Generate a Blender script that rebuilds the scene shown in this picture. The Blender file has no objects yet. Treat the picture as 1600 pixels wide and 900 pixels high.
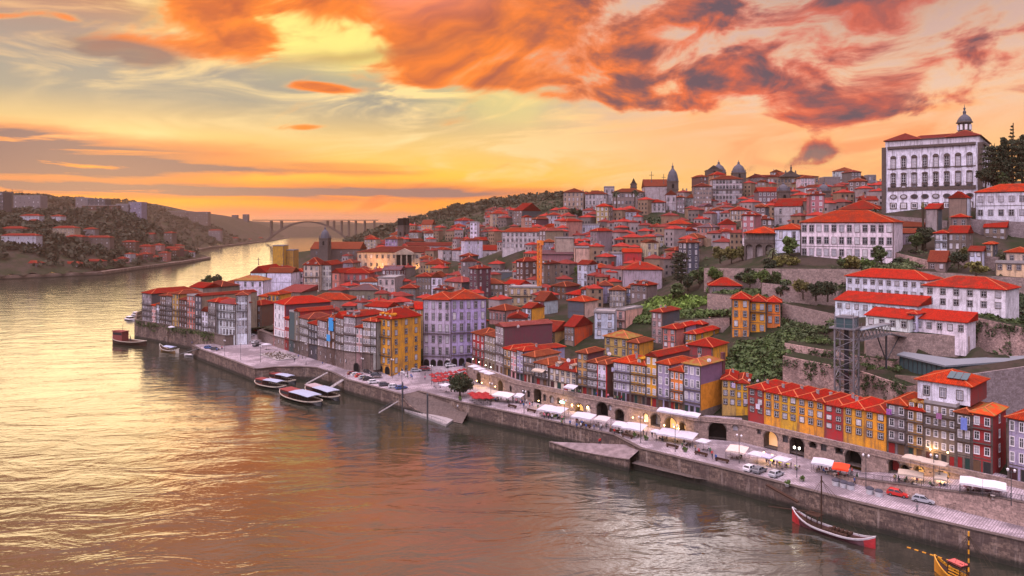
import bpy, math, random
import numpy as np
from mathutils import Vector, Matrix
from mathutils.geometry import tessellate_polygon
R = math.radians
rnd = random.Random(7)
SC = bpy.context.scene
COL = SC.collection
# ---------------------------------------------------------------- camera
F, HZ, CZ = 1150.0, 350.0, 62.0        # focal length in photo pixels, horizon row, camera height
cam = bpy.data.objects.new('camera', bpy.data.cameras.new('camera'))
COL.objects.link(cam)
cam.location = (0, 0, CZ)
cam.rotation_euler = (R(90), 0, 0)
cam.data.sensor_width = 36
cam.data.lens = 36 * F / 1600
cam.data.shift_y = -100 / 1600
cam.data.clip_start = 1
cam.data.clip_end = 20000
SC.camera = cam
SC.view_settings.view_transform = 'Standard'
SC.view_settings.look = 'None'
SC.view_settings.exposure = 0.3
SC.view_settings.gamma = 1
SC.render.engine = 'CYCLES'
try:
    SC.cycles.max_bounces = 5; SC.cycles.diffuse_bounces = 1; SC.cycles.glossy_bounces = 3
    SC.cycles.transmission_bounces = 2; SC.cycles.volume_bounces = 0; SC.cycles.transparent_max_bounces = 6
    SC.cycles.use_denoising = True
    SC.cycles.caustics_reflective = False; SC.cycles.caustics_refractive = False
except Exception:
    pass

def lin(r, g, b):
    f = lambda c: (c / 255 / 12.92) if c / 255 <= .04045 else ((c / 255 + .055) / 1.055) ** 2.4
    return (f(r), f(g), f(b))

# ---------------------------------------------------------------- node helper
class NT:
    def __init__(s, tree): s.t = tree
    def n(s, typ, **kw):
        nd = s.t.nodes.new(typ)
        for k, v in kw.items(): setattr(nd, k, v)
        return nd
    def put(s, sock, v):
        if isinstance(v, X): s.t.links.new(v.s, sock)
        elif hasattr(v, 'node') and hasattr(v, 'is_output'): s.t.links.new(v, sock)
        elif isinstance(v, (tuple, list)):
            v = tuple(v)
            sock.default_value = v + (1,) if len(v) == 3 and len(sock.default_value) == 4 else v
        else: sock.default_value = v
    def m(s, op, a, b=None, c=None, clamp=False):
        nd = s.n('ShaderNodeMath', operation=op, use_clamp=clamp)
        for i, v in enumerate((a, b, c)):
            if v is not None: s.put(nd.inputs[i], v)
        return X(s, nd.outputs[0])
    def step(s, x, a, b, lo=0.0, hi=1.0, smooth=True):
        nd = s.n('ShaderNodeMapRange', interpolation_type='SMOOTHSTEP' if smooth else 'LINEAR')
        for i, v in enumerate((x, a, b, lo, hi)): s.put(nd.inputs[i], v)
        return X(s, nd.outputs[0])
    def mix(s, f, a, b, blend='MIX'):
        nd = s.n('ShaderNodeMix', data_type='RGBA', blend_type=blend)
        s.put(nd.inputs[0], f); s.put(nd.inputs[6], a); s.put(nd.inputs[7], b)
        return X(s, nd.outputs[2])
    def noise(s, vec, scale, detail=4, rough=.55, dist=0.0, out=0):
        nd = s.n('ShaderNodeTexNoise')
        if vec is not None: s.put(nd.inputs['Vector'], vec)
        nd.inputs['Scale'].default_value = scale; nd.inputs['Detail'].default_value = detail
        nd.inputs['Roughness'].default_value = rough; nd.inputs['Distortion'].default_value = dist
        return X(s, nd.outputs[out])
    def xyz(s, x, y, z):
        nd = s.n('ShaderNodeCombineXYZ')
        for i, v in enumerate((x, y, z)): s.put(nd.inputs[i], v)
        return X(s, nd.outputs[0])
    def sep(s, v):
        nd = s.n('ShaderNodeSeparateXYZ'); s.put(nd.inputs[0], v)
        return [X(s, o) for o in nd.outputs]
    def ramp(s, f, stops):
        nd = s.n('ShaderNodeValToRGB'); cr = nd.color_ramp
        while len(cr.elements) < len(stops): cr.elements.new(.5)
        for e, (p, c) in zip(cr.elements, stops): e.position = p; e.color = tuple(c) + (1,)
        s.put(nd.inputs[0], f)
        return X(s, nd.outputs[0])
class X:
    def __init__(s, nt, sock): s.nt, s.s = nt, sock
    def __add__(a, b): return a.nt.m('ADD', a, b)
    __radd__ = __add__
    def __mul__(a, b): return a.nt.m('MULTIPLY', a, b)
    __rmul__ = __mul__
    def __sub__(a, b): return a.nt.m('SUBTRACT', a, b)
    def __rsub__(a, b): return a.nt.m('SUBTRACT', b, a)
    def __rtruediv__(a, b): return a.nt.m("DIVIDE", b, a)
    def __truediv__(a, b): return a.nt.m('DIVIDE', a, b)

# ---------------------------------------------------------------- sky
def make_world():
    w = bpy.data.worlds.new('World'); SC.world = w; w.use_nodes = True
    t = w.node_tree; t.nodes.clear(); N = NT(t)
    d = N.n('ShaderNodeTexCoord').outputs['Generated']
    x, y, z = N.sep(d)
    az = N.m('ARCTAN2', x, y); el = N.m('ARCSINE', z)
    def A(px): return math.atan((px - 800) / F)
    def E(px, py): return math.atan((HZ - py) / F * math.cos(A(px)))
    # cloud noise: billows to the right, long swept streaks towards the sunset
    wv = N.sep(N.noise(N.xyz(az * 2.4, el * 4.2, 3.1), 1.0, 3, .55, .4, 1))
    wx, wy = (wv[0] - .5), (wv[1] - .5)
    sw = N.step(az, .16, -.12)
    def billow(dx, dy, det):
        a_ = N.noise(N.xyz(az * 8.8 + wx * 1.6 + dx, el * 18 + wy * 1.9 + dy, .7), 1.0, det, .58, .25)
        b_ = N.noise(N.xyz(az * 3.6 + el * 3.0 + wx * 1.2 + dx * .5, el * 17 - az * 5.6 + wy * 2.4 + dy, 5.2), 1.0, det, .56, .35)
        return a_ * (1 - sw) + b_ * sw
    fine = billow(0, 0, 6); off = billow(.22, .34, 4)
    mid = wv[2]
    bands = N.noise(N.xyz(az * 2.6, el * 30, 1.3), 1.6, 6, .62, .6)
    streak = N.noise(N.xyz(az * 3.2 + el * 5, el * 15 - az * 2.2, 4.2), 1.5, 5, .58, 1.2)
    wob = N.noise(N.xyz(az * 5, el * 9, 7.7), 1.4, 4, .6, .3)
    w1, w2 = (wob - .5) * .20, (mid - .5) * .12
    def blob(px, py, sx, sy, k=1.0, tilt=0.0, warp=1.0):
        a, e = A(px), E(px, py); sa, se = sx / F, sy / F
        u = az - a + w1 * warp; v = el - e + w2 * warp
        if tilt:
            c_, s_ = math.cos(tilt), math.sin(tilt)
            u, v = u * c_ + v * s_, v * c_ - u * s_
        u, v = u * (1 / sa), v * (1 / se)
        return N.m('EXPONENT', (u * u + v * v) * -1.0) * k
    # clear sky: gradient by elevation, warm on the sunset side and lavender behind and above
    low = N.ramp(N.step(el, 0, .30, smooth=False), [
        (0.0, lin(250, 128, 30)), (.10, lin(255, 160, 30)), (.22, lin(255, 200, 72)), (.38, lin(232, 194, 124)),
        (.52, lin(160, 152, 136)), (.78, lin(144, 142, 142)), (1.0, lin(176, 152, 136))])
    lowr = N.ramp(N.step(el, 0, .30, smooth=False), [
        (0.0, lin(250, 176, 92)), (.16, lin(254, 188, 104)), (.34, lin(250, 190, 134)), (.55, lin(234, 194, 168)), (1.0, lin(206, 160, 160))])
    col = N.mix(N.step(az, -.12, .30), low, lowr)
    up = N.ramp(N.step(el, .25, 1.3, smooth=False), [(0, lin(222, 186, 168)), (.25, lin(184, 156, 160)), (.6, lin(194, 184, 206)), (1, lin(190, 187, 220))])
    up = N.mix(N.step(az, .10, -.30) * N.step(y, -.2, .4), up, N.ramp(N.step(el, .25, 1.3, smooth=False), [(0, lin(204, 124, 70)), (.18, lin(150, 98, 62)), (.45, lin(150, 108, 88)), (1, lin(184, 170, 190))]))
    col = N.mix(N.step(el, .18, .32), col, up)
    back = N.ramp(N.step(el, 0, 1.2, smooth=False), [(0, lin(188, 176, 202)), (.3, lin(202, 194, 226)), (1, lin(190, 187, 220))])
    col = N.mix(N.step(y, .35, -.35), col, back)
    # sunset glow
    g1 = blob(330, 318, 330, 50, .85, 0, .3)
    col = N.mix(N.m('MINIMUM', g1, 1.0), col, lin(255, 158, 12))
    # thin bright veils
    veil = N.step(streak, .42, .68) * (blob(430, 60, 260, 85, 1.0, -.15) + blob(700, 175, 330, 90, .9, -.2) + blob(560, 30, 200, 60, .8)
           + blob(250, 115, 210, 30, .8, .1) + blob(1000, 230, 420, 80, .75) + blob(100, 205, 230, 14, .8, .06) + blob(150, 60, 300, 60, .22))
    col = N.mix(N.m('MINIMUM', veil, 1.0), col, lin(248, 216, 152))
    col = N.mix(N.m('MINIMUM', blob(440, 50, 150, 52, 1.5, -.1) + blob(780, 165, 90, 30, .5) + blob(600, 75, 110, 34, .6, -.25), 1.0), col, lin(255, 232, 128))
    ve2 = N.step(streak, .38, .66) * (blob(1180, 215, 330, 70, .9, -.05) + blob(1450, 250, 260, 70, .8) + blob(120, 55, 260, 50, .4))
    col = N.mix(N.m('MINIMUM', ve2 * .75, 1.0), col, lin(252, 160, 104))
    # the big broken cloud sheet: cover from placed masses, edges from the noise
    cover = (blob(1180, 60, 460, 62, .62) + blob(1480, 30, 300, 70, .60) + blob(700, 18, 330, 46, .72, -.16) + blob(960, 95, 210, 50, .56)
             + blob(1520, 125, 190, 34, .62, .12) + blob(330, 20, 120, 60, .62, -.75) + blob(350, 75, 40, 14, .5, -.3) + blob(740, 118, 80, 20, .5)
             + blob(190, 88, 90, 14, .3, -.1) + blob(505, 143, 42, 7, .75, 0, .25) + blob(1270, 240, 26, 14, .8, 0, .3) + blob(1200, 262, 46, 9, .6, .2, .3)
             + blob(480, 207, 42, 6, .5, 0, .3) + blob(1120, 140, 130, 22, .42) + blob(1580, 160, 90, 22, .55) + blob(960, 128, 120, 26, .5, .1) + blob(1130, 146, 100, 18, .5, .1) + blob(1280, 120, 130, 26, .4)
             + blob(820, -160, 900, 90, .34) + blob(650, -80, 250, 50, .40) + blob(250, -260, 420, 60, .34) + blob(900, 55, 200, 60, .3) + blob(30, 42, 60, 5, .35))
    backc = N.step(y, .25, -.3) * .40 + N.step(el, .34, .6) * .30
    cap = N.step(az, -.30, .28, .54, .365)
    den = (fine - .5) * 1.7 + N.m('MINIMUM', cover, cap) + backc * .8 - .26
    mask = N.step(den, -.12, .20)
    thick = N.step(den * 1.15 + (fine - off) * 1.1, .0, N.step(az, -.30, .20, .76, .54))
    warm = N.mix(N.step(az, -.05, .40), lin(255, 132, 32), lin(232, 98, 62))
    cc = N.mix(N.step(den, -.08, .10), lin(255, 196, 110), warm)
    dark = N.mix(N.step(az, -.25, .3), lin(188, 86, 44), lin(100, 78, 88))
    cc = N.mix(thick, cc, dark)
    hi = N.step(el, .31, .5)
    cc = N.mix(hi, cc, N.mix(thick, lin(236, 176, 150), lin(186, 140, 134)))
    cc = N.mix(N.step(y, .25, -.3), cc, N.mix(thick, lin(226, 208, 226), lin(176, 160, 184)))
    col = N.mix(mask, col, cc)
    # grey smudges
    gs = N.step(fine, .36, .58) * (blob(1270, 240, 24, 12, 1.2, 0, .3) + blob(1205, 261, 44, 9, 1.0, .2, .3) + blob(190, 88, 66, 13, 2.0, -.08, .35))
    col = N.mix(N.m('MINIMUM', gs, .9), col, lin(134, 108, 104))
    ds = blob(560, 88, 130, 13, .55, .20, .6)
    col = N.mix(ds, col, lin(150, 96, 70))
    # the long mauve bands low over the sunset
    def band(py, th, px1, px2, k):
        e = E(300, py)
        v = (el - e + (bands - .5) * .030) * (F / th)
        return N.m('EXPONENT', v * v * -1.0) * N.step(az, A(px2), A(px1)) * k
    bm = (band(240, 13, 60, 560, 1.2) + band(256, 6, 200, 640, 1.0) + band(272, 11, 160, 420, 1.2) + band(298, 10, 620, 1000, 1.4) + band(222, 10, 10, 200, 1.0) + band(262, 6, 560, 700, .5))
    bmask = N.m('MINIMUM', bm * N.step(bands, .24, .46), 1.0)
    edge = bmask * (1 - bmask) * 4
    col = N.mix(bmask, col, N.mix(N.step(az, -.65, .05), lin(116, 92, 104), lin(150, 112, 108)))
    col = N.mix(N.m('MINIMUM', edge * .4, 1.0), col, lin(255, 112, 44))
    # red core where the sun went down, and the pale bank of cloud on the horizon
    col = N.mix(blob(370, 330, 110, 8, .9, 0, .2), col, lin(250, 118, 88))
    lowb = N.step(el + (wob - .5) * .03, .020, .010) * N.step(az, -.45, -.30) * N.step(az, .14, .02)
    col = N.mix(lowb * .6, col, lin(196, 132, 122))
    col = N.mix(blob(1420, -190, 330, 150, .75, 0, 1), col, lin(112, 96, 100))
    # bright white gap high over the river, mirrored in the water
    col = N.mix(N.m('MINIMUM', blob(1060, -165, 120, 55, 1.0, 0, 1.2), 1.0), col, (2.6, 2.2, 2.25))
    col = N.mix(N.m('MINIMUM', blob(700, -75, 120, 50, 1.0, 0, 1.2), 1.0), col, lin(255, 150, 130))
    col = N.mix(N.step(el, -.004, -.05), col, lin(90, 70, 66))
    bk = N.step(y, .45, -.35)
    gain = (1 + N.step(el, .68, 1.10) * 4.2 + bk * N.step(el, .15, .75) * 2.9) * (1 - bk * N.step(el, .45, .02) * .72) * (1 + N.step(y, .7, -.1) * N.step(el, 1.4, .9) * N.step(x, .5, -.5, -.45, .55))
    col = N.mix(1.0, col, N.xyz(gain, gain, gain), 'MULTIPLY')
    sky = N.n('ShaderNodeTexSky', sky_type='NISHITA', sun_disc=False, sun_elevation=R(5), sun_rotation=R(-29))
    b1 = N.n('ShaderNodeBackground'); N.put(b1.inputs[0], sky.outputs[0]); b1.inputs[1].default_value = .05
    b2 = N.n('ShaderNodeBackground'); N.put(b2.inputs[0], col); b2.inputs[1].default_value = .98
    ad = N.n('ShaderNodeMixShader'); ad.inputs[0].default_value = .90; N.put(ad.inputs[1], b1.outputs[0]); N.put(ad.inputs[2], b2.outputs[0])
    o = N.n('ShaderNodeOutputWorld'); N.put(o.inputs[0], ad.outputs[0])
make_world()
sl = bpy.data.lights.new('sun', 'SUN'); sl.energy = .26; sl.angle = R(24); sl.color = (1, .74, .38)
sun = bpy.data.objects.new('sun', sl); COL.objects.link(sun)
sun.rotation_euler = Vector((-math.sin(R(-29)) , -math.cos(R(-29)), -math.tan(R(5)))).to_track_quat('-Z', 'Y').to_euler()
# ---------------------------------------------------------------- materials
MATS = {}
def mat(name, fn):
    if name in MATS: return MATS[name]
    m = bpy.data.materials.new(name); m.use_nodes = True
    t = m.node_tree; t.nodes.clear(); N = NT(t)
    b = N.n('ShaderNodeBsdfPrincipled'); o = N.n('ShaderNodeOutputMaterial')
    t.links.new(b.outputs[0], o.inputs[0])
    fn(N, b.inputs, o)
    MATS[name] = m
    return m
def pos(N): return N.n('ShaderNodeNewGeometry').outputs['Position']
def objco(N): return N.n('ShaderNodeTexCoord').outputs['Object']
def ocol(N): return X(N, N.n('ShaderNodeObjectInfo').outputs['Color'])
def orand(N): return X(N, N.n('ShaderNodeObjectInfo').outputs['Random'])
def bump(N, I, h, strength=.4, dist=.05):
    nd = N.n('ShaderNodeBump'); nd.inputs['Strength'].default_value = strength; nd.inputs['Distance'].default_value = dist
    N.put(nd.inputs['Height'], h); N.t.links.new(nd.outputs[0], I['Normal'])

def f_wall(N, I, o):                       # rendered wall: paint with blotches, streaks and grain
    p = pos(N); x, y, z = N.sep(p)
    a = N.noise(p, .45, 5, .65); st = N.noise(N.xyz(x * 1.5, y * 1.5, z * .16), 1.0, 5, .6); g = N.noise(p, 5, 3, .6)
    c = N.mix(N.step(a, .38, .66, 0, .42), ocol(N), N.mix(.75, ocol(N), (.10, .085, .075)))
    c = N.mix(N.step(st, .48, .70, 0, .60), c, (.085, .07, .065))
    c = N.mix(N.step(g, .42, .7, 0, .35), c, (.10, .085, .075))
    N.put(I['Base Color'], c); I['Roughness'].default_value = .92; I['Specular IOR Level'].default_value = .12
def f_stone(N, I, o):                      # rough granite blocks
    p = pos(N); x, y, z = N.sep(p)
    a = N.noise(p, .5, 6, .7); g = N.noise(p, 3.2, 4, .7)
    rowz = N.m('FRACT', z * 1.9); blk = N.n('ShaderNodeTexVoronoi'); blk.inputs['Scale'].default_value = 1.0
    N.put(blk.inputs['Vector'], N.xyz(x * 1.25, y * 1.25, N.m('FLOOR', z * 1.9) * 1.7))
    tone = N.sep(blk.outputs['Color'])[0]
    c = N.mix(tone * .85, N.mix(.15, ocol(N), (.05, .04, .03)), N.mix(.65, ocol(N), (.07, .052, .044)))
    c = N.mix(N.step(g, .42, .66, 0, .6), c, (.10, .082, .07))
    c = N.mix(N.step(a, .48, .72, 0, .6), c, (.13, .10, .09))
    c = N.mix(N.step(rowz, .10, .0, 0, .5), c, (.07, .06, .055))
    N.put(I['Base Color'], c); I['Roughness'].default_value = .95; I['Specular IOR Level'].default_value = .12
    bump(N, I, g, .5, .06)
def f_quay(N, I, o):                       # river wall: stone courses, wet and weedy low down, lime streaks
    p = pos(N); x, y, z = N.sep(p)
    along = x * .72 - y * .69
    g = N.noise(p, 2.6, 5, .7); a = N.noise(N.xyz(along * .10, z * .05, 0), 2, 5, .65)
    st = N.noise(N.xyz(along * 1.2, z * .10, 2), 1.2, 4, .65)
    row = N.m('FLOOR', z * 1.7); br = N.n('ShaderNodeTexVoronoi'); br.inputs['Scale'].default_value = 1
    N.put(br.inputs['Vector'], N.xyz(along * .9 + row * .37, row * 1.6, 0))
    tone = N.sep(br.outputs['Color'])[0]
    c = N.mix(tone, (.27, .195, .145), (.085, .062, .052))
    c = N.mix(N.step(g, .40, .66, 0, .75), c, (.055, .042, .038))
    c = N.mix(N.step(st, .52, .70, 0, .55), c, (.42, .34, .28))
    c = N.mix(N.step(a, .46, .60, 0, .65), c, (.085, .062, .055))
    c = N.mix(N.step(N.m('FRACT', z * 1.7), .12, 0, 0, .6), c, (.04, .035, .03))
    c = N.mix(N.step(z + (g - .5) * 2.2, 1.7, .7, 0, .88), c, (.022, .024, .018))
    N.put(I['Base Color'], c); I['Roughness'].default_value = .85; I['Specular IOR Level'].default_value = .12
    bump(N, I, g + tone, .5, .08)
def f_roof(N, I, o):                       # clay tiles: rows down the slope, patches of old and new tiles
    oc = objco(N); x, y, z = N.sep(oc)
    nx, ny, nz = N.sep(N.n('ShaderNodeTexCoord').outputs['Normal'])
    side = N.step(N.m('ABSOLUTE', nx) - N.m('ABSOLUTE', ny), -.02, .02)
    s = x * (1 - side) + y * side; dn = y * (1 - side) + x * side
    p = pos(N)
    a = N.noise(p, .28, 5, .65); g = N.noise(N.xyz(s * 2.4, dn * .7, z), 1.4, 4, .7); f = N.noise(p, 3.5, 3, .7)
    tile = N.m('SINE', s * (6.2832 / .34)); row = N.m('FRACT', dn * 2.2)
    r = orand(N)
    c = N.mix(N.step(g, .30, .62, 0, .95), ocol(N), N.mix(.62, ocol(N), (.07, .014, .010)))
    c = N.mix(N.step(a, .40, .66, 0, .8) * N.step(r, .0, 1.0, .35, 1.0), c, (.11, .028, .018))
    mo = N.noise(p, .9, 4, .7)
    c = N.mix(N.step(mo, .56, .68, 0, .7) * N.step(r, .45, .9), c, (.085, .07, .035))
    c = N.mix(N.step(f, .58, .74, 0, .35), c, (.44, .11, .06))
    c = N.mix(N.step(tile, -.1, -.9, 0, .45), c, (.05, .009, .007))
    c = N.mix(N.step(row, .16, 0, 0, .3), c, (.05, .009, .007))
    N.put(I['Base Color'], c); I['Roughness'].default_value = .9; I['Specular IOR Level'].default_value = 0
    bump(N, I, tile * .5 + f * .6, .5, .06)
def f_moss(N, I, o):
    p = pos(N); a = N.noise(p, .5, 6, .7)
    c = N.mix(N.step(a, .40, .60), ocol(N), (.20, .14, .03))
    N.put(I['Base Color'], c); I['Roughness'].default_value = .9; I['Specular IOR Level'].default_value = .12
def f_ridge(N, I, o):
    a = N.noise(pos(N), 2, 3)
    N.put(I['Base Color'], N.mix(a, (.52, .17, .07), (.38, .085, .03))); I['Roughness'].default_value = .85; I['Specular IOR Level'].default_value = .12
def f_glass(N, I, o):                      # window panes: some dark, some with pale curtains or shutters behind
    r = orand(N)
    n = N.noise(pos(N), 1.3, 2)
    c = N.ramp(r, [(0, (.006, .007, .009)), (.34, (.015, .017, .022)), (.58, (.035, .038, .045)), (.68, (.30, .30, .33)), (.85, (.46, .45, .48)), (1, (.58, .56, .56))])
    N.put(I['Base Color'], N.mix(N.step(n, .3, .7, 0, .35), c, (.05, .05, .055))); I['Roughness'].default_value = .10
    I['Specular IOR Level'].default_value = .8
def flat(col, rough=.8, metal=0, var=.25, sc=2.0):
    def f(N, I, o):
        a = N.noise(pos(N), sc, 4, .65)
        N.put(I['Base Color'], N.mix(N.step(a, .3, .72, 0, var), col, tuple(c * .35 for c in col)))
        I['Roughness'].default_value = rough; I['Metallic'].default_value = metal; I['Specular IOR Level'].default_value = .12 if rough > .65 else .5
    return f
def objpaint(rough=.5, var=.25, coat=0):
    def f(N, I, o):
        a = N.noise(pos(N), 2.5, 4, .65)
        c = ocol(N)
        N.put(I['Base Color'], N.mix(N.step(a, .35, .75, 0, var), c, N.mix(.65, c, (.02, .02, .02))))
        I['Roughness'].default_value = rough; I['Specular IOR Level'].default_value = .12 if rough > .65 else .5
        if coat: I['Coat Weight'].default_value = coat
    return f
def glow(col, s):
    def f(N, I, o):
        I['Base Color'].default_value = (.8, .7, .5, 1); I['Emission Color'].default_value = col + (1,); I['Emission Strength'].default_value = s
    return f
def f_leaf(N, I, o):
    p = pos(N); a = N.noise(p, .35, 4, .7); b = N.noise(p, 2.5, 2)
    c = N.mix(N.step(a, .34, .66), ocol(N), N.mix(.6, ocol(N), (.012, .018, .008)))
    c = N.mix(N.step(b, .52, .74, 0, .5), c, N.mix(.5, ocol(N), (.14, .15, .035)))
    N.put(I['Base Color'], c); I['Roughness'].default_value = .7; I['Specular IOR Level'].default_value = .12
    I['Specular IOR Level'].default_value = .25
def f_ground(N, I, o):                     # hill ground: earth, weeds, stone
    p = pos(N); a = N.noise(p, .06, 6, .7); g = N.noise(p, .8, 5, .7)
    c = N.mix(N.step(a, .42, .58), (.045, .034, .026), (.018, .025, .010))
    c = N.mix(N.step(g, .45, .7, 0, .7), c, (.016, .016, .010))
    N.put(I['Base Color'], c); I['Roughness'].default_value = 1; I['Specular IOR Level'].default_value = .12
def f_rock(N, I, o):
    p = pos(N); x, y, z = N.sep(p); a = N.noise(p, .22, 6, .72); g = N.noise(p, 1.6, 6, .75)
    v = N.n('ShaderNodeTexVoronoi', feature='DISTANCE_TO_EDGE'); v.inputs['Scale'].default_value = 1.3; N.put(v.inputs['Vector'], N.xyz(x, y, z * 1.3))
    c = N.mix(N.step(a, .38, .62), (.56, .38, .32), (.30, .205, .175))
    c = N.mix(N.step(g, .42, .68, 0, .7), c, (.13, .09, .075))
    c = N.mix(N.step(X(N, v.outputs[0]), .10, .0, 0, .55), c, (.06, .045, .04))
    c = N.mix(N.step(g, .66, .74, 0, .6), c, (.66, .50, .44))
    N.put(I['Base Color'], c); I['Roughness'].default_value = 1; I['Specular IOR Level'].default_value = .12
    bump(N, I, g, .9, .25)
def f_pave(N, I, o):                       # granite setts and slabs
    p = pos(N); x, y, z = N.sep(p)
    al, ac = x * .72 - y * .69, x * .69 + y * .72
    a = N.noise(p, .10, 5, .65); g = N.noise(p, 1.4, 5, .7)
    br = N.n('ShaderNodeTexBrick'); br.inputs['Scale'].default_value = .55; br.inputs['Mortar Size'].default_value = .03
    br.inputs['Color1'].default_value = (.47, .41, .43, 1); br.inputs['Color2'].default_value = (.35, .30, .315, 1); br.inputs['Mortar'].default_value = (.16, .135, .14, 1)
    N.put(br.inputs['Vector'], N.xyz(ac, al, 0))
    c = N.mix(N.step(a, .40, .60, 0, .75), X(N, br.outputs[0]), (.10, .083, .088))
    c = N.mix(N.step(g, .46, .70, 0, .55), c, (.12, .10, .105))
    N.put(I['Base Color'], c); I['Roughness'].default_value = .72; I['Specular IOR Level'].default_value = .12
def f_water(N, I, o):
    p = pos(N); x, y, z = N.sep(p)
    w = N.noise(N.xyz(x, y, 0), .035, 3, .5)
    # slow current: long soft swells lying across the view, a little chop and drifting eddies on top
    a = N.noise(N.xyz(x * .30 + y * .16, y * .75 - x * .10, 0), .16, 4, .55, .8)
    b = N.noise(N.xyz(x * .55, y * 1.1, 2), .75, 4, .6, .5)
    e = N.noise(N.xyz(x, y, 5), .05, 5, .6, 2.6)
    h = a * 2.1 + b * .17 + e * .7
    I['Base Color'].default_value = (.020, .024, .016, 1)
    I['Roughness'].default_value = .5; I['Specular IOR Level'].default_value = 0
    bn = N.n('ShaderNodeBump'); bn.inputs['Strength'].default_value = 1.0; bn.inputs['Distance'].default_value = .17
    N.put(bn.inputs['Height'], h)
    gl = N.n('ShaderNodeBsdfGlossy'); gl.inputs['Roughness'].default_value = .08
    gl.inputs['Color'].default_value = (.95, .93, .90, 1)
    N.t.links.new(bn.outputs[0], gl.inputs['Normal']); N.t.links.new(bn.outputs[0], I['Normal'])
    fr = N.n('ShaderNodeFresnel'); fr.inputs['IOR'].default_value = 3.2; N.t.links.new(bn.outputs[0], fr.inputs['Normal'])
    k = N.step(w, .35, .65, .92, 1.05) * X(N, fr.outputs[0]) + .05
    mx = N.n('ShaderNodeMixShader'); N.put(mx.inputs[0], k)
    N.t.links.new(I['Base Color'].node.outputs[0], mx.inputs[1]); N.t.links.new(gl.outputs[0], mx.inputs[2])
    N.t.links.new(mx.outputs[0], o.inputs[0])
M = lambda k: MATS[k]
for k, f in dict(wall=f_wall, stone=f_stone, quay=f_quay, roof=f_roof, ridge=f_ridge, glass=f_glass, leaf=f_leaf, ground=f_ground, rock=f_rock, pave=f_pave, water=f_water, mossroof=f_moss,
                 granite=flat((.12, .095, .082), .9, 0, .6, 1.6), white=flat((.72, .70, .70), .6, 0, .2), iron=flat((.035, .038, .042), .5), slate=flat((.10, .10, .115), .7, 0, .5),
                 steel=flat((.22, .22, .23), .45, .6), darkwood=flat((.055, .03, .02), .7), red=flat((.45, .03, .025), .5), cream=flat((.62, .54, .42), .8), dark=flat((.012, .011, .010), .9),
                 canvas=objpaint(.85, .25), paint=objpaint(.35, .2, .3), dull=objpaint(.8, .35), bark=flat((.06, .045, .03), .95, 0, .5), tyre=flat((.015, .015, .015), .8),
                 carglass=flat((.02, .024, .03), .08), skin=flat((.42, .25, .18), .6), cloth=objpaint(.85, .3), trousers=flat((.035, .04, .06), .9), hair=flat((.03, .02, .015), .7),
                 lampglow=glow((1, .60, .20), 9), whiteglow=glow((1, .9, .75), 7), warmglass=glow((1, .40, .07), .5), greenglow=glow((.1, .9, .55), 2.2),
                 far_concrete=flat((.24, .195, .19), .9, 0, .7, .5), concrete=flat((.30, .28, .27), .85, 0, .4, .8), asphalt=flat((.10, .09, .092), .85, 0, .3), metalroof=flat((.20, .23, .25), .5, .2, .3), blueglass=flat((.055, .10, .105), .08)).items():
    mat(k, f)

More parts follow.
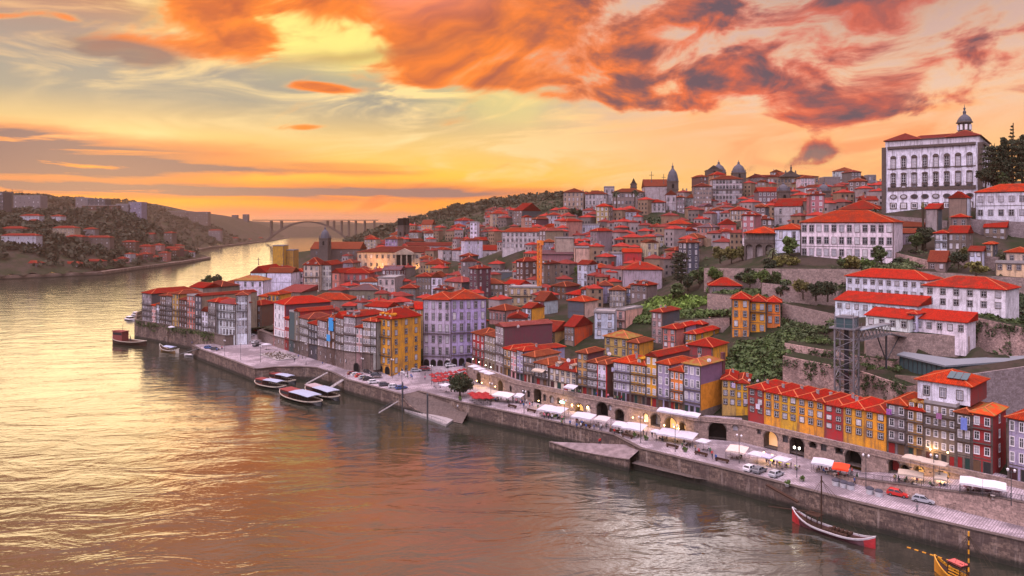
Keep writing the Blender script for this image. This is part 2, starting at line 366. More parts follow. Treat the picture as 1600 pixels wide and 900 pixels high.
# ---------------------------------------------------------------- mesh building
class MB:
    def __init__(s): s.v, s.f, s.m = [], [], []
    def add(s, vs, fs, m=0):
        o = len(s.v); s.v += [tuple(v) for v in vs]; s.f += [tuple(i + o for i in f) for f in fs]; s.m += [m] * len(fs); return s
    def box(s, x0, x1, y0, y1, z0, z1, m=0, bottom=True):
        v = [(x0, y0, z0), (x1, y0, z0), (x1, y1, z0), (x0, y1, z0), (x0, y0, z1), (x1, y0, z1), (x1, y1, z1), (x0, y1, z1)]
        f = [(4, 5, 6, 7), (0, 1, 5, 4), (1, 2, 6, 5), (2, 3, 7, 6), (3, 0, 4, 7)] + ([(3, 2, 1, 0)] if bottom else [])
        return s.add(v, f, m)
    def bar(s, a, b, w=.1, h=None, m=0):
        a, b = Vector(a), Vector(b); d = (b - a)
        if d.length < 1e-6: return s
        d.normalize(); h = h or w
        u = d.cross(Vector((0, 0, 1)))
        if u.length < 1e-4: u = Vector((1, 0, 0))
        u.normalize(); t = u.cross(d)
        q = []
        for p in (a, b):
            for i, j in ((-1, -1), (1, -1), (1, 1), (-1, 1)): q.append(p + u * (w / 2 * i) + t * (h / 2 * j))
        return s.add(q, [(0, 1, 5, 4), (1, 2, 6, 5), (2, 3, 7, 6), (3, 0, 4, 7), (3, 2, 1, 0), (4, 5, 6, 7)], m)
    def tube(s, pts, rs, n=8, m=0, cap=True):
        pts = [Vector(p) for p in pts]; rings = []
        if not hasattr(rs, '__len__'): rs = [rs] * len(pts)
        for i, p in enumerate(pts):
            d = (pts[min(i + 1, len(pts) - 1)] - pts[max(i - 1, 0)])
            d = d.normalized() if d.length > 1e-6 else Vector((0, 0, 1))
            u = d.cross(Vector((0, 1, 0))) if abs(d.y) < .9 else d.cross(Vector((1, 0, 0)))
            u.normalize(); w = d.cross(u)
            rings.append([p + (u * math.cos(2 * math.pi * k / n) + w * math.sin(2 * math.pi * k / n)) * rs[i] for k in range(n)])
        vs = [v for r in rings for v in r]
        fs = [(i * n + k, i * n + (k + 1) % n, (i + 1) * n + (k + 1) % n, (i + 1) * n + k) for i in range(len(pts) - 1) for k in range(n)]
        if cap: fs += [tuple(range(n))[::-1], tuple((len(pts) - 1) * n + k for k in range(n))]
        return s.add(vs, fs, m)
    def lathe(s, prof, n=12, m=0, c=(0, 0, 0), sx=1, sy=1, a0=0):
        vs = [(c[0] + r * sx * math.cos(a0 + 2 * math.pi * k / n), c[1] + r * sy * math.sin(a0 + 2 * math.pi * k / n), c[2] + z) for r, z in prof for k in range(n)]
        fs = [(i * n + k, i * n + (k + 1) % n, (i + 1) * n + (k + 1) % n, (i + 1) * n + k) for i in range(len(prof) - 1) for k in range(n)]
        fs.append(tuple(range(n))[::-1]); fs.append(tuple((len(prof) - 1) * n + k for k in range(n)))
        return s.add(vs, fs, m)
    def prism(s, poly, z0, z1, m=0):       # poly: xy counter-clockwise
        n = len(poly)
        vs = [(x, y, z0) for x, y in poly] + [(x, y, z1) for x, y in poly]
        fs = [(i, (i + 1) % n, n + (i + 1) % n, n + i) for i in range(n)] + [tuple(range(n, 2 * n)), tuple(range(n))[::-1]]
        return s.add(vs, fs, m)
    def mesh(s, name, mats, smooth=False):
        me = bpy.data.meshes.new(name)
        me.from_pydata(s.v, [], s.f)
        for k in mats: me.materials.append(MATS[k] if isinstance(k, str) else k)
        if any(s.m): me.polygons.foreach_set('material_index', s.m)
        if smooth: me.polygons.foreach_set('use_smooth', [True] * len(s.f))
        me.update()
        return me
def link(name, data, parent=None, loc=(0, 0, 0), rz=0, color=None, scale=None):
    o = bpy.data.objects.new(name, data); COL.objects.link(o)
    o.location = loc; o.rotation_euler = (0, 0, rz)
    if parent is not None: o.parent = parent
    if color: o.color = tuple(color) + (1,)
    if scale: o.scale = scale
    return o
def obj(name, mb, mats, parent=None, loc=(0, 0, 0), rz=0, color=None, smooth=False):
    if isinstance(mats, str): mats = [mats]
    return link(name, mb.mesh(name, mats, smooth), parent, loc, rz, color)
def tag(o, label=None, cat=None, group=None, kind=None):
    for k, v in (('label', label), ('category', cat), ('group', group), ('kind', kind)):
        if v: o[k] = v
    return o
def thing(name, loc, rz, label, cat, group=None):
    return tag(link(name, None, None, loc, rz), label, cat, group)
CH = {}
def copy_tree(o, loc, rz, label=None, group=None, scale=None):
    if o.name not in CH: CH[o.name] = [(c, list(c.children)) for c in o.children]
    r = o.copy(); COL.objects.link(r); r.location = loc; r.rotation_euler = (0, 0, rz)
    if label: r['label'] = label
    if group: r['group'] = group
    if scale: r.scale = scale
    for c, sub in CH[o.name]:
        d = c.copy(); COL.objects.link(d); d.parent = r
        for g in sub:
            e = g.copy(); COL.objects.link(e); e.parent = d
    return r
def recolor(o, color):
    o.color = tuple(color) + (1,)
    for c in o.children: c.color = tuple(color) + (1,)

# ---------------------------------------------------------------- pixel <-> world (used once, to survey where things stand)
def at(px, Z, z=None): return ((px - 800) / F * Z, Z)
def zof(py, Z): return CZ - (py - HZ) / F * Z
def ground(px, py, z):                     # point at height z seen at that photo pixel
    Z = F * (CZ - z) / (py - HZ); return ((px - 800) / F * Z, Z)
def on_line(px, P, Q):                     # where the sight line of a pixel column meets the plan line PQ
    s = (px - 800) / F; dx, dy = Q[0] - P[0], Q[1] - P[1]
    t = (s * P[1] - P[0]) / (dx - s * dy)
    return (P[0] + dx * t, P[1] + dy * t)
def along(px, poly):
    s = (px - 800) / F
    for i in range(len(poly) - 1):
        a, b = poly[i], poly[i + 1]
        sa, sb = a[0] / a[1], b[0] / b[1]
        if min(sa, sb) - 1e-9 <= s <= max(sa, sb) + 1e-9: return on_line(px, a, b)
    a, b = (poly[0], poly[1]) if abs(poly[0][0] / poly[0][1] - s) < abs(poly[-1][0] / poly[-1][1] - s) else (poly[-2], poly[-1])
    return on_line(px, a, b)
# ---------------------------------------------------------------- houses
WC = dict(white=(.77, .77, .85), cream=(.62, .51, .36), yellow=(.76, .36, .03), ochre=(.50, .30, .09), orange=(.76, .24, .03), red=(.38, .03, .03), maroon=(.15, .05, .065),
          pink=(.66, .34, .32), grey=(.31, .275, .28), lilac=(.37, .34, .47), blue=(.46, .53, .64), stone=(.22, .17, .14), slate=(.085, .095, .115), peach=(.72, .48, .34),
          vermilion=(.60, .085, .02), green=(.27, .31, .27), salmon=(.62, .20, .16), brown=(.17, .07, .045), beige=(.29, .23, .17), violet=(.41, .375, .54), teal=(.05, .10, .10))
RC = dict(red=(.46, .020, .009), orange=(.56, .048, .009), dark=(.15, .030, .022), pink=(.34, .095, .08), grey=(.15, .15, .17), rust=(.25, .066, .030), brick=(.34, .030, .018))
WIN = {}
def win_mesh(w, h, st, split):
    k = (w, h, st, split)
    if k in WIN: return WIN[k]
    f = MB(); t = .16 if st != 'white' else .09; fm = 0 if st != 'white' else 1
    f.box(-w / 2 - t, -w / 2, -.07, .01, -t, h + t, fm); f.box(w / 2, w / 2 + t, -.07, .01, -t, h + t, fm)
    f.box(-w / 2, w / 2, -.07, .01, h, h + t, fm); f.box(-w / 2 - .1, w / 2 + .1, -.13, .01, -t - .05, -.003, fm)
    b = .055
    for x in (-w / 2, -b / 2, w / 2 - b): f.box(x, x + b, -.052, .008, 0, h, 1)
    for z in (0, h * .62, h - b): f.box(-w / 2 + b, -b / 2, -.05, .008, z, z + b, 1); f.box(b / 2, w / 2 - b, -.05, .008, z, z + b, 1)
    p = MB(); p.box(-w / 2, w / 2, -.03, .004, 0, h, 0 if split else 2)
    if split: r = (f.mesh('window', ['granite', 'white']), p.mesh('pane', ['glass']))
    else:
        f.add(p.v, p.f, 2); r = (f.mesh('window', ['granite', 'white', 'glass']), None)
    WIN[k] = r
    return r
def window(par, x, y, z, rz=0, w=1.0, h=1.6, st='stone', split=False, name='window'):
    a, b = win_mesh(w, h, st, split)
    o = link(name, a, par, (x, y, z), rz)
    if b: link('pane', b, o)
    return o
DOOR = {}
def door(par, x, y, z, rz=0, w=1.2, h=2.3, col=(.05, .02, .02)):
    k = (w, h)
    if k not in DOOR:
        f = MB(); f.box(-w / 2 - .15, -w / 2, -.08, .01, 0, h + .15, 0); f.box(w / 2, w / 2 + .15, -.08, .01, 0, h + .15, 0); f.box(-w / 2, w / 2, -.08, .01, h, h + .15, 0)
        f.box(-w / 2, w / 2, -.03, .005, 0, h, 1)
        DOOR[k] = f.mesh('door', ['granite', 'dull'])
    return link('door', DOOR[k], par, (x, y, z), rz, col)
def arch_door(par, x, y, z, rz, w, h, mat='dark'):
    k = (w, h, mat)
    if k not in DOOR:
        f = MB(); n = 8
        def ring(r, yy): return [(math.cos(math.pi * i / n) * r, yy, h - w / 2 + math.sin(math.pi * i / n) * r) for i in range(n + 1)]
        o, q = ring(w / 2 + .22, -.09), ring(w / 2, -.09)
        o = [(w / 2 + .22, -.09, 0)] + o + [(-w / 2 - .22, -.09, 0)]; q = [(w / 2, -.09, 0)] + q + [(-w / 2, -.09, 0)]
        m = len(o); f.add(o + q, [(i + 1, i, m + i, m + i + 1) for i in range(m - 1)], 0)
        f.add([(a, .02, c) for a, b, c in o] + o, [(i, i + 1, m + i + 1, m + i) for i in range(m - 1)], 0)
        f.add([(a, -.03, c) for a, b, c in q], [tuple(range(m))[::-1]], 1)
        f.add(q + [(a, -.03, c) for a, b, c in q], [(i, i + 1, m + i + 1, m + i) for i in range(m - 1)], 0)
        DOOR[k] = f.mesh('arched_door', ['granite', mat])
    return link('arched_door', DOOR[k], par, (x, y, z), rz)
def roof_mb(kind, w, d, h, s=.40, ov=.4, ridge=True):
    m = MB(); x0, x1, y0, y1 = -w / 2 - ov, w / 2 + ov, -ov, d + ov; W, D = x1 - x0, y1 - y0
    lo = h - .16; e = [(x0, y0, h), (x1, y0, h), (x1, y1, h), (x0, y1, h)]
    u = [(a, b, lo) for a, b, c in e]
    def rb(a, b):
        if ridge: m.bar(Vector(a) + Vector((0, 0, .03)), Vector(b) + Vector((0, 0, .03)), .22, .14, 1)
    if kind == 'hip':
        if W >= D: r = D / 2 * s; a, b = (x0 + D / 2, (y0 + y1) / 2, h + r), (x1 - D / 2 + .001, (y0 + y1) / 2, h + r)
        else: r = W / 2 * s; a, b = ((x0 + x1) / 2, y0 + W / 2, h + r), ((x0 + x1) / 2, y1 - W / 2 + .001, h + r)
        v = e + [a, b]
        f = [(0, 1, 5, 4), (1, 2, 5), (2, 3, 4, 5), (3, 0, 4)] if W >= D else [(0, 1, 4), (1, 2, 5, 4), (2, 3, 5), (3, 0, 4, 5)]
        m.add(v, f, 0)
        rb(a, b)
        for i, q in zip(range(4), (a, b, b, a) if W >= D else (a, a, b, b)): rb(e[i], q)
    elif kind == 'gx':                     # ridge along the front
        r = D / 2 * s; a, b = (x0, (y0 + y1) / 2, h + r), (x1, (y0 + y1) / 2, h + r)
        m.add(e + [a, b], [(0, 1, 5, 4), (2, 3, 4, 5), (1, 2, 5), (3, 0, 4)], 0); rb(a, b)
    elif kind == 'gy':                     # ridge front to back
        r = W / 2 * s; a, b = ((x0 + x1) / 2, y0, h + r), ((x0 + x1) / 2, y1, h + r)
        m.add(e + [a, b], [(1, 2, 5, 4), (3, 0, 4, 5), (0, 1, 4), (2, 3, 5)], 0); rb(a, b)
    elif kind == 'shed':
        r = D * s * .6; m.add(e[:2] + [(x1, y1, h + r), (x0, y1, h + r)], [(0, 1, 2, 3)], 0); m.add([e[1], (x1, y1, h + r), (x1, y1, h), e[0], (x0, y1, h + r), (x0, y1, h)], [(0, 2, 1), (3, 4, 5), (1, 2, 5, 4)], 0)
    else:                                  # flat with a parapet
        m.box(-w / 2 - .12, w / 2 + .12, -.12, d + .12, h - .1, h + .12, 0)
        for q in ((-w / 2, w / 2, -.05, .15), (-w / 2, w / 2, d - .15, d + .05), (-w / 2 - .05, -w / 2 + .15, .155, d - .155), (w / 2 - .15, w / 2 + .05, .155, d - .155)): m.box(*q, h + .122, h + .6, 0)
        return m
    m.add(u + e, [(0, 1, 5, 4), (1, 2, 6, 5), (2, 3, 7, 6), (3, 0, 4, 7), (3, 2, 1, 0)], 0)
    return m
FOOT = []                                   # footprints (x, y, radius) of what stands, for the filler houses and trees
HOUSES = []
def snap(v, opts): return min(opts, key=lambda o: abs(o - v))
def house(cx, cy, th, w, d, z0, h, wall='white', roof='hip', rc='red', nf=3, nc=2, end=None, endw=0, wst='stone', label=None, cat='house', group=None, name='house', found=6,
          balc=(), doors=0, chim=0, split=False, trim=True, moss=False, slope=.40, ww=None, wh=None, wz=None, groundz=0, gable_win=False, dorm=0, wallmat='wall', facing_z=None, wcol=None, rcol=None, arcs=0, trimc='granite', winrows=None, ends='both'):
    t = thing(name, (cx, cy, z0), th, label, cat, group)
    jit = lambda c, a=.10: tuple(max(.01, k * (1 + rnd.uniform(-a, a))) for k in c)
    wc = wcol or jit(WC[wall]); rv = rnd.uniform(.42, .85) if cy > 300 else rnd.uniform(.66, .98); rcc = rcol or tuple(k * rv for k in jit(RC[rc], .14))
    b = MB(); b.box(-w / 2, w / 2, 0, d, -found, h)
    if roof == 'gx':
        r = (d + .8) / 2 * slope - .12
        for x in (-w / 2, w / 2): b.add([(x, 0, h), (x, d, h), (x, d / 2, h + r)], [(0, 1, 2) if x > 0 else (2, 1, 0)])
    if roof == 'gy':
        r = (w + .8) / 2 * slope - .12
        for y in (0, d): b.add([(-w / 2, y, h), (w / 2, y, h), (0, y, h + r)], [(0, 1, 2) if y == 0 else (2, 1, 0)])
    obj('wall', b, wallmat, t, color=wc)
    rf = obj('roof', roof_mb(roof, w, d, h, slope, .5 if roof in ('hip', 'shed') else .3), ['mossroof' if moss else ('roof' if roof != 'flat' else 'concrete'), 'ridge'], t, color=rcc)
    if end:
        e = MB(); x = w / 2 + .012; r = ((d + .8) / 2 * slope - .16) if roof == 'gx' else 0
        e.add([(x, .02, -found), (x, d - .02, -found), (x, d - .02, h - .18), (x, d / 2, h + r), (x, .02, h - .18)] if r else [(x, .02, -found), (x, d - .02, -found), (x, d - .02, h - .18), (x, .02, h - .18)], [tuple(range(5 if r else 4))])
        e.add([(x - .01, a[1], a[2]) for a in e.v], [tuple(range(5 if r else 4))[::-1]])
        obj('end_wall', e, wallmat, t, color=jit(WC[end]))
    fh = (h - groundz) / nf if nf else h
    if trim:
        q = MB(); k = .30
        for x in (-w / 2 - .02, w / 2 - k + .02): q.box(x, x + k, -.05, .3, -found, h - .18)
        q.box(-w / 2 + k, w / 2 - k, -.11, .02, h - .42, h - .17)
        if nf > 1: q.box(-w / 2 + k, w / 2 - k, -.07, .02, groundz + fh - .25, groundz + fh - .05)
        obj('stone_trim', q, trimc, t, color=tuple(c * .8 for c in wc))
    if nc and nf:
        W = ww or snap(min(1.15, w / nc * .46), (.7, .9, 1.1, 1.3, 1.6)); H = wh or snap(fh * .56, (1.0, 1.3, 1.6, 1.9, 2.2, 2.6))
        for f in range(nf):
            if f == 0 and doors: continue
            if winrows is not None and f not in winrows: continue
            for c in range(nc):
                window(t, -w / 2 + w * (c + .5) / nc, 0, groundz + fh * f + (wz if wz is not None else (fh - H) * .45), 0, W, H, wst, split)
        for f in range(nf if endw else 0):
            for c in range(endw):
                window(t, w / 2, d * (c + .5) / endw, groundz + fh * f + (fh - H) * .45, R(90), W, H, wst, split)
        if gable_win: window(t, 0, 0, h + .2, 0, .7, 1.0, wst)
    for i in range(doors):
        x = -w / 2 + w * (i + .5) / doors
        if arcs: arch_door(t, x, 0, .0, 0, snap(min(w / doors * .7, 2.6), (1.6, 2.0, 2.6)), min(2.9, fh * .9))
        else: door(t, x, 0, 0.0, 0, snap(min(1.3, w / doors * .6), (.9, 1.3)), snap(fh * .78, (2.0, 2.3)), rnd.choice([(.05, .02, .02), (.02, .05, .04), (.25, .02, .02), (.03, .03, .03), (.12, .07, .04)]))
    for f in balc:
        z = groundz + fh * f + .02; q = MB(); x0, x1 = -w / 2 + .15, w / 2 - .15
        q.box(x0, x1, -.75, -.001, z - .12, z, 0); q.box(x0, x1, -.75, -.70, z + .92, z + .98, 1); q.box(x0, x1, -.75, -.71, z + .1, z + .14, 1)
        n = max(3, int((x1 - x0) / .28))
        for i in range(n + 1): x = x0 + (x1 - x0 - .03) * i / n; q.box(x, x + .03, -.74, -.71, z + .14, z + .92, 1)
        for x in (x0, x1 - .04): q.box(x, x + .04, -.70, -.01, z + .92, z + .98, 1)
        obj('balcony', q, ['granite', 'iron'], t)
    for i in range(chim):
        x, y = rnd.uniform(-.35, .35) * w, d * rnd.uniform(.3, .7); q = MB(); zt = h + min(w, d) * .5 * slope + .7
        q.box(x - .3, x + .3, y - .22, y + .22, h, zt, 0); q.box(x - .38, x + .38, y - .3, y + .3, zt, zt + .12, 0); q.box(x - .2, x + .2, y - .13, y + .13, zt + .12, zt + .32, 1)
        obj('chimney', q, ['concrete', 'ridge'], rf)
    for i in range(dorm):
        x = -w / 2 + w * (i + .5) / dorm; q = MB()
        q.box(x - .65, x + .65, .6, 3.0, h - .1, h + 1.45, 0); q.add([(x - .85, .4, h + 1.45), (x + .85, .4, h + 1.45), (x, .4, h + 1.95), (x - .85, 3.4, h + 1.45), (x + .85, 3.4, h + 1.45), (x, 3.4, h + 1.95)], [(0, 1, 2), (1, 4, 5, 2), (3, 0, 2, 5), (0, 3, 4, 1), (4, 3, 5)], 1)
        dm = obj('dormer', q, ['wall', 'roof'], rf, color=wc)
        window(dm, x, .6, h + .25, 0, .7, 1.0, 'white')
    c_, s_ = math.cos(th), math.sin(th)
    FOOT.append((cx - s_ * d / 2, cy + c_ * d / 2, max(min(w, d) * .5, .36 * max(w, d))))
    HOUSES.append((t, cx, cy, z0, wall, roof, rc, nf, nc, w, d))
    return t
def pxhouse(pl, pr, pe, pb, Z, d, th=-40, **k):
    """a house surveyed from the photograph: front from column pl to pr, eaves at row pe, foot at row pb, Z metres away"""
    th = R(th); u = (math.cos(th), math.sin(th)); C = at((pl + pr) / 2, Z)
    A = on_line(pl, C, (C[0] + u[0], C[1] + u[1])); B = on_line(pr, C, (C[0] + u[0], C[1] + u[1]))
    cx, cy = (A[0] + B[0]) / 2, (A[1] + B[1]) / 2; w = math.hypot(A[0] - B[0], A[1] - B[1])
    z0 = zof(pb, Z); h = zof(pe, Z) - z0
    GROUND.append((cx, cy, z0))
    return house(cx, cy, th, w, d, z0, h, **k)
GROUND = []
ORD = 'first second third fourth fifth sixth seventh eighth ninth tenth eleventh twelfth thirteenth fourteenth fifteenth sixteenth seventeenth eighteenth nineteenth twentieth'.split()
# ---------------------------------------------------------------- quay, river and hill levels
FAC = [ground(700, 560, 10), ground(738, 567, 10), ground(815, 595, 10), ground(900, 613, 10), ground(1000, 631, 10), ground(1095, 651, 10), ground(1168, 657, 10), ground(1385, 706, 10), ground(1570, 746, 10), ground(1760, 792, 10)]
NRM = (-.69, -.72)
ARC = [(x + NRM[0] * 3.4, y + NRM[1] * 3.4) for x, y in FAC[1:]]
# houses along the top of the arcade, one tuple each: columns, eaves row, wall, roof, roof colour, floors, bays, options
ROWA = [
 (738, 757, 522, 'red', 'hip', 'rust', 4, 3, dict(doors=3, balc=(1, 2), wst='white', d=9, label='red and white tiled house at the corner terrace with glowing white parasols')),
 (757, 774, 524, 'beige', 'hip', 'rust', 4, 4, dict(doors=3, balc=(2,), wst='white', d=9, label='beige house with white windows and yellow shopfront beside the red corner house')),
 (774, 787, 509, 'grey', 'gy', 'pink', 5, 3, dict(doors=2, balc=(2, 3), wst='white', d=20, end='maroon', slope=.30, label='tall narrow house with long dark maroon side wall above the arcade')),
 (787, 798, 545, 'ochre', 'hip', 'red', 3, 2, dict(doors=2, balc=(1, 2), wst='white', d=12, label='low ochre house against the long maroon side wall')),
 (798, 807, 548, 'pink', 'hip', 'red', 4, 2, dict(doors=1, wst='white', d=15, label='narrow dusty pink house with dark red door above the arcade')),
 (807, 818, 547, 'lilac', 'hip', 'red', 4, 2, dict(doors=2, balc=(1,), wst='white', d=17, chim=1, label='lilac grey house with a broad bright red hipped roof')),
 (818, 836, 556, 'cream', 'hip', 'rust', 3, 4, dict(doors=3, balc=(1, 2), d=12, label='ochre cream house with maroon window bays beside the lilac grey house')),
 (836, 857, 568, 'stone', 'hip', 'rust', 3, 4, dict(doors=2, balc=(1,), wst='white', d=10, chim=1, label='low stone grey house with cream awning over its balcony')),
 (858, 901, 577, 'cream', 'hip', 'brick', 3, 5, dict(doors=4, d=13, dorm=2, split=True, label='wide low cream yellow house with dormered dark red roof and cream awning')),
 (902, 918, 551, 'ochre', 'hip', 'rust', 5, 2, dict(doors=2, balc=(1, 2), d=9, end='maroon', label='tall ochre house with grey top floor and maroon gable end')),
 (918, 933, 566, 'grey', 'hip', 'rust', 4, 3, dict(doors=2, balc=(1, 2, 3), d=9, wst='white', label='narrow grey house with green slate upper floor and iron balconies')),
 (933, 948, 568, 'white', 'hip', 'rust', 4, 2, dict(doors=2, balc=(1, 2), d=9, wst='white', end='brown', trimc='red', label='white house striped with red balconies and brown side wall')),
 (958, 985, 566, 'lilac', 'hip', 'orange', 4, 4, dict(doors=4, balc=(2, 3), d=11, wst='white', chim=1, label='lilac grey tiled house with four bays of white windows')),
 (985, 1009, 569, 'yellow', 'hip', 'orange', 4, 4, dict(doors=4, balc=(1, 2, 3), d=11, wst='white', dorm=1, label='yellow and grey house with full width black balconies and a dormer')),
 (1009, 1027, 556, 'yellow', 'gy', 'red', 5, 2, dict(doors=2, balc=(1, 3), d=17, end='maroon', wst='white', slope=.5, label='tall narrow yellow house with maroon gable side and black balconies')),
 (1027, 1047, 568, 'lilac', 'hip', 'orange', 4, 2, dict(doors=2, balc=(1,), d=12, wst='white', label='blue lilac tiled house with white windows between two yellow houses')),
 (1047, 1068, 579, 'orange', 'hip', 'orange', 4, 3, dict(doors=3, balc=(1, 2), d=11, wst='white', label='low orange house with red iron balconies under an orange roof')),
]
def row(specs, line, zbase, prefix_group, split=True, dflt=None, recess=0.0):
    for pl, pr, pe, wl, rf, rc, nf, nc, o in specs:
        o = dict(dflt or {}, **o); d = o.pop('d', 12); o.setdefault('split', split); o.setdefault('cat', 'house'); rec = o.pop('rec', recess)
        A, B = along(pl, line), along(pr, line)
        th = math.atan2(B[1] - A[1], B[0] - A[0])
        if rec:
            n = (-math.sin(th) * rec, math.cos(th) * rec); L2 = [(A[0] + n[0], A[1] + n[1]), (B[0] + n[0], B[1] + n[1])]
            A, B = on_line(pl, *L2), on_line(pr, *L2)
        cx, cy = (A[0] + B[0]) / 2, (A[1] + B[1]) / 2; w = math.hypot(A[0] - B[0], A[1] - B[1]) - .06
        z0 = zbase((pl + pr) / 2) if callable(zbase) else zbase
        h = zof(pe, cy) - z0
        t = house(cx, cy, th, w, d, z0, h, wall=wl, roof=rf, rc=rc, nf=nf, nc=nc, group=prefix_group, **o)
        yield t
GA = 'old houses on top of the quayside arcade'
list(row(ROWA, FAC[1:], 10.0, GA))
# the tall lilac house whose end wall is purple above and orange below
t = list(row([(1068, 1095, 569, 'lilac', 'hip', 'rust', 4, 3, dict(doors=3, balc=(1, 2), d=11.2, wst='white', moss=True, chim=1, label='tall lilac house at the row end with purple over orange side wall'))], FAC[1:], 10.0, GA))[0]
e = MB(); hh = HOUSES[-1]; w_ = hh[9]
for z0, z1, m in ((-6, 1.6, 2), (1.603, 8.6, 1), (8.603, zof(569, hh[2]) - 10.2, 0)): e.box(w_ / 2 + .002, w_ / 2 + .06, 0, 11.1, z0, z1, m)
mat('purple_tile', flat((.21, .12, .19), .7, 0, .3, .6)); mat('orange_tile', flat((.62, .24, .03), .8, 0, .5, .7))
obj('end_wall', e, ['purple_tile', 'orange_tile', 'stone'], t, color=WC['stone'])
e = MB(); e.box(w_ / 2 - .5, w_ / 2 + .25, 11.25, 12.6, -6, zof(557, hh[2]) - 10)
obj('fire_wall', e, ['wall'], t, color=(.13, .04, .045))
G1 = 'yellow and red terrace houses with stone arcades'
ROWB = [
 (1128, 1150, 593, 'ochre', 'hip', 'red', 3, 2, dict(rec=5, label='shaded ochre terrace house with laundry side, hard by the purple end wall')),
 (1150, 1169, 598, 'yellow', 'hip', 'red', 3, 2, dict(rec=5, label='set back yellow terrace house between the ochre one and the first dark red one')),
 (1169, 1194, 607, 'red', 'hip', 'red', 3, 2, dict(label='dark red terrace house starting the long yellow row, laundry at its windows')),
 (1194, 1220, 613, 'yellow', 'hip', 'red', 3, 2, dict(label='yellow terrace house directly beside the first dark red one')),
 (1220, 1246, 618, 'yellow', 'hip', 'red', 3, 2, dict(label='yellow terrace house in the middle of three between the dark red ones')),
 (1246, 1274, 623, 'yellow', 'hip', 'red', 3, 2, dict(label='yellow terrace house over the purple lit arch')),
 (1274, 1288, 627, 'yellow', 'hip', 'red', 3, 1, dict(label='narrow yellow terrace house of one window bay before the second dark red one')),
 (1288, 1318, 633, 'red', 'hip', 'red', 3, 2, dict(label='second dark red terrace house, set forward with its roof overlapping')),
 (1318, 1350, 637, 'yellow', 'hip', 'red', 3, 2, dict(label='yellow terrace house just past the second dark red one')),
 (1350, 1385, 643, 'yellow', 'hip', 'red', 3, 2, dict(label='last yellow terrace house before the grey balcony house')),
]
list(row(ROWB, FAC, 10.0, G1, dflt=dict(d=12, groundz=2.3, chim=1, trimc='wall', arcs=0), split=True))
G2 = 'tall old houses at the lift end of the quay'
ROWC = [
 (1386, 1416, 631, 'grey', 'hip', 'orange', 4, 2, dict(d=13, doors=2, balc=(1, 2, 3), wst='white', label='grey house with two bays of balconies beside the last yellow house')),
 (1416, 1444, 640, 'ochre', 'hip', 'red', 4, 2, dict(d=10, doors=2, balc=(1, 2, 3), wst='white', dorm=2, label='narrow ochre house lit by warm lamps with two dormers on a red roof')),
 (1444, 1494, 632, 'stone', 'flat', 'red', 5, 4, dict(d=14, doors=4, balc=(3, 4), wst='white', label='wide stone house with red balconies and a white penthouse')),
 (1494, 1518, 645, 'stone', 'hip', 'rust', 4, 2, dict(d=12, doors=2, balc=(2, 3), wst='white', label='narrow grey and red house hung with a blue flag')),
 (1518, 1551, 646, 'red', 'hip', 'orange', 4, 2, dict(d=10, doors=2, balc=(2, 3), wst='white', moss=True, end='red', endw=1, label='red corner house with black balconies and mossy orange roof')),
 (1574, 1650, 658, 'lilac', 'hip', 'orange', 4, 5, dict(d=11, doors=4, wst='white', label='slate lilac house at the edge of the picture beyond the red corner house')),
]
rc_ = list(row(ROWC, FAC, 10.0, G2))
def upper(px0, px1, pe, pb, Z, d, **k): return pxhouse(px0, px1, pe, pb, Z, d, th=k.pop('th', -50), **k)
# penthouse on the wide stone house: its own storey with a red side wall
hs = [h for h in HOUSES if h[0] == rc_[2]][0]
ph = MB(); ph.box(-5.2, 5.2, 2.2, 13.8, 0, 4.3)
hpz = zof(632, hs[2]) - 10 + .15
p_ = obj('penthouse', MB().add([(a, b, c + hpz) for a, b, c in ph.v], ph.f), 'wall', rc_[2], color=WC['white'])
e = MB(); e.box(5.205, 5.26, 2.2, 13.8, hpz, hpz + 4.2); obj('red_side', e, 'wall', p_, color=(.26, .035, .035))
rm = roof_mb('hip', 10.6, 11.8, hpz + 4.3, .36, .5); rm.v = [(a, b + 2.1, c) for a, b, c in rm.v]
obj('penthouse_roof', rm, ['roof', 'ridge'], p_, color=RC['orange'])
for i in range(3): window(p_, -3.4 + i * 3.3, 2.2, hpz + 1.1, 0, 1.1, 1.9, 'stone')
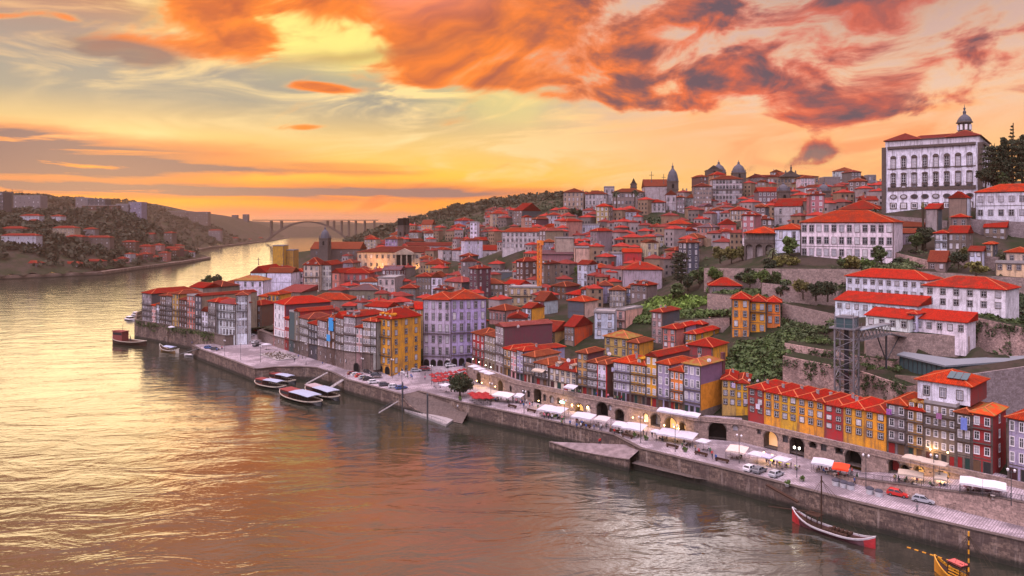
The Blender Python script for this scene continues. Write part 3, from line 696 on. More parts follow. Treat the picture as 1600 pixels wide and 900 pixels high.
# ------- the tall yellow corner house, the row on the old city wall, the riverside row
EL = [(-124, 361), (-109.5, 340), (-64, 283.5), (-52, 276)]
def zE(px): return 10 + (px - 425) / 140 * 3
G3 = 'narrow tiled houses on top of the old city wall'
ROWE = [
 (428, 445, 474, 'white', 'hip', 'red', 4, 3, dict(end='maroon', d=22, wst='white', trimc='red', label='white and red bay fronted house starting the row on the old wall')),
 (445, 452, 497, 'red', 'hip', 'red', 2, 2, dict(d=11, wst='white', label='low red house on the old wall beside the dark green scaffold net')),
 (452, 460, 487, 'teal', 'flat', 'grey', 0, 0, dict(d=9, trim=False, label='house wrapped in dark green scaffold netting on the old wall')),
 (460, 468, 486, 'stone', 'gy', 'red', 4, 1, dict(d=16, end='red', label='one bay stone house next to the scaffold netting')),
 (468, 482, 497, 'grey', 'hip', 'pink', 3, 4, dict(d=12, balc=(1, 2), wst='white', label='grey house of four bays with two long dark balconies on the old wall')),
 (482, 496, 506, 'slate', 'hip', 'red', 3, 3, dict(d=10, balc=(1, 2), wst='white', label='low slate house with broken roof line in the old wall row')),
 (496, 511, 500, 'grey', 'hip', 'rust', 3, 4, dict(d=12, balc=(1,), wst='white', chim=1, label='grey house just before the blue tarpaulins on the old wall')),
 (511, 524, 499, 'brown', 'hip', 'rust', 3, 2, dict(d=11, wst='white', label='brown house draped with bright blue tarpaulins')),
 (524, 537, 496, 'stone', 'gy', 'red', 4, 3, dict(d=12, balc=(1, 2), wst='white', slope=.6, label='stone house with a steep gable past the blue tarpaulins')),
 (537, 556, 494, 'grey', 'hip', 'red', 4, 5, dict(d=16, balc=(2,), wst='white', chim=1, dorm=2, label='wide grey house with a red dormered roof and five bays')),
 (556, 567, 511, 'pink', 'hip', 'red', 3, 2, dict(d=9, wst='white', label='low pale pink house between two taller grey ones on the old wall')),
 (567, 579, 501, 'beige', 'hip', 'orange', 4, 3, dict(d=10, wst='white', balc=(1,), label='beige pink house second from the yellow corner house')),
 (579, 588, 502, 'grey', 'hip', 'red', 4, 2, dict(d=10, wst='white', balc=(1, 2), label='narrow grey house hard against the yellow corner house')),
]
list(row(ROWE, EL, zE, G3, split=False))
pxhouse(589, 611, 497, 584, 276, 14.5, th=-42, wall='yellow', roof='hip', rc='red', nf=6, nc=3, balc=(2, 4), end='yellow', endw=3, doors=2, arcs=1, wst='stone', dorm=3, slope=.7, split=True, name='corner_house',
        label='tall bright yellow corner house with dormers over the river square', cat='house', chim=2)
FL = [(-204, 401), (-182, 384), (-160, 366), (-141, 350.5), (-134, 344)]
G4 = 'tall narrow riverside houses above the mossy wall'
ROWF = [
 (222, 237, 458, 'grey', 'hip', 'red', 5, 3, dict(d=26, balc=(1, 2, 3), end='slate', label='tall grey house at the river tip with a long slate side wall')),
 (237, 244, 477, 'pink', 'hip', 'orange', 3, 2, dict(d=9, wst='white', label='low pink house squeezed beside the tall river tip house')),
 (244, 250, 475, 'white', 'hip', 'rust', 4, 2, dict(d=9, balc=(1, 2), label='narrow white house by the low pink riverside house')),
 (250, 259, 462, 'stone', 'hip', 'rust', 6, 3, dict(d=12, balc=(1, 2, 3, 4), label='stone house of six storeys with many dark balconies by the river')),
 (259, 269, 462, 'grey', 'hip', 'rust', 6, 3, dict(d=12, balc=(1, 2, 3, 4), chim=1, label='grey balconied house beside the six storey stone one by the river')),
 (269, 280, 459, 'ochre', 'hip', 'rust', 6, 2, dict(d=12, balc=(2, 3), label='ochre patched house, tallest in the riverside row')),
 (280, 292, 468, 'brown', 'hip', 'dark', 5, 3, dict(d=12, balc=(1, 2, 3), label='dark brown house with three balconies in the riverside row')),
 (292, 305, 462, 'salmon', 'flat', 'dark', 6, 3, dict(d=10, balc=(2, 4), label='salmon striped house with red window surrounds in the riverside row')),
 (305, 315, 462, 'slate', 'gy', 'red', 5, 2, dict(d=30, end='beige', balc=(1, 2), slope=.3, label='slate fronted house with a very long beige side wall')),
 (315, 325, 486, 'white', 'gy', 'rust', 4, 2, dict(d=9, slope=.6, balc=(1,), label='small white gabled house below the beige side wall')),
 (325, 337, 471, 'green', 'hip', 'red', 5, 3, dict(d=11, balc=(1, 3), chim=1, label='green grey house against the white corner house of the riverside row')),
]
list(row(ROWF, FL, 9.7, G4, split=False, dflt=dict(found=4)))
pxhouse(337.5, 368, 474, 524, 349, 9, th=-30, wall='white', roof='hip', rc='pink', nf=4, nc=6, balc=(2, 3), wst='stone', name='corner_house', label='white corner house with blue balcony and pale pink roof by the parking slope')
pxhouse(368.4, 387, 461, 523, 347, 10, th=12, wall='white', roof='hip', rc='pink', nf=5, nc=4, balc=(3,), wst='stone', label='taller white house joined behind the white corner house with blue balcony')
pxhouse(387, 408, 476, 512, 385, 12, th=-25, wall='brown', roof='hip', rc='red', nf=3, nc=3, label='dark red brown house in the shade beside the tall white pair')
pxhouse(404, 418, 463, 507, 405, 12, th=-38, wall='ochre', roof='hip', rc='orange', nf=4, nc=2, balc=(2,), label='shaded ochre house at the end of the narrow street')
pxhouse(418.5, 436, 460, 506, 402, 12, th=-15, wall='yellow', roof='hip', rc='orange', nf=4, nc=3, label='yellow house with three bays facing the narrow parking street')
# lilac and white block on the square
pxhouse(661, 704, 468, 574, 287, 15, th=-14, wall='white', wcol=(.52, .44, .56), roof='hip', rc='orange', nf=6, nc=4, balc=(1, 3), doors=4, arcs=1, split=True, name='apartment_block', cat='building', label='pale pink white half of the big block on the river square')
pxhouse(704.3, 760, 467, 571, 286, 17, th=14, wall='violet', roof='hip', rc='orange', nf=6, nc=5, balc=(1, 3), doors=5, arcs=1, split=True, chim=1, name='apartment_block', cat='building', label='violet half of the big block on the river square')
P = pxhouse
# ---- slope between the arcade houses and the gardens (columns, eaves row, foot row, distance, depth)
P(928, 961, 488, 526, 270, 9, th=-12, wall='blue', roof='flat', nf=3, nc=2, split=True, label='light blue flat roofed house with six white framed windows')
P(962, 977, 484, 516, 282, 13, wall='pink', roof='flat', nf=2, nc=1, balc=(0, 1), end='peach', label='pale pink flat roofed house with peach side beside the light blue house')
P(1018, 1035, 487, 537, 262, 13, wall='stone', wcol=(.42, .27, .26), roof='hip', rc='brick', nf=4, nc=2, end='slate', label='tall dusty pink house with a dark slate side wall below the gardens', chim=2)
P(944, 981, 527, 556, 255, 9, wall='ochre', roof='hip', rc='rust', nf=2, nc=3, moss=True, end='maroon', split=True, label='ochre house under a mossy brown roof behind the arcade row')
P(981, 998, 535, 556, 250, 10, wall='yellow', roof='hip', rc='rust', nf=2, nc=2, label='small yellow house joined to the mossy roofed ochre one')
P(1035, 1056, 513, 543, 253, 9, wall='salmon', roof='hip', rc='red', nf=3, nc=2, label='salmon red house with two white window hoods')
P(1056, 1071, 509, 543, 257, 10, wall='lilac', roof='hip', rc='red', nf=3, nc=2, balc=(0, 1), label='lilac house between the salmon red house and long yellow house')
P(1071, 1087, 521, 545, 250, 19, wall='yellow', roof='hip', rc='red', nf=2, nc=3, end='yellow', endw=2, label='long yellow house under a wide red hipped roof')
P(1081, 1097, 506, 524, 262, 19, wall='maroon', roof='hip', rc='red', nf=1, nc=0, label='long maroon upper house roof stepping up behind the long yellow house', chim=1)
P(1074, 1113, 540, 572, 228, 11, wall='red', wcol=(.28, .04, .045), roof='hip', rc='red', nf=2, nc=1, end='yellow', label='red fronted house with a deep yellow side by the ivy bank')
P(882, 897, 510, 534, 268, 12, wall='beige', roof='gx', rc='brick', nf=2, nc=3, end='vermilion', slope=.55, label='house with a blazing orange red gable end wall')
P(846, 866, 517, 536, 272, 12, wall='ochre', roof='gx', rc='brick', nf=2, nc=3, end='ochre', slope=.5, label='ochre gabled house with roof lights below the orange red gable')
P(887, 913, 470, 502, 312, 10, wall='slate', roof='hip', rc='orange', nf=2, nc=0, end='peach', endw=2, label='house with blank dark slate front and peach side')
P(835, 850, 470, 490, 322, 10, wall='maroon', roof='gx', rc='rust', nf=2, nc=1, end='blue', slope=.7, label='steep gabled house with a pale blue grey gable end')
P(816, 830, 481, 499, 305, 9, wall='white', roof='gx', rc='red', nf=2, nc=2, end='yellow', label='small white fronted house with an orange yellow gable side')
P(764, 790, 484, 504, 308, 10, wall='salmon', wcol=(.48, .24, .22), roof='hip', rc='rust', nf=1, nc=5, label='pinkish loggia house with white columns behind the violet block')
P(952, 977, 453, 480, 332, 9, th=-15, wall='cream', wcol=(.50, .44, .38), roof='hip', rc='rust', nf=3, nc=5, end='cream', label='cream row house with three lines of dark windows near the gardens')
P(977.5, 995, 450, 480, 334, 9, th=-15, wall='blue', wcol=(.25, .28, .46), roof='hip', rc='rust', nf=3, nc=4, label='deep blue house beside the cream row house')
P(862, 884, 447, 469, 362, 12, wall='brown', roof='hip', rc='rust', nf=2, nc=3, end='maroon', label='dark brown red house with a tall shadowed front uphill from the slate house')
P(884, 912, 460, 472, 352, 9, wall='maroon', roof='hip', rc='red', nf=1, nc=6, label='low maroon house with a strip roof near the slate house')
P(908, 926, 452, 470, 345, 9, th=-10, wall='white', roof='hip', rc='red', nf=2, nc=3, label='small white house with three blue grey windows near the slate house')
P(972, 1035, 421, 460, 342, 14, th=-8, wall='grey', wcol=(.40, .33, .37), roof='hip', rc='red', nf=1, nc=0, end='beige', endw=4, label='large hall with a blank lilac grey wall and red roof beside the cypress', chim=1, name='hall', cat='building')
P(985, 1011, 445, 468, 318, 9, wall='stone', roof='hip', rc='red', nf=2, nc=3, dorm=2, label='stone house with two dormers in front of the blank lilac grey hall')
P(795, 846, 449, 476, 352, 12, th=-6, wall='cream', wcol=(.50, .36, .20), roof='flat', rc='rust', nf=2, nc=5, balc=(1,), label='sand coloured block with arched balconies at the foot of the yellow crane')
P(1108, 1158, 446, 459, 282, 10, th=-12, wall='stone', roof='hip', rc='red', nf=1, nc=3, slope=.5, label='low garden pavilion with a broad red roof among the terraces', name='pavilion')
P(1143, 1171, 467, 528, 252, 10, th=-20, wall='orange', wcol=(.74, .27, .03), roof='hip', rc='red', nf=4, nc=2, slope=.6, split=True, label='tall orange house above the ivy bank')
P(1171.5, 1197, 471, 520, 253, 10, th=-20, wall='yellow', roof='hip', rc='red', nf=3, nc=2, slope=.6, balc=(2,), split=True, label='orange yellow house with two shutters in the middle of three hipped roofs')
P(1197.5, 1220, 472, 508, 254, 9, th=-20, wall='orange', roof='hip', rc='red', nf=2, nc=2, slope=.6, label='smaller orange house ending the three hipped roofs above the ivy')
# ---- white terraced building beside the lift
WT = dict(wall='white', rc='orange', rcol=(.48, .026, .012), cat='building', wst='stone', split=True, trim=False)
P(1322, 1448, 434, 464, 243, 12, th=-50, roof='hip', nf=2, nc=10, ww=1.1, wh=1.3, label='stained white upper wing of the terraced building above the lift', name='terraced_building', **WT)
P(1305, 1433, 473, 490, 229, 9, th=-50, roof='shed', nf=1, nc=9, ww=1.1, wh=1.3, label='long low white wing with a sloping red roof below the stained wing', name='terraced_building', **WT)
P(1443, 1571, 449, 497, 222, 14, th=-48, roof='hip', nf=3, nc=6, ww=1.3, wh=1.6, winrows=(1, 2), label='big plain white wing of the terraced building with stained patch', name='terraced_building', **WT)
P(1353, 1421, 495, 513, 216, 7, th=-50, roof='shed', nf=1, nc=4, ww=1.3, wh=1.6, label='lowest white wing beside the walkway of the lift', name='terraced_building', **WT)
P(1428, 1510, 500, 519, 209, 8, th=-48, roof='shed', nf=1, nc=5, ww=1.1, wh=1.6, label='lowest white wing under the big plain wing', name='terraced_building', **WT)
P(1420, 1432, 490, 516, 213, 5, th=-50, roof='hip', nf=2, nc=1, ww=1.3, wh=1.6, label='small white stair tower between the two lowest wings', name='stair_tower', **WT)
# ---- upper right: convent, loggia house, palace
P(1251, 1396, 347, 404, 288, 22, th=-36, wall='white', roof='hip', rc='orange', nf=3, nc=12, ww=1.6, wh=2.6, split=True, trimc='granite', slope=.42, name='convent', cat='building', label='long white convent with three rows of tall windows and orange roof', found=12)
P(1210, 1251, 358, 392, 306, 14, th=-36, wall='white', roof='hip', rc='orange', nf=2, nc=2, winrows=(1,), label='plain white house joined to the loggia beside the long convent', name='house')
P(1310, 1374, 327, 336, 372, 18, th=-38, wall='white', roof='hip', rc='red', nf=1, nc=3, slope=.5, label='low white house with a huge red roof at the palace foot')
P(1524, 1640, 299, 342, 296, 16, th=-38, wall='white', roof='hip', rc='orange', nf=2, nc=7, ww=1.6, wh=2.2, split=True, name='seminary', cat='building', label='long white house with orange roof standing below the dark conifers')
P(1482, 1511, 309, 358, 303, 10, wall='stone', roof='gy', rc='red', nf=3, nc=0, end='white', gable_win=False, slope=.75, name='chapel', cat='chapel', label='stone gabled chapel with a white side next to the long white house', wallmat='wall')
P(1446, 1465, 326, 357, 294, 9, wall='grey', wcol=(.33, .29, .28), roof='shed', rc='red', nf=1, nc=0, end='slate', label='blank grey house wall with a dark side below the palace')
P(1486, 1512, 339, 358, 290, 7, wall='stone', roof='hip', rc='red', nf=1, nc=2, label='low stone house with a small red roof under the gabled chapel')
P(1460, 1481, 364, 390, 275, 9, wall='white', roof='hip', rc='red', nf=2, nc=2, balc=(1,), label='white house with a green awning next to brown stone house')
P(1481, 1511, 364, 391, 272, 13, wall='stone', roof='gx', rc='red', nf=2, nc=3, end='stone', endw=1, label='brown stone house with bright red gabled roof below the chapel')
P(1537, 1572, 355, 378, 288, 12, wall='stone', roof='gx', rc='red', nf=2, nc=3, end='stone', endw=1, label='grey stone gabled house below the long white house')
P(1538, 1552, 381, 404, 262, 11, wall='cream', roof='hip', rc='orange', nf=2, nc=1, end='slate', endw=1, label='cream house with blue grey side and orange pyramid roof')
P(1571, 1612, 394, 413, 253, 10, wall='cream', roof='hip', rc='orange', nf=1, nc=2, label='cream house with an orange roof next to the blue grey sided one')
P(1450, 1478, 409, 422, 257, 10, wall='stone', roof='gx', rc='rust', nf=1, nc=2, slope=.7, label='ruined stone house with slanting patched red roof above the white wings')
P(1555, 1615, 411, 424, 246, 7, wall='peach', roof='flat', nf=1, nc=4, label='low peach terrace house above the hedge')
P(1514, 1534, 392, 402, 259, 6, wall='white', roof='shed', rc='brick', nf=1, nc=2, label='tiny white kiosk house with a red lean-to roof')
P(1396, 1440, 354, 372, 318, 10, wall='brown', wcol=(.28, .16, .12), roof='shed', rc='rust', nf=1, nc=0, label='long low shed with a rusty roof at the palace foot')
P(1407, 1429, 364, 384, 298, 8, wall='grey', roof='gx', rc='rust', nf=1, nc=1, label='grey walled shed with a brown red roof beside the long convent')
P(1209, 1252, 322, 352, 410, 16, wall='grey', wcol=(.44, .40, .40), roof='gx', rc='red', nf=2, nc=2, end='white', endw=1, slope=.55, label='pale church nave with a red roof between two stone towers', name='church_nave', cat='church')
# ---- centre: floodlit palace, long museum, blank walls
P(558, 692, 394, 432, 590, 32, th=-3, wall='stone', wcol=(.46, .37, .27), roof='hip', rc='dark', nf=3, nc=15, ww=1.6, wh=2.6, name='exchange_palace', cat='palace', label='long stone exchange palace floodlit in orange with a pillared centre', slope=.25, trimc='granite')
P(706, 845, 391, 421, 560, 20, th=-8, wall='white', wcol=(.55, .49, .50), roof='hip', rc='red', nf=2, nc=16, ww=1.6, wh=2.6, name='town_palace', cat='building', label='long whitish palace with tall windows past the floodlit exchange', slope=.35)
P(692, 706, 390, 418, 572, 18, th=25, wall='white', wcol=(.50, .45, .46), roof='hip', rc='red', nf=3, nc=3, ww=1.1, wh=1.9, label='narrow whitish wing between exchange palace and long whitish palace')
P(632, 736, 384, 392, 650, 14, th=-6, wall='grey', roof='gx', rc='dark', nf=1, nc=0, label='very long low hall with a dark red roof behind the exchange palace', name='hall', cat='building')
P(734, 746, 347, 380, 605, 9, th=-8, wall='white', roof='flat', nf=5, nc=2, ww=1.3, wh=1.3, label='slim white tower block standing over the dark red roofs', name='tower_block', cat='building')
P(784, 851, 362, 388, 480, 12, th=-8, wall='white', wcol=(.55, .50, .50), roof='hip', rc='orange', nf=3, nc=10, label='long white house with an orange red roof uphill from the crane')
P(802, 816, 329, 352, 600, 25, wall='stone', roof='gx', rc='red', nf=5, nc=3, end='slate', slope=.5, label='tall stone house with a steep red roof and dark side')
P(868, 897, 372, 404, 422, 10, th=0, wall='beige', wcol=(.42, .33, .26), roof='flat', nf=1, nc=0, label='house showing a blank beige wall beside the lilac apartments')
P(899, 934, 387, 410, 402, 9, th=0, wall='peach', wcol=(.66, .42, .32), roof='flat', nf=1, nc=0, label='house showing a blank peach wall')
P(940, 973, 396, 420, 392, 9, th=-5, wall='blue', wcol=(.48, .50, .62), roof='flat', nf=1, nc=1, label='house showing a pale blue blank wall with one small window')
P(973.5, 1003, 394, 412, 388, 9, th=-5, wall='red', wcol=(.45, .03, .035), roof='gx', rc='orange', nf=1, nc=0, label='bright red house joined to the pale blue blank wall')
P(932, 960, 363, 388, 462, 12, th=-5, wall='brown', wcol=(.30, .14, .09), roof='hip', rc='rust', nf=1, nc=0, end='pink', endw=3, label='house showing a blank rust brown wall')
P(849, 868, 378, 402, 442, 10, th=0, wall='lilac', roof='hip', rc='rust', nf=4, nc=5, label='lilac apartment house with four lines of small windows')
P(845, 896, 397, 408, 415, 14, th=-4, wall='maroon', wcol=(.30, .13, .15), roof='shed', rc='grey', nf=1, nc=0, slope=.2, label='wide purple brown shed with a grey metal roof', name='shed')
P(888, 937, 351, 366, 500, 9, th=-5, wall='blue', wcol=(.42, .43, .52), roof='flat', nf=1, nc=9, label='long low blue grey school block with many dark windows')
P(768, 812, 425, 440, 450, 12, th=-4, wall='slate', roof='flat', rc='grey', nf=1, nc=0, dorm=6, label='dark slate attic house with a line of white dormers')
P(752, 786, 443, 464, 382, 10, th=-5, wall='stone', roof='hip', rc='rust', nf=2, nc=5, label='grey stone house with arched windows downhill from the slate attic house')
# ---- towards the river bend
P(391, 416, 426, 458, 478, 30, th=-4, wall='white', roof='gy', rc='red', nf=1, nc=0, slope=.75, gable_win=True, name='church', cat='church', label='small white church with a cross on its pointed gable')
P(416.5, 456, 426, 455, 474, 14, th=-4, wall='white', roof='gx', rc='rust', nf=2, nc=0, label='plain white hall with a red brown roof next to the white church', name='hall', cat='building')
P(366, 412, 438, 461, 452, 12, th=-4, wall='white', roof='hip', rc='rust', nf=2, nc=4, moss=True, label='white house with big black windows in front of the white church')
P(474, 499, 414, 452, 470, 16, th=-4, wall='cream', wcol=(.62, .50, .40), roof='hip', rc='brick', nf=4, nc=3, balc=(2,), slope=.8, dorm=2, label='cream house of four floors with a steep dark red roof')
P(500, 518, 414, 449, 474, 20, th=-8, wall='white', wcol=(.62, .60, .55), roof='gy', rc='brick', nf=4, nc=4, slope=.6, end='maroon', label='white gabled house with four window bays beside the cream house')
P(518.5, 531, 426, 452, 455, 18, th=-28, wall='salmon', roof='gy', rc='red', nf=2, nc=1, slope=.7, label='salmon gable fronted house beside the white gabled house')
P(531, 577, 427, 451, 457, 13, th=-4, wall='salmon', wcol=(.40, .10, .10), roof='hip', rc='red', nf=2, nc=5, balc=(1,), label='dark salmon house with wide red roof and a balcony')
P(457, 474, 424, 450, 488, 12, th=-6, wall='white', roof='hip', rc='red', nf=2, nc=3, trimc='red', label='small white and red house between white hall and cream house')
P(434, 470, 456, 474, 425, 16, th=-20, wall='stone', roof='shed', rc='pink', nf=1, nc=0, slope=.3, end='stone', label='warehouse with a broad faded red sloping roof', name='warehouse', cat='building')
P(545, 590, 453, 476, 420, 14, th=-4, wall='stone', roof='hip', rc='grey', nf=1, nc=5, label='stone warehouse with a slate grey hipped roof', name='warehouse', cat='building', end='white')
P(482, 546, 468, 481, 396, 14, th=-5, wall='stone', roof='hip', rc='orange', nf=1, nc=0, label='low stone hall with a plain orange red hipped roof', name='hall', cat='building')
P(590, 618, 434, 474, 442, 20, th=-8, wall='pink', wcol=(.58, .46, .44), roof='flat', nf=3, nc=3, end='grey', label='pale pink flat roofed house with a long blank grey side')
P(562, 590, 440, 456, 450, 10, th=-4, wall='white', roof='hip', rc='rust', nf=1, nc=4, label='low white house with four dark windows below the exchange palace')
P(650, 673, 432, 476, 412, 12, th=-4, wall='stone', roof='hip', rc='brick', nf=4, nc=5, label='tall rough stone house with rows of small white windows')
P(673.5, 691, 433, 462, 400, 12, th=-6, wall='white', roof='gy', rc='rust', nf=2, nc=2, slope=.8, label='narrow white gabled house past the tall rough stone house')
P(695, 722, 440, 460, 386, 12, wall='stone', wcol=(.36, .23, .19), roof='hip', rc='pink', nf=2, nc=3, end='slate', label='brownish house with a wide faded red roof behind the violet block')
P(626, 650, 450, 476, 398, 10, th=-4, wall='stone', roof='hip', rc='brick', nf=2, nc=4, label='lower stone house tucked beside the tall rough stone house')
P(426, 443, 384, 412, 622, 12, th=-3, wall='ochre', wcol=(.56, .30, .03), roof='flat', nf=1, nc=0, label='square ochre yellow block at the water beyond the white church', name='warehouse', cat='building')
P(443.5, 459, 391, 414, 628, 12, th=-3, wall='ochre', wcol=(.50, .26, .04), roof='flat', nf=2, nc=0, label='lower ochre block joined to the square ochre one at the water', name='warehouse', cat='building')
P(485, 562, 389, 412, 620, 22, th=-4, wall='stone', wcol=(.15, .11, .10), roof='gx', rc='rust', nf=2, nc=4, name='church', cat='church', label='dark gothic stone church below the floodlit palace', slope=.5, wallmat='stone')
# ---- skyline hill
P(958, 1006, 300, 332, 560, 14, th=-6, wall='stone', wcol=(.25, .19, .17), roof='hip', rc='rust', nf=3, nc=8, ww=1.6, wh=2.2, label='dark stone mansion behind two palms on the hill', name='mansion')
P(1007, 1046, 291, 318, 562, 30, th=-6, wall='white', wcol=(.45, .39, .39), roof='gx', rc='rust', nf=1, nc=0, label='plain pale church nave beside the round bell tower', name='church_nave', cat='church')
P(1040, 1057, 304, 332, 520, 14, th=-10, wall='white', wcol=(.50, .44, .46), roof='gy', rc='rust', nf=2, nc=2, slope=.8, gable_win=True, label='white gabled house in front of the bell tower')
P(1006, 1040, 316, 330, 515, 10, th=-6, wall='white', wcol=(.52, .46, .47), roof='hip', rc='red', nf=2, nc=5, label='low white house with a red roof above the dark green bank')
P(1057.5, 1070, 308, 332, 516, 10, th=-6, wall='grey', roof='hip', rc='rust', nf=4, nc=3, label='grey house beside the white gabled one under the bell tower')
P(1084, 1112, 291, 340, 520, 12, th=-8, wall='stone', wcol=(.30, .24, .21), roof='hip', rc='dark', nf=7, nc=6, ww=1.1, wh=1.3, label='tall stone tenement with an ochre band and tiny windows')
P(1113, 1160, 280, 320, 530, 14, th=-8, wall='white', wcol=(.56, .50, .52), roof='hip', rc='rust', nf=5, nc=9, ww=1.6, wh=2.2, balc=(3,), label='big whitish block of five floors below the twin domes', name='tenement')
P(1043, 1081, 350, 362, 450, 12, th=-8, wall='stone', roof='hip', rc='orange', nf=1, nc=6, label='low stone house with an orange roof under the dark green bank')
P(1112, 1131, 328, 350, 460, 9, th=-8, wall='white', wcol=(.50, .48, .58), roof='hip', rc='rust', nf=3, nc=2, label='bluish white house below the big whitish block')
P(1142, 1171, 328, 344, 450, 10, th=-8, wall='cream', roof='hip', rc='red', nf=2, nc=6, label='cream yellow house with two lines of windows uphill from the red gable')
P(1124, 1151, 350, 368, 420, 14, th=-12, wall='salmon', wcol=(.50, .09, .08), roof='gy', rc='red', nf=1, nc=2, slope=.6, label='bright red gabled house among the hillside roofs')
P(1172, 1279, 276, 300, 600, 20, th=-5, wall='stone', wcol=(.30, .21, .14), roof='hip', rc='dark', nf=2, nc=20, ww=1.6, wh=2.6, slope=.2, name='law_court', cat='building', label='long sombre stone building with a statue topped pediment on the skyline')
P(1288, 1313, 277, 292, 622, 14, th=-5, wall='grey', wcol=(.22, .18, .18), roof='flat', nf=1, nc=0, label='dark flat block on the skyline', name='tower_block', cat='building')
P(1356, 1369, 274, 284, 610, 9, th=-5, wall='grey', wcol=(.20, .20, .23), roof='flat', nf=1, nc=2, label='small grey flat block on the skyline near the palace', name='tower_block', cat='building')
P(880, 912, 300, 330, 585, 16, th=-10, wall='cream', wcol=(.40, .30, .22), roof='hip', rc='rust', nf=4, nc=5, label='cream tenement where the hill skyline begins to rise')
P(914, 948, 303, 330, 578, 14, th=-10, wall='white', wcol=(.48, .43, .43), roof='hip', rc='rust', nf=3, nc=6, label='whitish tenement behind the long hillside retaining wall')
P(944, 960, 292, 318, 590, 12, th=-6, wall='grey', wcol=(.42, .38, .40), roof='flat', nf=2, nc=2, label='grey white house by the stone mansion with palms')
P(316, 346, 447, 474, 432, 13, th=-30, wall='stone', roof='hip', rc='dark', nf=2, nc=0, label='stone house with a wide dark roof behind the riverside row', found=10)
P(344, 372, 444, 470, 455, 14, th=-22, wall='grey', roof='hip', rc='rust', nf=2, nc=3, label='grey house between the riverside row and the white church', found=10)
P(296, 318, 449, 470, 425, 12, th=-38, wall='beige', roof='gx', rc='red', nf=2, nc=0, label='house with a long red roof behind the brown riverside houses', found=10)
# ---------------------------------------------------------------- hill terrain through the surveyed feet of the houses
EXTRA = [(800, 540, 285), (900, 560, 262), (1000, 578, 246), (1100, 588, 226), (1180, 585, 222), (1220, 520, 258), (1240, 530, 236), (1250, 630, 196), (1340, 655, 184), (1430, 668, 180), (1560, 690, 170), (1640, 690, 168), (1600, 560, 196), (1480, 585, 194), (1320, 500, 236), (1450, 530, 222), (1560, 505, 228),
         (1150, 441, 288), (1050, 470, 292), (1000, 492, 290), (1060, 500, 280), (1320, 418, 282), (1200, 405, 300), (1450, 335, 325), (1375, 335, 345), (1500, 402, 280), (1580, 424, 246), (900, 500, 305), (900, 450, 370), (900, 402, 450), (900, 345, 560),
         (920, 312, 640), (1050, 355, 470), (1050, 316, 530), (1130, 305, 545), (1250, 296, 580), (1350, 292, 600), (1100, 402, 385), (1000, 432, 370), (1250, 345, 405), (800, 482, 345), (800, 432, 430), (800, 388, 540), (800, 352, 680), (700, 500, 330), (700, 452, 430), (700, 402, 560),
         (700, 372, 690), (650, 352, 800), (620, 434, 590), (560, 462, 470), (500, 462, 470), (450, 474, 440), (430, 505, 405), (560, 402, 700), (330, 474, 470), (290, 474, 440), (1440, 395, 290), (1600, 345, 300), (1300, 440, 262), (1420, 425, 252), (1250, 440, 268),
         (1140, 470, 268), (1600, 520, 220), (1700, 420, 260), (1700, 330, 320), (1700, 700, 160), (500, 424, 640), (840, 330, 780), (760, 345, 800)]
pts = [(*at(px, Z), zof(py, Z)) for px, py, Z in EXTRA] + GROUND
pts = [p for p in pts if p[2] < 120]
pts += [(x + 6, y + 7, 10.5) for x, y in FAC] + [(x + 5, y + 5, 11) for x, y in EL] + [(x + 5, y + 6, 9.7) for x, y in FL] + [(400, 800, 92), (400, 500, 90), (300, 900, 92), (-262, 600, 4), (-245, 520, 6), (-266, 720, 4), (-285, 900, 4), (-225, 800, 6), (-205, 560, 6), (-210, 660, 6), (-190, 900, 8), (-165, 620, 8), (-170, 750, 9), (300, 300, 70), (300, 200, 45), (240, 130, 25), (0, 1000, 88), (-200, 1000, 40)]
PT = np.array(pts)
def tps_fit(P3, lam):
    n = len(P3); xy = P3[:, :2] / 100
    r2 = ((xy[:, None] - xy[None]) ** 2).sum(2); K = np.where(r2 > 0, .5 * r2 * np.log(r2 + 1e-12), 0) + lam * np.eye(n)
    A = np.zeros((n + 3, n + 3)); A[:n, :n] = K; A[:n, n] = 1; A[:n, n + 1:] = xy; A[n, :n] = 1; A[n + 1:, :n] = xy.T
    s = np.linalg.solve(A, np.concatenate([P3[:, 2], np.zeros(3)]))
    def ev(q):
        q = np.asarray(q, float).reshape(-1, 2) / 100
        r2 = ((q[:, None] - xy[None]) ** 2).sum(2)
        return np.where(r2 > 0, .5 * r2 * np.log(r2 + 1e-12), 0) @ s[:n] + s[n] + q @ s[n + 1:]
    return ev
TER = tps_fit(PT, .02)
def ter(x, y): return float(np.clip(TER([(x, y)])[0], 1.0, 110))
BANK = [(x + 1.2, y + 1.4) for x, y in reversed(FAC)]
BANK = BANK[:-1] + [(-14, 277), (-10, 300), (-34, 288), (-50, 277)] + [(x + 1.5, y + 1.5) for x, y in reversed(EL[:-1])] + [(-128, 372), (-137, 352)] + [(x + .6, y + 1) for x, y in reversed(FL[:-1])] + [(-206, 405), (-228, 450), (-262, 600), (-266, 720), (-282, 900), (-300, 1000)]
def inside(poly, x, y):
    c = False; n = len(poly)
    for i in range(n):
        x1, y1 = poly[i]; x2, y2 = poly[i - 1]
        if (y1 > y) != (y2 > y) and x < (x2 - x1) * (y - y1) / (y2 - y1) + x1: c = not c
    return c
CITY = BANK + [(-200, 1300), (700, 1300), (700, 100), (140, 90)]
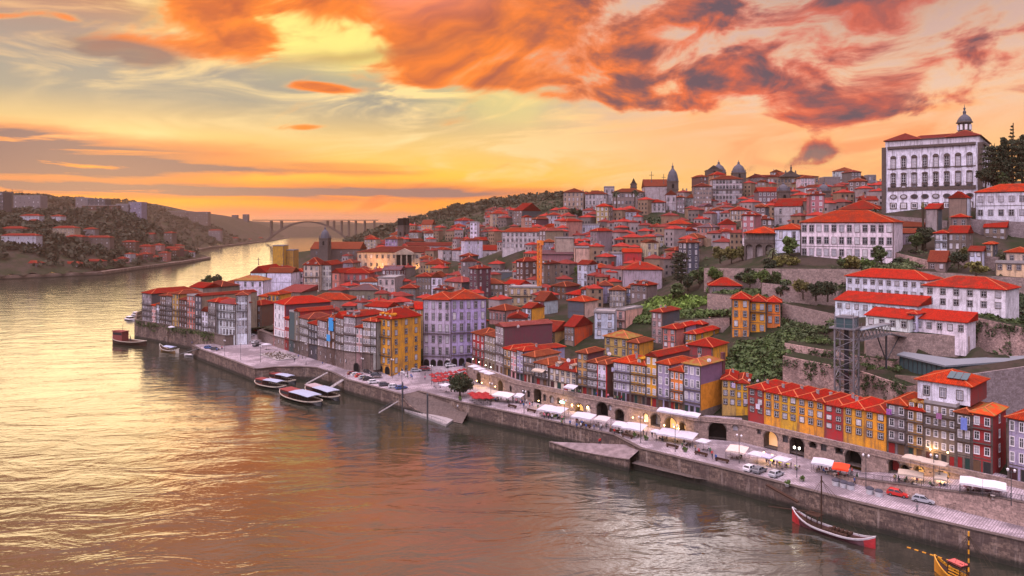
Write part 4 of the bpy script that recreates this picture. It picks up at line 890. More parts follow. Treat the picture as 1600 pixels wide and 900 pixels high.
def grid_mesh(name, xs, ys, zf, keep, mats, label=None, kind='structure', smooth=True, color=None):
    xs, ys = np.asarray(xs), np.asarray(ys); gx, gy = np.meshgrid(xs, ys); z = zf(np.stack([gx.ravel(), gy.ravel()], 1))
    nx = len(xs); ok = np.array([int(keep(a, b)) for a, b in zip(gx.ravel(), gy.ravel())])
    f = [(j * nx + i, j * nx + i + 1, (j + 1) * nx + i + 1, (j + 1) * nx + i) for j in range(len(ys) - 1) for i in range(nx - 1) if ok[j * nx + i] + ok[j * nx + i + 1] + ok[(j + 1) * nx + i + 1] + ok[(j + 1) * nx + i] >= 3]
    m = MB(); m.v = list(zip(gx.ravel().tolist(), gy.ravel().tolist(), z.tolist())); m.f = f; m.m = [0] * len(f)
    o = obj(name, m, mats, smooth=smooth, color=color); o['kind'] = kind
    if label: o['label'] = label
    return o
# retaining walls: columns, rows of the top edge and distances of both ends, height
RWS = []
def rwall(px0, y0, Z0, px1, y1, Z1, hgt, label, **o):
    a, b = at(px0, Z0), at(px1, Z1); za, zb = zof(y0, Z0), zof(y1, Z1); n = 6; o['label'] = label
    RWS.append(([(a[0] + (b[0] - a[0]) * i / n, a[1] + (b[1] - a[1]) * i / n) for i in range(n + 1)], [za + (zb - za) * i / n for i in range(n + 1)], hgt, o))
S1, S2, S3 = dict(mats='stone', color=(.46, .34, .29)), dict(mats='stone', color=(.34, .28, .28)), dict(mats='stone', color=(.42, .32, .28))
rwall(1226, 536, 226, 1398, 566, 207, 6, 'upper craggy stone terrace wall behind the lift tower', th=7)
rwall(1223, 556, 214, 1345, 580, 201, 11, 'big craggy stone wall beside the foot of the lift tower', th=6)
rwall(1345, 580, 201, 1416, 604, 189, 9, 'rough stone wall stepping down past the lift toward the penthouse', th=6)
rwall(1352, 517, 214, 1515, 526, 205, 6, 'stone footing under the lowest white wings', th=3, **S1)
rwall(1398, 586, 197, 1480, 592, 183, 7, 'brownish wall carrying the glass building', th=3, mats='stone', color=(.34, .23, .18))
rwall(1480, 590, 182, 1650, 566, 180, 13, 'big grey granite wall behind the penthouse roof', th=4, **S2)
rwall(1515, 494, 213, 1650, 524, 199, 9, 'ivy hung wall at the end of the big plain white wing', th=5)
rwall(1100, 419, 292, 1345, 421, 266, 9, 'long high garden wall below the convent and the palm', **S1)
rwall(1105, 459, 277, 1185, 467, 262, 5, 'garden wall under the red roofed pavilion', **S1)
rwall(1040, 503, 268, 1140, 497, 262, 5, 'low dark garden wall behind the dusty pink house', **S3)
rwall(1222, 474, 258, 1308, 492, 240, 6, 'terrace wall beside the three orange houses', **S3)
rwall(1190, 442, 268, 1310, 455, 252, 5, 'upper terrace wall of the shrub garden', **S3)
rwall(1345, 333, 345, 1480, 345, 312, 7, 'stone bastion wall at the foot of the palace', th=3, **S2)
rwall(1395, 394, 283, 1470, 412, 266, 7, 'rubble slope wall among the ruined houses', th=4)
rwall(1480, 393, 270, 1560, 402, 260, 5, 'pinkish stone wall below the brown stone house', th=4, mats='stone', color=(.36, .27, .24))
rwall(1515, 342, 295, 1650, 350, 283, 6, 'stone terrace wall below the long white house', th=3, **S2)
rwall(1440, 424, 254, 1650, 438, 238, 6, 'stone wall above the big plain white wing', th=4, **S3)
rwall(935, 330, 540, 1003, 331, 520, 9, 'long retaining wall below the stone mansion with palms', th=4, **S2)
rwall(1160, 372, 342, 1212, 372, 328, 5, 'whitewashed terrace wall behind the pruned trees', th=3, mats='wall', color=(.62, .57, .57))
def carve(q, z):
    z = z.copy()
    for L, zt, hgt, o in RWS:
        a, b = np.array(L[0]), np.array(L[-1]); d = b - a; k = np.hypot(*d); d = d / k; n_ = np.array([-d[1], d[0]])
        r = q - a; s = r @ d; e = r @ n_; top = zt[0] + (zt[-1] - zt[0]) * np.clip(s / k, 0, 1); on = (s > -1) & (s < k + 1); th = o.get('th', 6)
        fr_ = on & (e > -9) & (e < th - .5); z = np.where(fr_, np.minimum(z, top - hgt), z)
        bk_ = on & (e >= th - .5) & (e < th + 7); z = np.where(bk_, np.maximum(np.minimum(z, top + .8), top - .6), z)
    return z
def terr(q):
    out = np.concatenate([TER(q[i:i + 4000]) for i in range(0, len(q), 4000)]); return carve(q, np.clip(out, 1.0, 110))
grid_mesh('city_hill', np.arange(-420, 480, 4.5), np.arange(100, 1000, 4.5), terr, lambda x, y: inside(CITY, x, y), ['ground'])
# ---------------------------------------------------------------- river
w = MB(); w.add([(-6000, -300, 0), (3000, -300, 0), (3000, 9000, 0), (-6000, 9000, 0)], [(0, 1, 2, 3)])
tag(obj('river_water', w, 'water'), kind='structure')
# ---------------------------------------------------------------- quay deck, street on the arcade, square
def sheet(name, poly, mats, kind='structure', z=None):
    v = [Vector((p[0], p[1], p[2] if len(p) > 2 else z)) for p in poly]
    m = MB(); m.add(v, [tuple(t) for t in tessellate_polygon([v])])
    m.f = [f if (Vector(m.v[f[1]]) - Vector(m.v[f[0]])).cross(Vector(m.v[f[2]]) - Vector(m.v[f[0]])).z > 0 else f[::-1] for f in m.f]
    return tag(obj(name, m, mats), kind=kind)
def G(px, py, z): return ground(px, py, z)
EDGE = [(125, 101), G(1600, 846, 5), G(1521, 828, 5), G(1340, 786, 5), G(1200, 750, 5), G(1120, 730, 5), G(1000, 701, 5), G(960, 680, 5), G(840, 654, 5), G(720, 629, 5), G(652, 611, 5)]
EDGE2 = [G(627, 617, 5), G(585, 605, 5), G(540, 593, 5), G(519, 582, 5), G(495, 575, 5), G(469, 573, 5), G(430, 573.5, 5), G(398, 577, 5), G(355, 561, 5), G(310, 545, 5), (-151, 347)]
STREET = [G(1296, 738, 5.2), (76, 161.8), (84.4, 151.7), (94, 142), (105, 131), (124, 112)]
ZST = [5.2, 5.9, 7.5, 9.0, 9.6, 9.9]
back = [(x + NRM[0] * -1.5, y + NRM[1] * -1.5) for x, y in FAC[1:]]
inl = [(-14, 279), (-2, 293), (-30, 291), (-38, 284), (-36, 286), (-46, 277), (-51, 275)] + [(-63, 283), (-121, 355), (-128, 372), (-170, 428), (-150, 430), (-120, 390), (-120, 372), (-140, 348)]
deck = [(x, y, 5) for x, y in EDGE + EDGE2] + [(-141, 351, 5), (-134, 345, 5), (-128, 352, 6), (-150, 420, 8), (-140, 430, 8), (-122, 372, 6.6), (-121, 355, 5.3), (-63, 283, 6), (-49, 277, 6.4), (-33, 289, 6.6), (-28, 290, 6.7), (-6, 300, 7.4), (4, 306, 7.6), (0, 292, 7.2), (-12, 278, 7)] + [(x + 1, y + 1, 5) for x, y in ARC] + [(140, 112, 5)]
sheet('quay_pavement', deck, 'pave')
st = [(x, y, z + .02) for (x, y), z in zip(STREET, ZST)] + [(135, 122, 9.9)] + [(x, y, 9.6 if x > 92 else 6.2) for x, y in reversed([p for p in ARC if p[0] > 70])]
sheet('raised_street', st, 'pave')
def strip_wall(line, z0, z1, th=.6, name='wall', mats='quay', cope=None, **k):
    m = MB(); n = len(line); zz = lambda z, i: z[i] if hasattr(z, '__len__') else z
    for i in range(n - 1):
        (ax, ay), (bx, by) = line[i], line[i + 1]; L = math.hypot(bx - ax, by - ay); nx, ny = -(by - ay) / L * th, (bx - ax) / L * th
        v = [(ax, ay), (bx, by), (bx + nx, by + ny), (ax + nx, ay + ny)]
        m.add([(*p, zz(z0, j)) for p, j in zip(v, (i, i + 1, i + 1, i))] + [(*p, zz(z1, j)) for p, j in zip(v, (i, i + 1, i + 1, i))], [(3, 2, 1, 0), (4, 5, 6, 7), (0, 1, 5, 4), (1, 2, 6, 5), (2, 3, 7, 6), (3, 0, 4, 7)], 0)
        if cope:
            v2 = [(ax - nx * .3, ay - ny * .3), (bx - nx * .3, by - ny * .3), (bx + nx * 1.2, by + ny * 1.2), (ax + nx * 1.2, ay + ny * 1.2)]
            m.add([(*p, zz(z1, j) + .005) for p, j in zip(v2, (i, i + 1, i + 1, i))] + [(*p, zz(z1, j) + cope) for p, j in zip(v2, (i, i + 1, i + 1, i))], [(3, 2, 1, 0), (4, 5, 6, 7), (0, 1, 5, 4), (1, 2, 6, 5), (2, 3, 7, 6), (3, 0, 4, 7)], 1)
    o = obj(name, m, [mats, 'granite'] if cope else [mats], color=k.pop('color', None)); tag(o, k.get('label'), k.get('cat', 'wall'), k.get('group'))
    return o
# the edge order runs from the lift end to the bend, so the wall body lies on its right, inland
strip_wall(EDGE, -3, 5.0, -.8, 'quay_wall', 'quay', .14, label='long dark stained river wall of the lower quay at the lift end')
strip_wall(EDGE2, -3, 5.0, -.8, 'quay_wall', 'quay', .14, label='river wall round the boat dock below the parked cars')
strip_wall([(x - .3, y - .5) for x, y in [(-206, 403)] + FL[:4]] + [(-141, 349.6)], -3, 9.7, .9, 'river_wall', 'quay', .2, label='tall dark wall with hanging weeds under the riverside houses')
strip_wall([(-206, 403.5), (-229, 450), (-263, 600), (-267, 720), (-283, 900), (-300, 1000)], -3, [9.5, 8, 5.5, 5, 5, 5], .9, 'river_wall', 'quay', label='shaded river wall turning away behind the tall river tip house')
strip_wall([(-141, 349.5), (-134, 343.5), (-127, 350)], 3, 9.7, .9, 'terrace_wall', 'stone', .15, label='stone terrace wall below the white corner house', color=WC['stone'])
strip_wall([EL[0][:2], EL[1], EL[2], EL[3], (-49, 278)], 3, [9.9, 10.2, 13, 13.3, 13.3], 1.4, 'city_wall', 'stone', .15, label='long old city wall with slit windows carrying the narrow tiled houses', color=(.34, .25, .22)).parent = None
strip_wall([(-124, 361), (-122, 375), (-128, 400)], 3, [9.9, 9.5, 9], .9, 'city_wall', 'stone', label='end of the old city wall turning up the narrow street', color=(.34, .25, .22))
strip_wall(STREET, 3.5, [z + .3 for z in ZST], -.7, 'street_wall', 'stone', .12, label='warm stone retaining wall of the raised street with an orange gate', color=(.56, .40, .33))
# slit windows of the city wall
cw = bpy.data.objects['city_wall']
for i in range(17):
    a, b = EL[1], EL[2]; t_ = i / 16.0; x, y = a[0] + (b[0] - a[0]) * t_, a[1] + (b[1] - a[1]) * t_
    th = math.atan2(b[1] - a[1], b[0] - a[0])
    window(cw, x, y, 7.0 + 1.4 * t_ + (.5 if i % 3 else -.3), th, .7, 1.6 if i % 4 else 1.0, 'stone')
arch_door(cw, -59.2, 280, 5.9, math.atan2(-7.5, 12) , 2.6, 3.2)
# ---------------------------------------------------------------- the arcade: a wall pierced by vaulted openings, one object per stretch
def arcade(line, z0, z1, arches, name, label, depth=2.6, color=(.42, .31, .26)):
    """arches: (column, width, height, sill, kind) measured along the sight columns"""
    t = tag(link(name, None), label, 'arcade wall')
    m = MB(); dm = MB()
    for i in range(len(line) - 1):
        A, B = Vector((*line[i], 0)), Vector((*line[i + 1], 0)); L = (B - A).length; u = (B - A) / L; nb = Vector((-u.y, u.x, 0))
        za, zb = (z0[i], z0[i + 1]) if hasattr(z0, '__len__') else (z0, z0)
        here = []
        for px, w_, h_, sill, kind in arches:
            p = on_line(px, line[i], line[i + 1]); s = (Vector((*p, 0)) - A).dot(u)
            if w_ / 2 + .2 < s < L - w_ / 2 - .2: here.append((s, w_, h_, sill, kind))
        here.sort(); x = 0
        def PT_(s, z, b=0): return tuple(A + u * s + nb * b + Vector((0, 0, z)))
        for s, w_, h_, sill, kind in here:
            if s - w_ / 2 < x + .1: continue
            zg = za + (zb - za) * s / L + sill; r = w_ / 2; a, b = s - r, s + r
            m.add([PT_(x, 0), PT_(a, 0), PT_(a, z1), PT_(x, z1)], [(0, 1, 2, 3)], 0)
            n = 10; top = min(zg + h_, z1 - .3); rise = r if kind != 'flat' else .05
            arc = [(s - r * math.cos(math.pi * k / n), top - rise + rise * math.sin(math.pi * k / n)) for k in range(n + 1)]
            m.add([PT_(a, z1)] + [PT_(p, q) for p, q in arc] + [PT_(b, z1)], [tuple(range(n + 3))[::-1]], 0)
            prof = [(a, zg)] + arc + [(b, zg)]
            if sill > .2: m.add([PT_(a, 0), PT_(b, 0), PT_(b, zg), PT_(a, zg)], [(0, 1, 2, 3)], 0)
            k = len(prof); dp = depth if w_ > 1.6 else .4
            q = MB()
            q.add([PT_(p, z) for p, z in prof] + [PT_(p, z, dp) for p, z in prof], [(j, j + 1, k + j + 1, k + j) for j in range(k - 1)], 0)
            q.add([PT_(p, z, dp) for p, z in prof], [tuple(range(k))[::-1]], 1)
            q.add([PT_(a, zg), PT_(b, zg), PT_(b, zg, dp), PT_(a, zg, dp)], [(0, 1, 2, 3)], 0)
            ring = [(s - (r + .3) * math.cos(math.pi * j / n), top - rise + (rise + .3) * math.sin(math.pi * j / n)) for j in range(n + 1)]
            q.add([PT_(p, z, -.06) for p, z in arc] + [PT_(p, z, -.06) for p, z in ring], [(j, j + 1, n + 2 + j, n + 1 + j) for j in range(n)], 0)
            q.add([PT_(p, z, -.06) for p, z in ring] + [PT_(p, z, .01) for p, z in ring], [(j, j + 1, n + 2 + j, n + 1 + j) for j in range(n)], 0)
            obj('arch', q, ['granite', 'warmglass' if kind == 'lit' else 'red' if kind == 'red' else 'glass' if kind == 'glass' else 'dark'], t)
            x = b
        m.add([PT_(x, 0), PT_(L, 0), PT_(L, z1), PT_(x, z1)], [(0, 1, 2, 3)], 0)
        q = MB(); q.bar(PT_(0, z1 + .4, .2), PT_(L, z1 + .4, .2), .35, .8); q.bar(PT_(0, z1 - .35, -.08), PT_(L, z1 - .35, -.08), .3, .22)
        obj('parapet', q, 'stone', t, color=color)
        q = MB(); q.add([PT_(0, z1 + .03, .35), PT_(L, z1 + .03, .35), PT_(L, z1 + .03, 5.2), PT_(0, z1 + .03, 5.2)], [(0, 1, 2, 3)])
        tag(obj('upper_street', q, 'pave'), kind='structure')
    obj('wall', m, 'stone', t, color=color)
    return t
AR = [(748, 3.0, 3.6, 0, 'lit'), (782, 3.4, 3.8, 0, 'lit'), (798, 1.2, 1.8, 1.4, 'glass'), (803, 2.4, 3.2, 0, 'dark'), (818, 1.2, 2.0, 1.2, 'glass'), (826, 1.2, 2, 1.2, 'glass'), (840, 3.2, 4.6, 0, 'dark'), (851, 1.2, 2.0, 1.2, 'glass'), (862, 1.6, 2.2, 1, 'glass'), (873, 1.2, 1.8, 1.2, 'glass'),
      (893, 3.4, 2.7, 0, 'lit'), (905, 3.0, 2.7, 0, 'lit'), (919, 1.6, 2.6, 0, 'glass'), (926, 1.8, 2.6, 0, 'lit'), (941, 4.0, 4.4, 0, 'dark'), (953, 1.0, 1.5, 2.4, 'glass'), (968, 3.0, 3.3, 0, 'glass'), (981, 2.6, 2.6, 1, 'glass'), (996, 3.0, 3.6, 0, 'lit'), (1009, 1.6, 2.4, 1.2, 'lit'), (1024, 3.2, 3.4, .6, 'glass'),
      (1048, 3.6, 3.6, .4, 'lit'), (1066, 1.8, 2.4, 1.0, 'lit'), (1087, 4.2, 4.4, 0, 'dark'), (1121, 4.6, 4.8, 0, 'dark'), (1149, 1.2, 1.4, 2.8, 'glass'), (1162, 2.8, 3.6, 0, 'glass'), (1186, 1.0, 1.2, 3.0, 'glass'), (1204, 3.8, 4.2, 0, 'lit'), (1227, 1.4, 1.8, 2.2, 'glass'), (1245, 3.8, 4.6, 0, 'dark'),
      (1270, 1.8, 1.5, 2.2, 'glass'), (1287, 1.4, 1.8, 2.0, 'glass'), (1311, 1.8, 2.0, 2.0, 'glass'), (1333, 3.8, 4.4, 0, 'dark'), (1355, 2.4, 3.4, 0, 'glass'), (1378, 2.4, 3.0, 0, 'red'), (1397, 2.4, 3.0, 0, 'red'), (1414, 1.8, 1.8, .4, 'glass'), (1425, 1.8, 1.8, .4, 'glass'), (1436, 1.8, 2.2, 0, 'lit'), (1452, 2.4, 2.4, 0, 'dark'), (1475, 1.8, 2.2, 0, 'lit')]
for i in range(len(ARC) - 1):
    z = [5 if ARC[j][0] < 76 else (6.3 if ARC[j][0] < 92 else 9.2) for j in (i, i + 1)]
    if z[1] > 9: z[1] = 8.8
    lab = ['arcade stretch under the maroon sided house with warm lit cafe vaults', 'arcade stretch with a tall dark gateway beneath the cream awning house', 'arcade stretch with lamp lit restaurant vaults and a dark arch', 'arcade stretch behind the long white restaurant awnings',
           'arcade stretch with the widest dark arch below the purple end wall', 'arcade stretch beneath the yellow and red terrace houses', 'arcade stretch with two dark red arched doors', 'low arcade stretch at the edge of the picture'][i]
    arcade([ARC[i], ARC[i + 1]], z, 10.0, AR, 'arcade', lab)
# slipway and its pontoon, the sunken ramp half way
rampp = [(*G(628, 616.5, 4.9), 4.9), (*G(652, 611, 4.95), 4.95), (*G(735, 637, 3.2), 3.2), (*G(722, 662, .12), .12), (*G(668, 650, .12), .12), (*G(640, 632, 2.4), 2.4)]
sheet('slipway', rampp, 'granite')
strip_wall([G(628, 617, 4.9), G(640, 632, 2.4), G(668, 650, 0.1)], -2, [4.8, 2.35, .08], -.5, 'slipway_wall', 'quay', label='sloping side wall of the slipway beside the parked cars')
r2 = [(*G(858, 690, 2.6), 2.6), (*G(985, 695, 4.2), 4.2), (*G(1000, 702, 4.6), 4.6), (*G(982, 718, 3.1), 3.1), (*G(900, 704, 2.0), 2.0)]
sheet('landing_ramp', r2, 'far_concrete')
strip_wall([G(982, 718, 3.1), G(945, 713, 2.5), G(900, 704, 2.0), G(858, 690.5, 2.6)], -3, [3.05, 2.45, 1.95, 2.55], -.8, 'landing_wall', 'quay', .12, label='pale stone landing stage jutting from the river wall')
strip_wall([G(1146, 748, 2.0), G(1085, 745, 1.6), G(990, 722, 1.8)], -3, [1.4, 1.5, 1.7], -3.2, 'ledge_wall', 'quay', .1, label='low stone ledge along the foot of the river wall')
# ---------------------------------------------------------------- bishop's palace
def palace():
    th = R(-38); u = (math.cos(th), math.sin(th)); C = at(1457, 335)
    A = on_line(1379, C, (C[0] + u[0], C[1] + u[1])); B = on_line(1534, C, (C[0] + u[0], C[1] + u[1]))
    w = math.hypot(A[0] - B[0], A[1] - B[1]); d = 46; z0 = zof(333, 335); H = zof(227, 335) - z0
    t = thing('bishop_palace', ((A[0] + B[0]) / 2, (A[1] + B[1]) / 2, z0), th, 'huge white palace with ornate stone windows and a domed lantern on the hilltop', 'palace')
    b = MB(); b.box(-w / 2, w / 2, 0, d, -14, H); obj('wall', b, 'wall', t, color=(.82, .82, .90))
    q = MB()
    for x in (-w / 2 - .3, w / 2 - 1.5): q.box(x, x + 1.8, -.5, .6, -14, H + .2)
    q.box(w / 2 - .3, w / 2 + .45, d - 2, d + .3, -14, H)
    for z, a in ((H - .7, .9), (zof(297, 335) - z0, .35)): q.box(-w / 2 + 2.2, w / 2 - 2.2, -a, .1, z, z + (1.5 if a < .5 else 1.1)); q.box(w / 2, w / 2 + a, .6, d - 2, z, z + 1.0)
    for z in (zof(262, 335) - z0, zof(292, 335) - z0): q.box(-w / 2 + 2.2, w / 2 - 2.2, -.2, .1, z, z + .35)
    obj('stone_trim', q, 'granite', t)
    a = MB(); a.box(-w / 2 + 1, w / 2 - 1, 1, d - 1, H + .2, H + 3.0); obj('attic', a, 'wall', t, color=(.62, .59, .62))
    c = MB(); c.box(-w / 2 + .6, w / 2 - .6, .6, d - .6, H + 3.003, H + 3.4); obj('cornice', c, 'granite', t)
    zr = H + 3.4
    for x0, x1, dd, yy in ((-w / 2 + .5, -4, 18, .6), (6, w / 2 - .5, 24, .6), (-w / 2 + .5, w / 2 - .5, 20, 24)):
        r = roof_mb('hip', x1 - x0, dd, zr, .48, .3); r.v = [(p + (x0 + x1) / 2, y + yy, z) for p, y, z in r.v]
        obj('roof', r, ['roof', 'ridge'], t, color=(.16, .032, .028))
    lx, ly = w / 2 - 9, 22; l = MB(); zl = zr + 1.6
    l.lathe([(3.0, 0), (3.0, 3.0)], 8, 0, (lx, ly, zl - 1)); l.lathe([(3.4, 2.0), (3.4, 2.5)], 8, 0, (lx, ly, zl))
    l.lathe([(2.7, 2.5), (2.7, 6.6)], 8, 0, (lx, ly, zl)); l.lathe([(3.5, 6.6), (3.5, 7.1), (3.1, 7.3)], 8, 0, (lx, ly, zl))
    for k in range(8):
        an = 2 * math.pi * (k + .5) / 8; l.box(lx + 2.55 * math.cos(an) - .5, lx + 2.55 * math.cos(an) + .5, ly + 2.55 * math.sin(an) - .5, ly + 2.55 * math.sin(an) + .5, zl + 3.3, zl + 5.8, 1)
    lo = obj('lantern', l, ['granite', 'white'], t)
    dm = MB(); dm.lathe([(3.1, 7.3), (2.9, 8.2), (2.3, 9.3), (1.4, 10.2), (.7, 10.7), (.6, 11.2), (.75, 11.5), (.6, 12.3), (.2, 12.7), (.5, 13.2), (.5, 13.6), (.15, 14.0), (.06, 15.4)], 10, 0, (lx, ly, zl)); obj('dome', dm, 'slate', lo, smooth=False)
    # ornate windows: two floors with pedimented frames, a mezzanine, ovals, square ones
    def ornate(hh, top):
        f = MB(); ww = 1.7
        for x in (-ww / 2 - .28, ww / 2): f.box(x, x + .28, -.3, .01, -.6, hh, 0)
        f.box(-ww / 2, ww / 2, -.3, .01, hh - .3, hh, 0); f.box(-ww / 2 - .45, ww / 2 + .45, -.45, .01, -1.0, -.603, 0)
        n = 6; r = ww / 2 + .38
        f.add([(-r, -.42, hh)] + [(-r * math.cos(math.pi * k / n), -.42, hh + .15 + math.sin(math.pi * k / n) * top) for k in range(n + 1)] + [(r, -.42, hh)], [tuple(range(n + 3))[::-1]], 0)
        f.add([(-r * math.cos(math.pi * k / n), y, hh + .15 + math.sin(math.pi * k / n) * top) for y in (-.42, .01) for k in range(n + 1)], [(k, k + 1, n + 2 + k, n + 1 + k) for k in range(n)], 0)
        for x in (-ww / 2, -.06, ww / 2 - .12): f.box(x, x + .12, -.2, .005, 0, hh - .3, 1)
        for z in (0, hh * .33, hh * .62): f.box(-ww / 2 + .12, -.06, -.19, .005, z, z + .1, 1); f.box(.06, ww / 2 - .12, -.19, .005, z, z + .1, 1)
        p = MB(); p.box(-ww / 2, ww / 2, -.12, .004, -.6, hh - .3)
        return f.mesh('window', ['granite', 'white']), p.mesh('pane', ['glass'])
    W1, W2 = ornate(4.2, 1.1), ornate(4.0, .6)
    sq = MB(); sq.box(-1.4, 1.4, -.22, .01, -1.5, 1.5, 0); sq.box(-1.0, 1.0, -.26, .01, -1.1, 1.1, 1); sq.box(-.75, -.08, -.29, .01, -.8, .85, 2); sq.box(.08, .75, -.29, .01, -.8, .85, 2); SQ = sq.mesh('window', ['granite', 'white', 'glass'])
    ov = MB(); n = 16
    for r, s_, y, m_ in ((1.55, 1.15, -.25, 0), (1.05, .72, -.28, 1)):
        ov.add([(r * math.cos(2 * math.pi * k / n), y, s_ * math.sin(2 * math.pi * k / n)) for k in range(n)] + [(r * math.cos(2 * math.pi * k / n), .01, s_ * math.sin(2 * math.pi * k / n)) for k in range(n)], [tuple(range(n))] + [((k + 1) % n, k, n + k, n + (k + 1) % n) for k in range(n)], m_)
    OV = ov.mesh('oval_window', ['granite', 'glass'])
    mz = MB(); mz.box(-1.2, 1.2, -.22, .01, -.9, .9, 0); mz.box(-.75, .75, -.26, .01, -.6, .6, 1); MZ = mz.mesh('mezzanine_window', ['granite', 'glass'])
    for c in range(8):
        x = -w / 2 + 4.6 + (w - 9.2) * c / 7
        for W_, py in ((W1, 259), (W2, 284)):
            o = link('window', W_[0], t, (x, 0, zof(py, 335) - z0)); link('pane', W_[1], o)
        link('mezzanine_window', MZ, t, (x, 0, zof(291.5, 335) - z0)); link('oval_window', OV, t, (x, 0, zof(306.5, 335) - z0)); link('window', SQ, t, (x, 0, zof(321, 335) - z0))
    for c in range(4):
        for W_, py in ((W1, 259), (W2, 284)):
            o = link('window', W_[0], t, (w / 2, 6 + c * 10, zof(py, 335) - z0), R(90)); link('pane', W_[1], o)
    FOOT.append((C[0] + 16, C[1] + 16, 36))
palace()
# ---------------------------------------------------------------- loggia in front of the plain white house
def loggia():
    th = R(-36); C = at(1186, 312); u = (math.cos(th), math.sin(th)); A = on_line(1163, C, (C[0] + u[0], C[1] + u[1])); B = on_line(1210, C, (C[0] + u[0], C[1] + u[1]))
    w = math.hypot(A[0] - B[0], A[1] - B[1]); z0 = zof(403, 312); H = zof(364, 312) - z0
    t = thing('loggia_house', (*C, z0), th, 'stone loggia house with tall arches and an open columned gallery beside the palm', 'house')
    b = MB(); b.box(-w / 2, w / 2, 1.8, 14, -8, H); obj('wall', b, 'wall', t, color=(.42, .35, .33))
    zm = H * .60; n = 3; bw = w / n; q = MB()
    for i in range(n):
        s = -w / 2 + bw * (i + .5); r = bw * .36; k = 8
        arc = [(s - r * math.cos(math.pi * j / k), zm - .6 - r + r * math.sin(math.pi * j / k)) for j in range(k + 1)]
        for y in (0,):
            q.add([(s - bw / 2, y, -6), (s - r, y, -6), arc[0][:1] + (y,) + arc[0][1:], (s - r, y, zm), (s - bw / 2, y, zm)], [(0, 1, 2, 3, 4)])
            q.add([(s + r, y, -6), (s + bw / 2, y, -6), (s + bw / 2, y, zm), (s + r, y, zm), (s + r, y, arc[-1][1])], [(0, 1, 2, 3, 4)])
            q.add([(s - r, y, zm)] + [(a, y, z) for a, z in arc] + [(s + r, y, zm)], [tuple(range(k + 3))[::-1]])
        q.add([(a, y, z) for y in (0, 1.6) for a, z in [(s - r, -6)] + arc + [(s + r, -6)]], [(j, j + 1, k + 4 + j, k + 3 + j) for j in range(k + 2)])
    q.box(-w / 2 - .2, w / 2 + .2, -.15, 2, zm + .003, zm + .5); q.box(-w / 2, w / 2, -.1, .05, zm + .5, zm + 1.5)
    for i in range(n * 2 + 1): x = -w / 2 + w * i / (n * 2); q.lathe([(.24, zm + 1.5), (.2, zm + 1.7), (.18, H - .4), (.3, H - .2), (.3, H)], 8, 0, (x * .97, .0, 0))
    obj('arches', q, 'granite', t)
    r_ = roof_mb('hip', w, 14, H, .40, .6); obj('roof', r_, ['roof', 'ridge'], t, color=RC['orange'])
    FOOT.append((C[0] + 3, C[1] + 5, 8))
loggia()
# ---------------------------------------------------------------- glass house on the cliff
def glass_house():
    z0, z1 = zof(588, 200), zof(559, 200)
    a, b, c = at(1404, 203), at(1478, 187), at(1640, 197)
    t = thing('glass_building', (0, 0, 0), 0, 'long low building with a glass front and a flat grey metal roof on the cliff', 'building')
    poly = [a, b, c, (c[0], c[1] + 5), (b[0] + 8, b[1] + 9), (a[0] + 4, a[1] + 4)]
    cx, cy = sum(p[0] for p in poly) / 6, sum(p[1] for p in poly) / 6
    gr = lambda k: [(cx + (x - cx) * k, cy + (y - cy) * k) for x, y in poly]
    f = MB(); f.prism(gr(1.015), z0 - .5, z0); obj('floor_slab', f, 'concrete', t)
    g = MB(); g.prism(gr(.98), z0 + .01, z1 - .02); obj('glass_front', g, 'blueglass', t)
    r_ = MB(); r_.prism(gr(1.03), z1, z1 + .45); obj('roof', r_, 'metalroof', t)
    P_ = gr(.985); m = MB()
    for i in range(2):
        p, q = Vector((*P_[i], 0)), Vector((*P_[i + 1], 0)); n = int((q - p).length / 1.6)
        for k in range(n + 1): s = p.lerp(q, k / n); m.box(s.x - .06, s.x + .06, s.y - .06, s.y + .06, z0 + .01, z1 - .02)
        m.bar(p + Vector((0, 0, z0 + 1.1)), q + Vector((0, 0, z0 + 1.1)), .08)
    obj('mullions_frame', m, 'iron', t)
glass_house()
